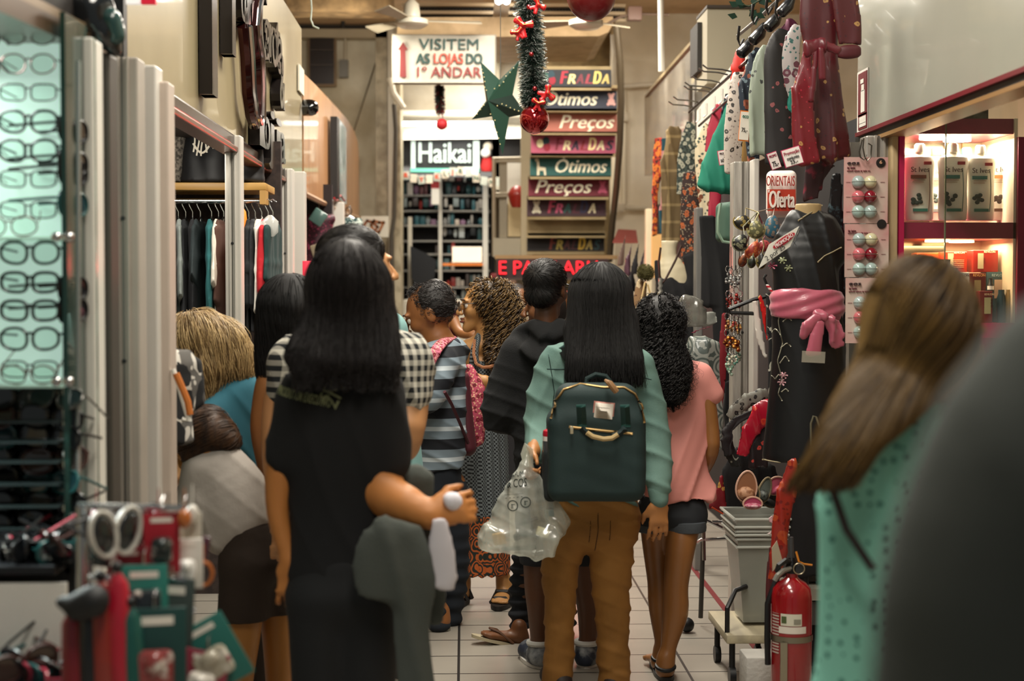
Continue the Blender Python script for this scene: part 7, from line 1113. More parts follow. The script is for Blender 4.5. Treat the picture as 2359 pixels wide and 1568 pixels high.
bs = thing('price_sheet', 'tilted white price sheet with a red oval leaning on the black kimono', 'price card', P(1795, 570, 5.75)); pc = [P(x, y, 5.72) for x, y in ((1748, 618), (1772, 563), (1841, 521), (1820, 568))]; MB().prism(pc, (0, .004, 0)).build('sheet', M('#d5d2c6', .5), bs, smooth=False); xd = nrm(P(1830, 525, 5.7)-P(1772, 565, 5.7)); ud = nrm(np.cross(A3(0, -1, 0), xd)); ud = ud if ud[2] > 0 else -ud
c = P(1806, 554, 5.715); MB().poly([c+xd*.05*math.cos(a)+ud*.013*math.sin(a) for a in np.linspace(0, 6.28, 24, endpoint=False)]).build('red_oval', M('#a8182c', .5), bs); txt('sheet_lettering', 'PROMOÇÃO', .02, M('#e8d8d4'), c+A3(0, -.003, 0), xd, ud, .0005, bs, 'CENTER', .02, width=.08); txt('sheet_lettering', '2 por 25', .028, M('#1c1a1c'), P(1786, 582, 5.71), xd, ud, .0005, bs, 'CENTER', .01, width=.085)
# little purses
for i, (x, y, w_, h_, rot, col, c2, lab, d) in enumerate(((1712, 512, 24, 19, .3, '#1f1c14', '#8d7a3c', 'black and gold', 6.3), (1742, 528, 22, 23, -.2, '#5c5a3c', '#a39c6c', 'olive green', 6.15), (1706, 558, 20, 22, .5, '#131413', '#7a7a60', 'black flowered', 6.2), (1778, 522, 22, 30, .1, '#2f5f72', '#8a7a6c', 'steel blue', 6.3), (1735, 575, 17, 24, .5, '#a83a2c', '#d0703c', 'orange red', 6.25), (1760, 565, 18, 14, -.3, '#b04a4a', '#7d2028', 'rose', 6.3), (1754, 600, 12, 20, .1, '#17150f', '#7a6c3c', 'small black and gold', 6.2), (1732, 602, 10, 16, .2, '#20241c', '#6a6a48', 'small dark green', 6.22), (1712, 598, 10, 18, .35, '#8a4a24', '#5a2a18', 'small tan', 6.27))):
    t = thing('coin_purse', lab+' embroidered fan shaped purse in the cluster beside the price sheet', 'purse', P(x, y, d)); k = d/F; m = MB(); m.ball((0, 0, 0), 1., 18, (w_*k*.95, .018, h_*k*.9)); R = Ry(rot); m.v = [tuple(P(x, y, d)+R@(np.array(v)*A3(1 if v[2] < 0 else .8, 1, 1))) for v in m.v]; m.build('purse_body', M(col, .45, pat='floral', c2=c2, c3=col, sc=60., th=.7, coat=.2), t)
    MB().tube([P(x, y, d)+R@A3(w_*k*.97*math.sin(a), 0, -h_*k*.92*math.cos(a)) for a in np.linspace(-1.9, 1.9, 16)], .0028, 5).build('piping', M(c2, .5), t); MB().tube([P(x, y, d)+R@A3(0, 0, h_*k*.85), P(x+6, y-h_-14, d+.05), P(1745, 488, 6.3)], .0025, 5).build('cord', M(c2, .6), t)
# keychains
kcs = []
for i in range(22):
    col_ = i % 4; row = i//4; x = 1676+col_*9+random.uniform(-2, 2); y = (640, 690, 752, 790, 822, 850)[min(row, 5)]+random.uniform(-6, 8); d = 6.7+random.uniform(-.06, .06); p = P(x, y, d); t = thing('keychain', None, 'keychain', p)
    kind = ('silver chain and black bead', 'black and red bead', 'red and gold bead', 'gold bell', 'white and teal bead', 'pale green bead')[min(row, 5)]; tag(t, kind+' keychain before the aluminium post, '+['first', 'second', 'third', 'fourth'][col_]+' from left')
    MB().tube([P(x, y-75, d), P(x, y-24, d)], .0016, 5).build('cord', blk, t); MB().tube([p+A3(.011*math.cos(a), 0, .035+.014*math.sin(a)) for a in np.linspace(0, 6.28, 12)], .002, 5).build('split_ring', chrome, t)
    m = MB()
    for j in range(4): m.ball(p+A3(random.uniform(-.008, .008), random.uniform(-.006, .006), .012-j*.011), .0085 if row != 3 else .011, 8)
    m.build('charm', M(['#26282a', '#a3291e', '#8c1420', '#b8863c', '#d9cdb8', '#6f9a84'][min(row, 5)], .3, .2 if row != 3 else .8, pat='speck', c2=['#b9b9b4', '#1c1214', '#caa25a', '#6e1a18', '#3f8a7a', '#b9d0bc'][min(row, 5)], sc=90., th=.5), t)
# hanger with layered robes
hg = thing('coat_hanger', 'black plastic hanger sticking out left of the black kimono', 'hanger', P(1740, 700, 6.2)); MB().tube([P(x, y, 6.2) for x, y in ((1790, 676), (1735, 690), (1700, 704), (1680, 712), (1682, 720), (1740, 722))], .008, 8).build('hanger_bar', M('#0d0d0e', .3), hg); MB().tube([P(x, y, 6.2) for x, y in ((1785, 676), (1768, 660), (1760, 640), (1765, 632))], .006, 6).build('hook', blk, hg)
gar('white_robe', 'white robe edge on the black plastic hanger', 'robe', 6.16, [[(1737, 692, 7), (1742, 730, 9), (1750, 780, 9), (1764, 828, 4)]], M('#d0c9bf', .5)); gar('red_robe', 'bright red robe edge on the black plastic hanger', 'robe', 6.13, [[(1750, 680, 6), (1758, 710, 9), (1763, 760, 6), (1768, 790, 3)]], M('#c21a16', .4, pat='floral', c2='#c9a03c', c3='#c21a16', sc=24., th=.4)); gar('embroidered_robe', 'black robe with white sprigs and striped collar on the plastic hanger', 'robe', 6.1, [[(1768, 672, 9), (1778, 720, 15), (1782, 800, 14), (1778, 870, 12), (1785, 960, 12)]], M('#111113', .7, pat='vines', c2='#b9b6a6', c3='#111113', sc=12., th=.3)); gar('striped_collar', 'red and white striped collar of the robe beside the pink sash', 'collar', 6.05, [[(1766, 655, 4), (1785, 680, 5), (1800, 705, 5)]], M('#b8182a', .5, pat='stripes', c2='#e3ddd4', sc=60., th=.5), amp=.0)
# kimono mannequin
mn = thing('kimono_mannequin', 'mannequin in a black satin kimono dress with a shiny pink sash', 'mannequin', P(1855, 1200, 6.)); DK = 5.98; skm = M('#b3996c', .5)
f = Fld(.008, .02); ch(f, DK, [(1862, 468, 30, .8), (1861, 500, 31, .8), (1858, 540, 34, .6), (1856, 640, 44, .7), (1858, 900, 60, .7)], asp=.8); f.cut(P(0, 466, DK), (0, 0, 1)); f.mesh('torso_form', skm, mn); MB().tube([P(1858, 900, DK), A3(P(1858, 0, DK)[0], DK, .03)], .02, 10).lathe(A3(P(1858, 0, DK)[0], DK, 0), [(.17, 0), (.17, .012), (.03, .03)], 24).build('stand', M('#2a2a2c', .4, .6), mn)
sat = M('#0b0b0d', .42, var=.1); f = Fld(.008, .03); ch(f, DK, [(1862, 505, 34, .85), (1860, 540, 62, .6), (1856, 600, 76, .65), (1858, 690, 78, .7), (1862, 780, 84, .7), (1860, 900, 90, .7), (1852, 1050, 98, .7)], asp=.7); ch(f, DK, [(1832, 510, 24), (1812, 560, 22), (1806, 610, 20)]); ch(f, DK, [(1895, 520, 34, .9), (1914, 565, 32), (1918, 590, 27)]); f.cut(P(1850, 1062, DK), (.0, 0, -1)); ko = f.mesh('kimono_dress', sat, mn, disp=lambda V: wrk(.012, 38, (1, .2, .25), 3)(V)+fold(.002, 26, 3)(V)); kb = bvh_of(ko)
pip = M('#a89a78', .6); ribbon([(1832, 510), (1850, 498), (1895, 472)], DK, .006, pip, 'piping', mn, kb, .004, 16, .004); ribbon([(1872, 605), (1890, 590), (1912, 580), (1932, 570)], DK, .005, pip, 'piping', mn, kb, .004, 16, .004); ribbon([(1756, 1058), (1800, 1062), (1850, 1066), (1880, 1060)], DK-.02, .005, pip, 'piping', mn, kb, .004, 20, .004)
vine = M('#b9b5a0', .7); 
ribbon([(1792, 700), (1788, 740), (1796, 790), (1786, 830), (1794, 870), (1786, 905), (1793, 920)], DK, .004, vine, 'embroidered_vine', mn, kb, .003, 40, .002)
for x, y, dx, dy in ((1796, 740, 18, -10), (1792, 770, -14, -14), (1792, 800, 20, -12), (1790, 835, 18, -18), (1788, 860, -12, 12), (1792, 900, 14, -8), (1792, 720, -10, -16)): ribbon([(x, y), (x+dx*.6, y+dy), (x+dx, y+dy*.3)], DK, .004, vine, 'embroidered_leaf', mn, kb, .003, 10, .002)
for x, y, cc in ((1797, 862, '#b98a90'), (1793, 878, '#b98a90'), (1778, 612, '#8a3a50'), (1808, 618, '#8d9270'), (1796, 600, '#9aa07c')):
    for a in np.linspace(0, 6.28, 6, endpoint=False): ribbon([(x, y), (x+8*math.cos(a), y+8*math.sin(a))], DK, .006, M(cc, .7), 'embroidered_petal', mn, kb, .004, 4, .002)
pk2 = M('#b5596c', .28, sheen=.2, coat=.25); f = Fld(.007, .015); ch(f, DK, [(1858, 690, 83, .74), (1860, 712, 85, .74)], asp=.7, k=.004); f.cut(P(1860, 735, DK), (-.1, 0, -1)); f.cut(P(1860, 668, DK), (.05, 0, 1)); sb_ = f.mesh('pink_sash', pk2, mn, disp=lambda V: .004+.003*np.sin((V[:, 2]-.25*V[:, 0])*150+3*wob(V, 12, 2))+.002*wob(V, 40, 2))
for nm, cc_ in (('sash_knot', [[(1880, 722, 14, .9, -.14), (1900, 728, 12, .9, -.15)]]), ('sash_loop', [[(1882, 728, 12, .7, -.15), (1862, 752, 16, .5, -.15), (1850, 775, 12, .5, -.14)]]), ('sash_tail', [[(1888, 740, 12, .5, -.15), (1880, 785, 18, .4, -.15), (1874, 818, 22, .35, -.15)]]), ('sash_tail', [[(1902, 735, 12, .5, -.14), (1920, 765, 14, .4, -.13), (1934, 798, 15, .35, -.12)], [(1905, 735, 10, .5, -.14), (1925, 740, 12, .5, -.12), (1938, 775, 9, .4, -.12)]])): gar(nm, None, None, DK, cc_, pk2, parent=mn, amp=.005, fr=60, k=.012)
MB().box(P(1874, 822, DK-.17), (.045, .002, .022), Ry(.05)).build('clear_wrap', M('#b9b2a0', .15, alpha=.4, coat=.6), mn)
MB().tube([P(x, y, 5.8) for x, y in ((1838, 570), (1828, 556), (1838, 540), (1842, 528), (1834, 552), (1822, 574))], .0022, 5).build('pin_hook', chrome, mn)
# far mannequin
m2 = thing('necklace_mannequin', 'pale mannequin bust in a black dress with a long dark necklace', 'mannequin', P(1560, 900, 8.9)); f = Fld(.009, .02); ch(f, 8.9, [(1543, 556, 20, .8), (1541, 590, 18, .8), (1550, 640, 38, .6), (1560, 760, 34, .7)], asp=.7); f.cut(P(0, 553, 8.9), (0, 0, 1)); f.mesh('bust', M('#cfc3a4', .5), m2); MB().tube([P(1560, 740, 8.9), A3(P(1560, 0, 8.9)[0], 8.9, 0)], .02, 8).build('stand', dks, m2)
gar('black_top', None, None, 8.88, [[(1540, 650, 30), (1560, 690, 40), (1568, 780, 42)], [(1512, 600, 8), (1520, 640, 14), (1540, 665, 20)], [(1590, 590, 22), (1600, 640, 24), (1585, 680, 20)]], M('#101013', .85), parent=m2, asp=.6); MB().tube([P(x, y, 8.7) for x, y in ((1522, 570), (1518, 600), (1520, 640), (1524, 655), (1535, 640), (1556, 600), (1570, 565))], .007, 6).build('necklace', M('#3a241c', .4), m2); MB().tube([P(1521+3*math.sin(a*3), 640+a*6, 8.68) for a in range(7)], .012, 6).build('pendant', M('#b9b6ac', .3, .7), m2)
# pompom thing and cloth
pm2 = thing('pompom_doll', 'olive green pompom on top of a draped tan cloth with cream ribbon', 'pompom', P(1487, 628, 8.2)); f = Fld(.01, .02); f.ball(P(1487, 628, 8.2), .038); fo = f.mesh('pompom', M('#4a4626', .9), pm2, disp=lambda V: .004*wob(V, 200, 2)); strands(f, 900, 4, .02, M('#6a6438', .9), 'yarn', fo, .0012, flow=(.1, -.3, .2), jit=1.5, lift=.014, seed=3)
gar('cloth', None, None, 8.25, [[(1480, 650, 14), (1472, 700, 18), (1466, 780, 22)]], M('#8a6a48', .8, pat='floral', c2='#c9b490', c3='#4a2a20', sc=18., th=.5), parent=pm2); MB().tube([P(x, y, 8.0) for x, y in ((1486, 650), (1480, 680), (1470, 720), (1462, 735), (1480, 740), (1462, 770), (1458, 785), (1475, 796))], .006, 6).build('ribbon', M('#c9ac78', .6), pm2); MB().tube([P(x, y, 8.0) for x, y in ((1492, 655), (1500, 684))], .005, 6).build('ribbon', M('#c9ac78', .6), pm2)
# clear bags / mandala cloth
gar('mandala_cloth', 'white cloth in clear wrap printed with grey mandala rings', 'cloth', 7.0, [[(1622, 790, 38), (1612, 850, 46), (1630, 950, 36), (1642, 1040, 26)]], M('#8f938c', .35, pat='rings', c2='#4c5652', sc=11., coat=.5), asp=.5, amp=.01); gar('wrapped_clothes', 'grey clothes in crinkled clear wrap behind the curly ponytail', 'clothes', 7.3, [[(1572, 690, 18), (1598, 715, 34), (1600, 755, 32)]], M('#7e7c74', .15, pat='stain', c2='#45443f', sc=8., coat=.8), amp=.015); gar('wrapped_roll', 'clear wrapped white roll beside the grey wrapped clothes', 'roll', 7.4, [[(1632, 722, 22), (1636, 745, 22)]], M('#a3a49c', .15, coat=.8, pat='stain', c2='#6a6c68', sc=12.), amp=.012); gar('wine_cloth', 'wine red folded cloth edge above the mandala cloth', 'cloth', 7.1, [[(1590, 768, 5), (1615, 758, 6), (1640, 752, 5)]], M('#6e1230', .6))
# lower satin cluster
gar('grey_floral_band', 'grey satin band with small black flowers, lower right', 'cloth', 6.4, [[(1680, 962, 14), (1705, 932, 18), (1740, 915, 18), (1768, 905, 14)]], M('#75756c', .5, pat='floral', c2='#1a1a1a', c3='#75756c', sc=34., th=.5), amp=.006); gar('black_trim_cloth', 'black cloth edge under the grey flowered band', 'cloth', 6.38, [[(1668, 1000, 12), (1700, 968, 14), (1740, 948, 12), (1775, 930, 14)], [(1672, 1010, 14), (1680, 1050, 14)]], M('#141215', .6), amp=.006)
gar('red_satin_robe', 'shiny crimson satin robe folded in the lower cluster', 'robe', 6.3, [[(1765, 925, 12), (1745, 960, 20), (1722, 1005, 20), (1708, 1050, 16)], [(1740, 950, 12), (1775, 960, 18)]], M('#a3122a', .28, pat='floral', c2='#c8402c', c3='#a3122a', sc=18., th=.35, coat=.4), amp=.012); gar('black_blossom_robe', 'black robe with red blossoms beneath the crimson satin', 'robe', 6.32, [[(1775, 975, 20), (1752, 1030, 26), (1745, 1080, 26)]], M('#1a0f12', .5, pat='floral', c2='#b03a30', c3='#1a0f12', sc=24., th=.4), amp=.01); gar('dark_leaf_robe', 'dark robe with pale leaves at the left of the satin cluster', 'robe', 6.42, [[(1672, 1005, 14), (1682, 1040, 18), (1700, 1080, 14)]], M('#1c1f1e', .5, pat='vines', c2='#8d9284', c3='#1c1f1e', sc=12., th=.3), amp=.008)
gar('red_gold_pouch', 'red pouch with gold flowers hanging above the chrome stand', 'pouch', 6.5, [[(1664, 1095, 6), (1660, 1140, 16), (1655, 1170, 24)]], M('#7d0f1c', .5, pat='floral', c2='#c79a4a', c3='#7d0f1c', sc=34., th=.5), cuts=[((1655, 1182), (-.3, 0, -1))]); MB; tag(MB().tube([P(x, y, 6.4) for x, y in ((1640, 1168), (1660, 1180), (1684, 1194))], .004, 6).build('rope', M('#c4451c', .5)), 'orange cord edging below the red pouch', 'cord')
gar('black_skirt', 'black skirt hanging behind the plastic bins', 'skirt', 6.6, [[(1720, 1050, 40), (1700, 1120, 44), (1700, 1200, 40)], [(1760, 1080, 30), (1790, 1180, 30)]], M('#0e0e10', .9)); MB().tube([P(x, y, 6.) for x, y in ((0, 0), (1, 1))], .01); tag(MB().tube([P(x, y, 5.7) for x, y in ((1888, 985), (1880, 960), (1874, 958), (1868, 975), (1868, 1040), (1872, 1050))], .004, 6).build('wire_hook', M('#8a8672', .3, .7)), 'thin wire loop hanging before the kimono hem', 'wire')
# chrome stand
cs = thing('chrome_stand', 'low chrome clothes stand with castors behind the pink girl', 'stand', P(1650, 1300, 6.9)*A3(1, 1, 0)); 
for pts in (((1620, 1150), (1622, 1290)), ((1605, 1250), (1615, 1243), (1680, 1240), (1694, 1252)), ((1622, 1196), (1668, 1218)), ((1640, 1202), (1672, 1202)), ((1672, 1190), (1676, 1240)), ((1684, 1190), (1688, 1240))): MB().tube([P(x, y, 6.9) for x, y in pts], .009, 8).build('tube', chrome, cs)
MB().tube([P(1620, 1240, 6.92), A3(P(1620, 0, 6.92)[0], 6.92, .04)], .011, 8).build('leg', M('#55534e', .4, .6), cs); MB().ball(A3(P(1588, 0, 6.8)[0], 6.8, .035), .034).build('castor', blk, cs)
# bins
def bin_(i, z0, lab):
    t = thing('plastic_bin', lab, 'bin', A3(P(1745, 0, 6.1)[0], 6.1, z0)); c = A3(P(1745, 0, 6.1)[0], 6.1, z0); h_ = .36; wt, wb_ = .098+.003*i, .062+.002*i; mt_ = M('#a8aa9f', .3, alpha=.5, coat=.3, var=.08); m = MB(); n = 4
    def ring(w_, z, o=0.): return [c+A3(sx*(w_+o), sy*(w_*1.5+o), z) for sx, sy in ((-1, -1), (1, -1), (1, 1), (-1, 1))]
    a, b_ = ring(wb_, 0), ring(wt, h_); a2, b2 = ring(wb_-.004, .005), ring(wt-.004, h_)
    for k_ in range(4): m.quad(a[k_], a[(k_+1) % 4], b_[(k_+1) % 4], b_[k_]); m.quad(a2[k_], b2[k_], b2[(k_+1) % 4], a2[(k_+1) % 4]); m.quad(b_[k_], b_[(k_+1) % 4], b2[(k_+1) % 4], b2[k_])
    m.poly(a[::-1]); m.poly(a2); m.build('bin_body', mt_, t, smooth=False); r_ = MB()
    for zz, oo in ((h_, .007), (h_-.05, .004)): q = ring(wt-(h_-zz)*.1, zz, oo); r_.tube(q+[q[0]], .006, 6)
    r_.build('rim', M('#c2c4bb', .3, alpha=.8), t); return t
for i in range(3): bin_(i, .22+.032*i, ['lowest', 'middle', 'topmost'][i]+' of three nested clear plastic bins on the wooden dolly')
bc_ = A3(P(1745, 0, 6.1)[0], 6.1, .66)
for i, (x, y, w_, h_, rot, c1, c2, lab) in enumerate(((1720, 1120, 24, 36, .1, '#b88a6a', '#8a5a3c', 'tan glittery'), (1726, 1135, 24, 30, -.1, '#161a18', '#3a443c', 'black'), (1734, 1158, 22, 14, .0, '#c99aa0', '#a33a5a', 'pink flowered'), (1762, 1128, 14, 30, .3, '#1a1d1b', '#5a6058', 'black with tan edge'), (1790, 1118, 24, 20, -.5, '#a83a58', '#d0647c', 'rose pink'), (1776, 1148, 22, 20, .4, '#131413', '#2a2c28', 'plain black'))):
    d = 6.02+.03*i if i not in (2,) else 5.99; t = thing('slipper', lab+' slipper standing in the topmost plastic bin', 'slipper', P(x, y, d)); k = d/F; m = MB(); n_ = 26; pts = [P(x, y, d)+Ry(rot)@A3(w_*k*math.cos(a)*(1-.15*math.sin(a)), 0, h_*k*math.sin(a)) for a in np.linspace(0, 6.283, n_, endpoint=False)]; m.prism(pts, (0, .012, 0)); m.build('sole', M(c2, .6), t); mm = MB().ball((0, 0, 0), 1., 16, (w_*k*.9, .028, h_*k*.45)); mm.v = [tuple(P(x, y, d)+Ry(rot)@(np.array(v)+A3(0, -.002, -h_*k*.45))) for v in mm.v]; mm.build('upper', M(c1, .6, pat='speck', c2=c2, sc=60.), t)
    MB().tube(pts+[pts[0]], .004, 5).build('piping', M('#c9a08a' if i in (0, 2, 4) else '#8a7a5c', .6), t)
dl = thing('dolly', 'wooden dolly board on black castors carrying the clear bins', 'dolly', A3(P(1735, 0, 6.0)[0], 6., .17)); a = P(1675, 1358, 5.85); xx = a[0]; MB().bx(xx, xx+.24, 5.85, 6.3, .17, .205, .004).build('board', M('#9a917a', .6, pat='wood', c2='#b5aa8c', sc=20., ax='Y'), dl)
for cx_, cy_ in ((xx+.03, 5.9), (xx+.2, 6.25), (xx+.03, 6.25)): MB().lathe(A3(cx_-.012, cy_, .035), [(.034, 0), (.034, .024)], 18, (1, 0, 0)).build('castor', blk, dl); MB().tube([A3(cx_, cy_, .06), A3(cx_, cy_, .17)], .012, 8).build('castor_stem', blk, dl)
MB().tube([A3(xx+.01, 5.9, .2), A3(xx+.01, 5.9, .3), A3(xx+.05, 5.95, .36), A3(xx+.1, 5.98, .37)], .01, 8).build('curved_bar', blk, dl)
gar('pink_sandals', 'pink and white strappy thing hung on the side of the bins', 'sandals', 5.92, [[(1768, 1198, 9), (1790, 1190, 14)], [(1765, 1228, 5), (1778, 1232, 8)]], M('#d0a3a8', .5, pat='speck', c2='#e8e0da', sc=40.), amp=.008)
sf = thing('foam_box', 'white styrofoam box on the floor below the dolly', 'box', A3(P(1752, 0, 5.72)[0], 5.75, 0)); c = P(1752, 0, 5.75)[0]; MB().bx(c-.06, c+.06, 5.65, 5.8, .02, .165, .008).build('box_body', M('#b8b5ae', .8, bump=.3), sf); MB().bx(c-.065, c+.065, 5.645, 5.805, .0, .02).build('dark_base', M('#4a4640', .8), sf)  # base strip is darker than the box body
gar('orange_satin_bag', 'orange red satin cloth with gold pattern hanging beside the bins', 'cloth', 5.75, [[(1825, 1060, 14), (1815, 1120, 22), (1800, 1200, 26), (1792, 1270, 22), (1780, 1340, 18)]], M('#8f2014', .35, pat='floral', c2='#a8401c', c3='#6e120f', sc=17., th=.6, coat=.4), amp=.012); tag(MB().prism([P(x, y, 5.62) for x, y in ((1778, 1262), (1790, 1245), (1802, 1288), (1780, 1316))], (0, .004, 0)).build('paper_label', M('#a89d84', .6), smooth=False), 'beige diamond of paper on the orange red satin cloth', 'label'); gar('red_hanging_cloth', 'dark red hanging cloth behind the fire extinguisher', 'cloth', 5.85, [[(1785, 1260, 16), (1780, 1350, 20), (1782, 1430, 18)]], M('#4a0f14', .6)); gar('black_cloth', 'black cloth hanging at the right behind the fire extinguisher', 'cloth', 5.95, [[(1860, 1080, 50), (1865, 1200, 54), (1868, 1330, 46)]], M('#0e0d0f', .85)); gar('blue_towel', 'slate blue cloth tucked left of the fire extinguisher', 'cloth', 5.6, [[(1786, 1420, 12), (1782, 1480, 14), (1788, 1520, 8)]], M('#22363f', .8))
tag(MB().bx(P(1868, 0, 6.)[0], 1.75, 6., 6.4, P(0, 1395, 6.)[2], P(0, 1368, 6.)[2]).build('low_shelf', M('#a8a294', .5), smooth=False), 'pale low shelf board right of the fire extinguisher', 'shelf'); tag(MB().bx(P(1875, 0, 6.)[0], 1.75, 6.02, 6.4, P(0, 1455, 6.)[2], P(0, 1400, 6.)[2]).build('grey_box', M('#4c4744', .6), smooth=False), 'grey box under the pale low shelf board', 'box'); tag(MB().bx(P(1860, 0, 6.1)[0], 1.75, 6.1, 6.4, 0, .2).build('black_crate', M('#151416', .7), smooth=False), 'black crate on the floor behind the fire extinguisher', 'crate'); tag(MB().bx(P(1870, 0, 6.1)[0], 1.75, 6.1, 6.4, P(0, 1362, 6.)[2], P(0, 1320, 6.)[2]).build('brown_box', M('#3a332e', .6), smooth=False), 'dark brown box on the pale low shelf board', 'box')
# fire extinguisher
fe = thing('fire_extinguisher', 'red fire extinguisher with white labels and a steel band on a stand', 'fire extinguisher', A3(P(1832, 0, 5.45)[0], 5.45, 0)); ex = A3(P(1832, 0, 5.45)[0], 5.45, 0); zt_ = P(0, 1352, 5.45)[2]; r_ = .0735; rdm = M('#8c0f16', .22, coat=.8, var=.06)
MB().lathe(ex, [(r_*.9, .01), (r_, .03), (r_, zt_-.05), (r_*.93, zt_-.02), (r_*.7, zt_+.0), (r_*.4, zt_+.014), (.022, zt_+.02), (.022, zt_+.035)], 40).build('cylinder', rdm, fe)
MB().lathe(ex, [(.024, zt_+.035), (.026, zt_+.05), (.02, zt_+.07), (.012, zt_+.09), (0, zt_+.092)], 20).build('valve', M('#1a1a1b', .3, .6), fe); q = ex+A3(0, 0, zt_)
MB().tube([q+A3(-.01, -.01, .075), q+A3(-.03, -.03, .085), q+A3(-.055, -.04, .07), q+A3(-.06, -.03, .045)], .01, 8).build('lever', blk, fe); MB().tube([q+A3(0, -.01, .055), q+A3(-.04, -.04, .05), q+A3(-.065, -.06, .035), q+A3(-.075, -.06, .018)], [.009, .01, .01, .009], 8).build('carry_handle', M('#8a8880', .4, .5), fe)
MB().tube([q+A3(.0, 0, .08), q+A3(-.002, 0, .13), q+A3(-.002, 0, .165)], [.01, .009, .007], 8).build('hose_tip', M('#3a3a3b', .4), fe); MB().tube([q+A3(.02+.02*math.cos(a), -.03, .055+.02*math.sin(a)) for a in np.linspace(0, 6.28, 18)], .0022, 6).build('pin_ring', M('#b0a48a', .3, .8), fe); MB().tube([q+A3(.012, -.015, .115), q+A3(.02, -.025, .08), q+A3(.04, -.02, .07), q+A3(.07, -.02, .066)], .004, 6).build('yellow_tie', M('#b9701c', .5), fe); MB().lathe(q+A3(.025, -.018, .05), [(.018, 0), (.018, .01), (0, .012)], 18, (0, -1, 0)).build('gauge', M('#26282a', .3), fe)
MB().tube([q+A3(.01, 0, .05), q+A3(-.05, .01, .02), q+A3(-.085, .01, -.08), q+A3(-.088, 0, -.2), q+A3(-.085, 0, -.3)], .011, 8).build('hose', blk, fe)
def wrap(a0, a1, z0, z1, mat, name, rr=r_+.0012, n=14):
    m = MB()
    for i in range(n): t0, t1 = a0+(a1-a0)*i/n, a0+(a1-a0)*(i+1)/n; m.quad(*[ex+A3(rr*math.sin(t), -rr*math.cos(t), z) for t, z in ((t0, z0), (t1, z0), (t1, z1), (t0, z1))])
    return m.build(name, mat, fe)
zy = lambda y: P(0, y, 5.4)[2]
wrap(-.75, .3, zy(1452), zy(1424), M('#cfcbb8', .5), 'paper_label'); wrap(-.7, -.45, zy(1446), zy(1430), M('#4a5a34', .5), 'label_panel', r_+.002); wrap(-.1, .25, zy(1448), zy(1436), M('#8a8878', .5), 'label_panel', r_+.002); wrap(-.85, .55, zy(1470), zy(1454), M('#d8d0c4', .5), 'white_strip'); wrap(-1.35, -.85, zy(1520), zy(1425), M('#b9b0a4', .5, pat='stripes', c2='#7a2a2a', sc=90., th=.6), 'side_label'); wrap(-3.2, 3.1, zy(1492), zy(1478), M('#8d8878', .3, .9), 'steel_band', r_+.003, 40)
MB().bx(ex[0]-.055, ex[0]-.03, ex[1]-r_-.002, ex[1]-r_+.006, .03, zy(1490)).build('steel_strap', M('#a39d8a', .3, .9), fe); MB().lathe(ex, [(.1, 0), (.1, .012), (.08, .02), (0, .02)], 30).build('foot_plate', M('#55534e', .5, .5), fe)
# lip balm cards
for i, (x0, y0, x1, y1) in enumerate(((1944, 362, 2044, 514), (1946, 516, 2046, 638), (1948, 640, 2046, 790))):
    d = 5.9-.02*i+(.02 if i == 1 else 0); t = thing('lip_balm_card', ['top', 'middle', 'bottom'][i]+' of three hanging pink cards with six round lip balms', 'lip balm card', P((x0+x1)/2, y0, d)); rect(x0, y0, x1, y1, d, .004).build('card', M('#c9b5a8', .5, pat='stain', c2='#c2606c', sc=5.), t, smooth=False); yb = 0 if i != 1 else -22
    if i != 1: st('eos', x0+22, y0+13, 28, 9, d-.008, M('#3c2c2e', .5), t, .006); 
    MB().lathe(P(x1-15, y0+13 if i != 1 else y0, d-.006), [(11*d/F, 0), (11*d/F, .002), (0, .003)], 22, (0, -1, 0)).build('round_mark', M('#17110f', .5), t)
    if i != 1: st('6', x1-15, y0+12, 5, 8, d-.01, M('#d0a080', .5), t, .02)
    st('lip balm', x0+17, y0+24+yb*.4, 18, 4, d-.007, M('#7a3f48', .5), t, .0); st('smooth sphere lip balm set', x0+34, y0+31+yb*.5, 54, 3, d-.007, M('#8c4a52', .5), t, .0)
    for r__ in range(3):
        for c_ in range(2):
            q = P(x0+33+28*c_, y0+57+yb+34*r__, d-.012); bl = MB().ball(q, .0255, 18).build('balm_sphere', M([['#a3b3b0', '#cfc9a4'], ['#c4626a', '#7d0f22'], ['#a3bbb4', '#9fb3ae']][r__][c_], .15, coat=.8, var=.03), t); MB().lathe(q, [(.0259, -.001), (.0259, .001)], 20).build('seam', M('#6a6a64', .4), bl)
    for r__ in range(3): [rect(xx_, y0+57+yb+34*r__, xx_+10, y0+58+yb+34*r__, d-.005, .001).build('text_line', M('#8c5a5c'), t, smooth=False) for xx_ in (x0+5, x1-16)]
hk2 = thing('card_hook', 'bent wire hooks holding the top lip balm card', 'hook', P(1993, 340, 5.9)); MB().tube([P(x, y, 5.87) for x, y in ((1990, 318), (1988, 340), (1992, 362), (1998, 370), (2006, 362), (2008, 335), (2000, 330))], .003, 6).build('wire', M('#5a564e', .3, .8), hk2); MB().tube([P(x, y, 5.87) for x, y in ((1986, 322), (1980, 350), (1982, 362), (1990, 368), (1996, 356))], .003, 6).build('wire', M('#5a564e', .3, .8), hk2)
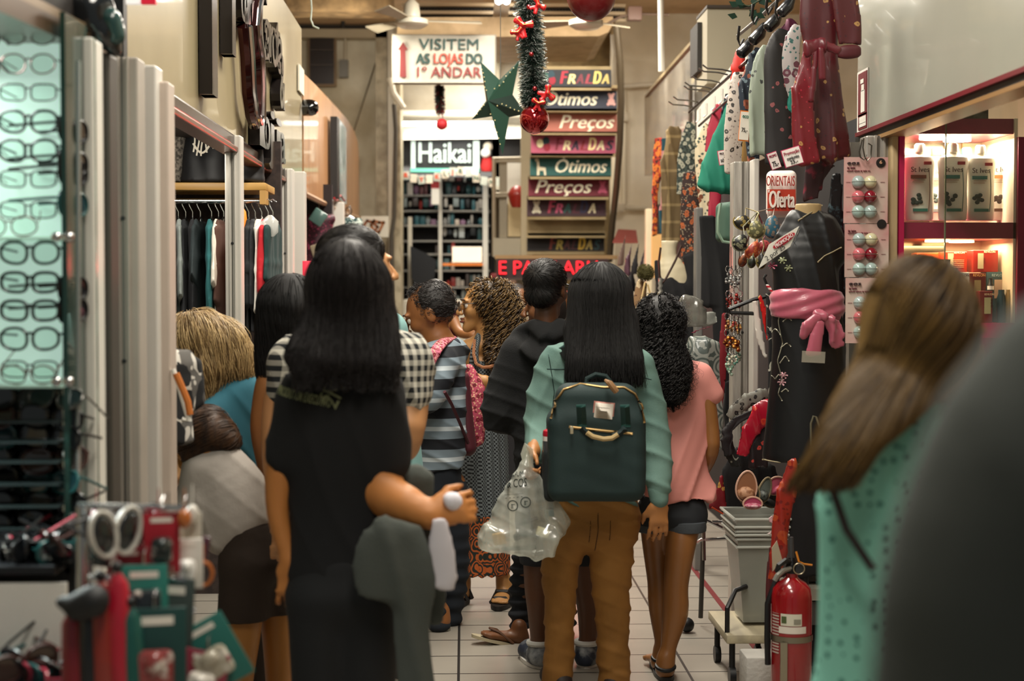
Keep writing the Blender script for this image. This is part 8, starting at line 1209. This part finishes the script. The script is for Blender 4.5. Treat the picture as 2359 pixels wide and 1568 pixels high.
# ---- cosmetics cabinet
DQ = 5.95; cq = thing('cosmetics_cabinet', 'magenta framed lit cosmetics cabinet with glass front at the right', 'cabinet', P(2220, 1200, DQ)*A3(1, 1, 0)); mg = M('#7d1a38', .35, var=.04); mgb = M('#9c1640', .35, em=.06, var=0.); crm = M('#d8cbb0', .5, var=.03)
ZF = lambda y: P(0, y, DQ)[2]; XF = lambda x: P(x, 0, DQ)[0]
def bxp(x0, y0, x1, y1, d0, d1, nm, m, sm=False): return MB().bx(XF(x0), XF(x1), DQ+d0, DQ+d1, ZF(y1), ZF(y0)).build(nm, m, cq, smooth=sm)
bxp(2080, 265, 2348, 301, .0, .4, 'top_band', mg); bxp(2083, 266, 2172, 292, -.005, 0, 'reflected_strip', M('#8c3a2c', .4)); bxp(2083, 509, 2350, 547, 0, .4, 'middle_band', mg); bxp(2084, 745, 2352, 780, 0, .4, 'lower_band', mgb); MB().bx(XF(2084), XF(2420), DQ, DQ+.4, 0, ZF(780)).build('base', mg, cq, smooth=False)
MB().bx(XF(2072), XF(2084), DQ-.02, DQ+.4, 0, zf-.05).build('stile', mgb, cq, smooth=False); MB().bx(XF(2346), XF(2420), DQ-.02, DQ+.4, 0, zf-.05).build('stile', mg, cq, smooth=False); MB().bx(XF(2338), XF(2346), DQ-.01, DQ+.4, ZF(265), zf-.05).build('cream_stile', crm, cq, smooth=False)
bxp(2084, 301, 2250, 745, .38, .4, 'mirror_back', M('#8f8672', .1, .9)); bxp(2250, 301, 2346, 745, .38, .4, 'cream_back', crm); MB().bx(XF(2290), XF(2291)+.002, DQ+.37, DQ+.38, ZF(360), ZF(301)).build('joint', M('#a8905c'), cq)
bxp(2084, 190, 2340, 265, .3, .32, 'dark_glass_back', M('#1c2622', .15, pat='speck', c2='#5c6a5c', sc=9., th=.62)); bxp(2340, 301, 2347, 745, .0, .38, 'side_panel', crm)
for x in (2176,): MB().bx(XF(x), XF(x)+.004, DQ-.03, DQ-.02, ZF(745), ZF(200)).build('glass_edge', M('#7a8a6c', .2), cq)
gq = MB().quad(P(2084, 200, DQ-.03), P(2345, 200, DQ-.03), P(2345, 745, DQ-.03), P(2084, 745, DQ-.03)); gq.build('glass_front', glassmat('#fbfffb', .06), cq, smooth=False)
lw = M('#fff2d8', em=14., var=0.); lo = M('#ffd9a0', em=7., var=0.)
for x, y, dz in ((2150, 327, .12), (2205, 309, .2)): MB().lathe((P(x, 301, DQ+dz)*A3(1, 1, 0)+A3(0, 0, ZF(301)-.002)), [(.055, -.008), (.055, 0)], 24, sx=1., sy=1.).build('downlight', lw, cq)
for x, dz in ((2160, .12), (2215, .2)): MB().lathe((P(x, 547, DQ+dz)*A3(1, 1, 0)+A3(0, 0, ZF(547)-.002)), [(.05, -.008), (.05, 0)], 24).build('downlight', lo, cq)
area((XF(2215), DQ+.16, ZF(301)-.015), .4, 11, (1, .9, .72), (0, 0, 0), .2); area((XF(2215), DQ+.16, ZF(547)-.015), .4, 5, (1, .72, .42), (0, 0, 0), .2)
botm = M('#d5cfbf', .35, var=.02)
def bottle(px, dz, s, acc, acc2, lab, logo='St Ives', cap='#e8e0d0'):
    d = DQ+dz; k = d/F*s; q = P(px, 508, d); t = thing('lotion_bottle', lab, 'bottle', q); prof = [(30, 0), (33, 4), (34, 30), (33, 70), (34, 110), (37, 135), (34, 146), (20, 152), (10, 154), (9, 160)]; m = MB().lathe(q, [(a*k, z*k) for a, z in prof], 28, sx=1., sy=.5); m.build('bottle_body', botm, t)
    MB().lathe(q+A3(0, 0, 158*k), [(12*k, 0), (12*k, 16*k), (9*k, 20*k), (0, 20*k)], 16).build('cap', M(cap, .4), t); f_ = q-A3(0, 18*k+.004, 0)
    b2 = lambda x0, z0, x1, z1, m, nm, dd=0.: MB().bx(f_[0]+x0*k, f_[0]+x1*k, f_[1]-.002-dd, f_[1]+.004, f_[2]+z0*k, f_[2]+z1*k).build(nm, m, t, smooth=False)
    b2(5, 128, 22, 135, M('#8c1c24'), 'red_flash'); b2(-26, 96, 10, 104, M(acc, .5), 'colour_band'); b2(-22, 92, 8, 93, M('#a3866c'), 'text_line'); b2(-22, 87, 4, 88, M('#a3866c'), 'text_line'); b2(-20, 20, 14, 27, M(acc2, .5), 'lower_band')
    txt('logo', logo, 17*k, M('#4a342c', .5), f_+A3(-5*k, -.004, 116*k), parent=t, align='CENTER', width=42*k, bold=.01, ext=.0005); mm = MB()
    for j in range(9): mm.ball(f_+A3((-12+random.uniform(-11, 12))*k, 0, (48+random.uniform(-12, 14))*k), .004, 8, (6*k, .002, 5*k))
    mm.build('leaf_print', M('#26332c' if acc2 != '#5a3a2a' else '#3a2a24', .6), t); MB().tube([f_+A3((16+2.5*math.sin(a*3.14))*k*1.-.0, -.001, (20+100*a)*k) for a in np.linspace(0, 1, 10)], .0016, 5).build('side_stripe', M(acc, .5), t)
bottle(2117, .08, 1., '#6a3a22', '#2f6a5a', 'white lotion bottle with a brown band, leftmost in the lit cabinet'); bottle(2194, .06, 1., '#1f5a52', '#2f6a5a', 'white lotion bottle with a green band behind the glass edge'); bottle(2257, .08, .98, '#1f5a52', '#2f6a5a', 'white lotion bottle with a green band, third in the lit cabinet'); bottle(2303, .16, 1., '#b06a3a', '#5a3a2a', 'white lotion bottle with an orange band, rightmost in the cabinet'); bottle(2155, .25, .95, '#5a5a5a', '#5a5a5a', 'white lotion bottle standing behind the first two', cap='#d88a3a'); bottle(2225, .25, .95, '#3a7a6c', '#5a5a5a', 'white lotion bottle standing behind the second and third', cap='#2f7a6c')
def cbox(x0, y0, x1, y1, dz, dep, m, lab, txts=(), name='product_box'):
    d = DQ+dz; t = thing(name, lab, 'box', P((x0+x1)/2, y1, d)); MB().bx(P(x0, 0, d)[0], P(x1, 0, d)[0], d, d+dep, P(0, y1, d)[2], P(0, y0, d)[2], .002).build('carton', m, t, smooth=False)
    for s_, x, y, w_, h_, c_, vert in txts:
        if vert: txt('carton_print', s_, h_*d/F/.72, M(c_, .5), P(x, y, d-.003), (0, 0, 1), (-1, 0, 0), .0006, t, 'CENTER', .01, width=w_*d/F)
        else: txt('carton_print', s_, h_*d/F/.72, M(c_, .5), P(x, y, d-.003), parent=t, align='CENTER', bold=.01, width=w_*d/F, ext=.0006)
    return t
rb_ = M('#a82c18', .35, coat=.3); bar1 = lambda t: None
cbox(2182, 578, 2234, 626, .14, .1, rb_, 'orange red carton with a beige numeral, left of two on the upper row', (('REVLON', 2210, 582, 24, 5, '#e8cfb0', 0), ('1', 2190, 603, 12, 38, '#a89a7c', 0), ('one', 2196, 600, 14, 6, '#5a2018', 1))); cbox(2248, 574, 2306, 626, .12, .1, M('#8a1f18', .35, coat=.3), 'dark red carton with a beige numeral, right of two on the upper row', (('REVLON', 2280, 580, 26, 5, '#e8cfb0', 0), ('1', 2259, 603, 12, 38, '#a89a7c', 0), ('one', 2267, 600, 14, 6, '#5a2018', 1))); cbox(2117, 580, 2172, 602, .22, .08, M('#c2561c', .35), 'low orange carton at the back left of the lower cabinet')
for y in (597, 601, 605, 609, 613): MB().bx(P(2202, 0, DQ+.13)[0], P(2228, 0, DQ+.13)[0], DQ+.136, DQ+.139, P(0, y+1, DQ+.13)[2], P(0, y, DQ+.13)[2]).build('fine_print', M('#d8a07a'), bpy.data.objects['product_box'])
cbox(2196, 626, 2240, 702, .06, .06, M('#d8cfc8', .4), 'white carton with a black numeral in the lower cabinet', (('REVLON', 2218, 634, 30, 6, '#5a5450', 0), ('1', 2212, 666, 18, 46, '#1a1614', 0), ('one', 2223, 655, 24, 10, '#1a1614', 1))); cbox(2240, 628, 2278, 705, .1, .06, M('#5a1414', .4), 'dark red carton behind the small red one', (('REVLON', 2256, 634, 28, 6, '#c9955a', 0), ('1', 2252, 665, 14, 38, '#8a7a54', 0))); cbox(2264, 670, 2294, 745, .02, .05, M('#6a1218', .4), 'small dark red carton standing in front, lower right', (('REVLON', 2279, 678, 22, 5, '#d8b08a', 0), ('1', 2275, 706, 14, 40, '#a3966c', 0), ('one', 2284, 698, 20, 8, '#2a0f10', 1))); cbox(2279, 625, 2332, 745, .12, .07, M('#3f5f68', .4), 'slate teal carton at the right of the lower cabinet', (('REVLON', 2300, 634, 30, 6, '#a8bcc0', 0), ('1', 2304, 668, 26, 46, '#b9a08c', 0)))
t = thing('cosmetic_tube', 'white cosmetic tube standing in the lower cabinet', 'tube', P(2128, 648, DQ+.1)); MB().prism([P(2108, 603, DQ+.1), P(2146, 602, DQ+.1), P(2147, 660, DQ+.1), P(2115, 662, DQ+.1)], (0, .02, 0)).build('tube_body', M('#d3c8b4', .4), t); st('REVLON', 2128, 618, 26, 4, DQ+.096, M('#a3846c'), t, 0.)
t = thing('cosmetic_pouch', 'black cosmetic pouch with a white flash in the lower cabinet', 'pouch', P(2168, 655, DQ+.08)); MB().prism([P(2143, 597, DQ+.08), P(2190, 597, DQ+.08), P(2184, 652, DQ+.08), P(2150, 656, DQ+.08)], (0, .02, 0)).build('pouch_body', M('#16201c', .35), t); rect(2152, 604, 2182, 608, DQ+.077, .002).build('white_flash', white, t); rect(2167, 613, 2184, 621, DQ+.077, .002).build('white_label', white, t); st('ORO FLUIDO', 2166, 640, 34, 4, DQ+.076, M('#b9bcb0'), t, 0.)
cbox(2086, 600, 2108, 640, .16, .05, M('#2a241c', .5), 'dark box at the left end of the lower cabinet'); rect(2094, 622, 2108, 632, DQ+.155, .002).build('price_label', white, bpy.data.objects['product_box.008'] if 'product_box.008' in bpy.data.objects else cq)
t = thing('cosmetic_bottle', 'dark teal cosmetic bottle low in the right of the cabinet', 'bottle', P(2306, 745, DQ+.02)); MB().lathe(P(2306, 745, DQ+.05), [(.017, 0), (.019, .04), (.018, .1), (.012, .12), (.012, .135)], 16).build('bottle_body', M('#1d3a42', .3), t); t = thing('cosmetic_bottle', 'tall gold brown cosmetic bottle at the far right of the cabinet', 'bottle', P(2328, 745, DQ+.02)); MB().lathe(P(2326, 745, DQ+.04), [(.017, 0), (.019, .04), (.019, .11), (.014, .125), (.014, .135)], 16).build('bottle_body', M('#8a7246', .35, .3), t)
t = thing('dropper_bottle', 'small black bottle with a white label behind the front red carton', 'bottle', P(2282, 700, DQ+.08)); MB().lathe(P(2282, 672, DQ+.08), [(.012, 0), (.012, .03), (.008, .035), (.008, .055), (0, .056)], 14).build('bottle_body', blk, t); MB().lathe(P(2282, 667, DQ+.078), [(.013, 0), (.013, .015)], 14).build('label_band', white, t)
# back right: bags and awning
tag(MB().prism([P(1412, 560, 12.5), P(1470, 560, 12.5), P(1466, 532, 13), P(1425, 530, 13)], (0, .03, .01)).build('red_awning', M('#6a2a22', .7), smooth=False), 'small dark red awning at the back right past the stairs', 'awning')
for i, (x, y, w_, c_, l) in enumerate(((1432, 580, 8, '#6a5248', 'brown'), (1446, 600, 9, '#5a3a48', 'plum'), (1462, 600, 9, '#1a181c', 'black'), (1476, 610, 8, '#3a2c34', 'dark mauve'), (1452, 640, 14, '#131316', 'large black'))):
    gar('hanging_bag', l+' bag hanging in the row at the back right', 'bag', 10.5+.1*i, [[(x+10, y-40, 2), (x+4, y-12, 5), (x, y+12, w_), (x-2, y+34, w_)]], M(c_, .5, coat=.2), amp=.006)
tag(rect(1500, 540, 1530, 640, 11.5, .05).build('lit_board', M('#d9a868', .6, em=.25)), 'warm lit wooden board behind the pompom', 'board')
# ================================================= hanging decorations
def bauble(px, py, D, r, label, mat, name='bauble'):
    t = thing(name, label, 'ornament', P(px, py, D)); c = P(px, py, D); MB().ball(c, r, 36).build('ball', mat, t); MB().lathe(c+A3(0, 0, r*.97), [(r*.2, 0), (r*.2, r*.16), (r*.1, r*.2)], 14).build('cap', chrome, t); MB().tube([c+A3(r*.1*math.cos(a), 0, r*1.22+r*.12*math.sin(a)) for a in np.linspace(0, 6.28, 12)], r*.025, 5).build('wire_loop', chrome, t); return t
rbm = M('#a30a14', .08, .75, coat=1., var=0.); DG = 7.6
bauble(1231, 275, DG, 34*DG/F, 'shiny red bauble hanging under the thick tinsel garland', rbm); bauble(1362, -8, 7.0, 56*7/F, 'large matt red ball cut by the top edge of the picture', M('#6a0a10', .38, coat=.3, var=.05)); bauble(1018, 286, 12.5, 13*12.5/F, 'small red ball under the distant tinsel garland', M('#a8141c', .6))
def garland(pts, D, r, label, n, mats, rad=.0012):
    c = [P(x, y, D) for x, y in pts]; t = thing('tinsel_garland', label, 'garland', c[0]); MB().tube(c, .006, 6).build('core', M('#16221c', .6), t); rg = np.random.default_rng(3); cc = np.array(c)
    for k_, (m, fr) in enumerate(mats):
        nn = int(n*fr); u = rg.random(nn)*(len(c)-1); i = np.minimum(u.astype(int), len(c)-2); f = (u-i)[:, None]; base = cc[i]*(1-f)+cc[i+1]*f; d = rg.normal(size=(nn, 3)); d[:, 2] = d[:, 2]*.35-.1; d /= np.linalg.norm(d, axis=1)[:, None]; L = r*(.75+.45*rg.random(nn))[:, None]
        pa = np.stack([base, base+d*L*.5+A3(0, 0, .001), base+d*L-A3(0, 0, .006)], 1); tubes_np('tinsel', pa, rad, m, t)
    return t
garland([(1216, -20), (1217, 30), (1222, 80), (1226, 130), (1228, 180), (1229, 215), (1231, 236)], DG, .068, 'thick green and silver tinsel garland hanging in the centre', 5200, [(M('#1d2f26', .4), .62), (M('#c9cfc8', .2, .6), .38)])
garland([(1012, 196), (1013, 225), (1015, 262)], 12.5, .042, 'thin distant green tinsel garland below the direction sign', 900, [(M('#1a2a22', .5), .8), (M('#8a2020', .4), .2)], .002)
def bow(px, py, s, rot, label, D=DG-.08):
    c = P(px, py, D); t = thing('ribbon_bow', label, 'bow', c); R = Ry(rot); f = Fld(.0045, .006)
    for s_ in (-1, 1):
        f.el(c, c+R@A3(s_*.035*s, 0, .016*s), (.008*s, .006), (.02*s, .011), A3(0, 0, 1)); f.el(c, c+R@A3(s_*.022*s, 0, -.05*s), (.007*s, .004), (.014*s, .004), A3(1, 0, 0))
    f.ball(c-A3(0, .008, 0), .011*s); f.mesh('bow', M('#b8161c', .35, coat=.2), t, disp=lambda V: .002*wob(V, 140, 2)); MB().tube([c+R@A3(-.04*s, -.014, .02*s), c+A3(0, -.02, 0), c+R@A3(.04*s, -.014, .02*s)], .0016, 5).build('gold_edge', M('#c9a04a', .3, .7), t)
bow(1205, 58, 1.1, .3, 'red ribbon bow at the left of the garland, upper one'); bow(1192, 75, .7, -.4, 'small red ribbon tail left of the upper bow'); bow(1240, 12, .8, .8, 'red ribbon bow at the top of the garland'); bow(1262, 215, .9, 1.2, 'red ribbon bow at the right low end of the garland'); bow(1240, 238, .7, .2, 'red ribbon bow directly above the shiny bauble')
for x, y in ((1218, 16), (1224, 125), (1232, 204)): tag(MB().ball(P(x, y, DG-.07), .012, 12).build('red_berry', rbm), {16: 'top', 125: 'middle', 204: 'lowest'}[y]+' small red berry ball in the thick garland', 'ornament')
# star
DS = 9.0; tips = [(1107, 142), (1197, 138), (1216, 262), (1158, 357), (1087, 275)]; cen = (1123, 230); inn = [(1152, 183), (1184, 216), (1172, 268), (1130, 262), (1122, 232)]
stt = thing('paper_star', 'dark green five-pointed paper star lantern with pin holes', 'star', P(1150, 180, DS)); C_ = P(1148, 232, DS-.09); Cb = P(1148, 232, DS+.09)
tips = [(1107, 142), (1197, 138), (1212, 262), (1158, 357), (1087, 275)]; inn = [(1151, 184), (1181, 218), (1173, 270), (1133, 268), (1120, 232)]; C_ = P(1124, 232, DS-.09)
sgm = M('#1d3a2e', .5, pat='dots', c2='#2a4a3a', sc=20., th=.2)
for i in range(5):
    tpt = P(*tips[i], DS); a_ = P(*inn[i-1], DS); b_ = P(*inn[i], DS); MB().poly([C_, a_, tpt]).poly([C_, tpt, b_]).poly([Cb, tpt, a_]).poly([Cb, b_, tpt]).build('star_point', M('#1f4234' if i != 2 else '#132820', .5), stt, smooth=False)
    for j in range(6): f_ = .25+.11*j; q = C_*(1-f_)+tpt*f_+(a_-b_)*random.uniform(-.16, .16)*(1-f_); MB().ball(q-A3(0, .012, 0), .0035, 8).build('pin_hole', M('#d8c48a', .4, em=.6), stt)
MB().tube([P(1152, 184, DS), P(1153, 145, DS), P(1153, -40, DS)], .0025, 5).build('cord', M('#4a4a44'), stt)
MB().tube([P(1231, 240, DG), P(1231, 243, DG)], .001, 4)
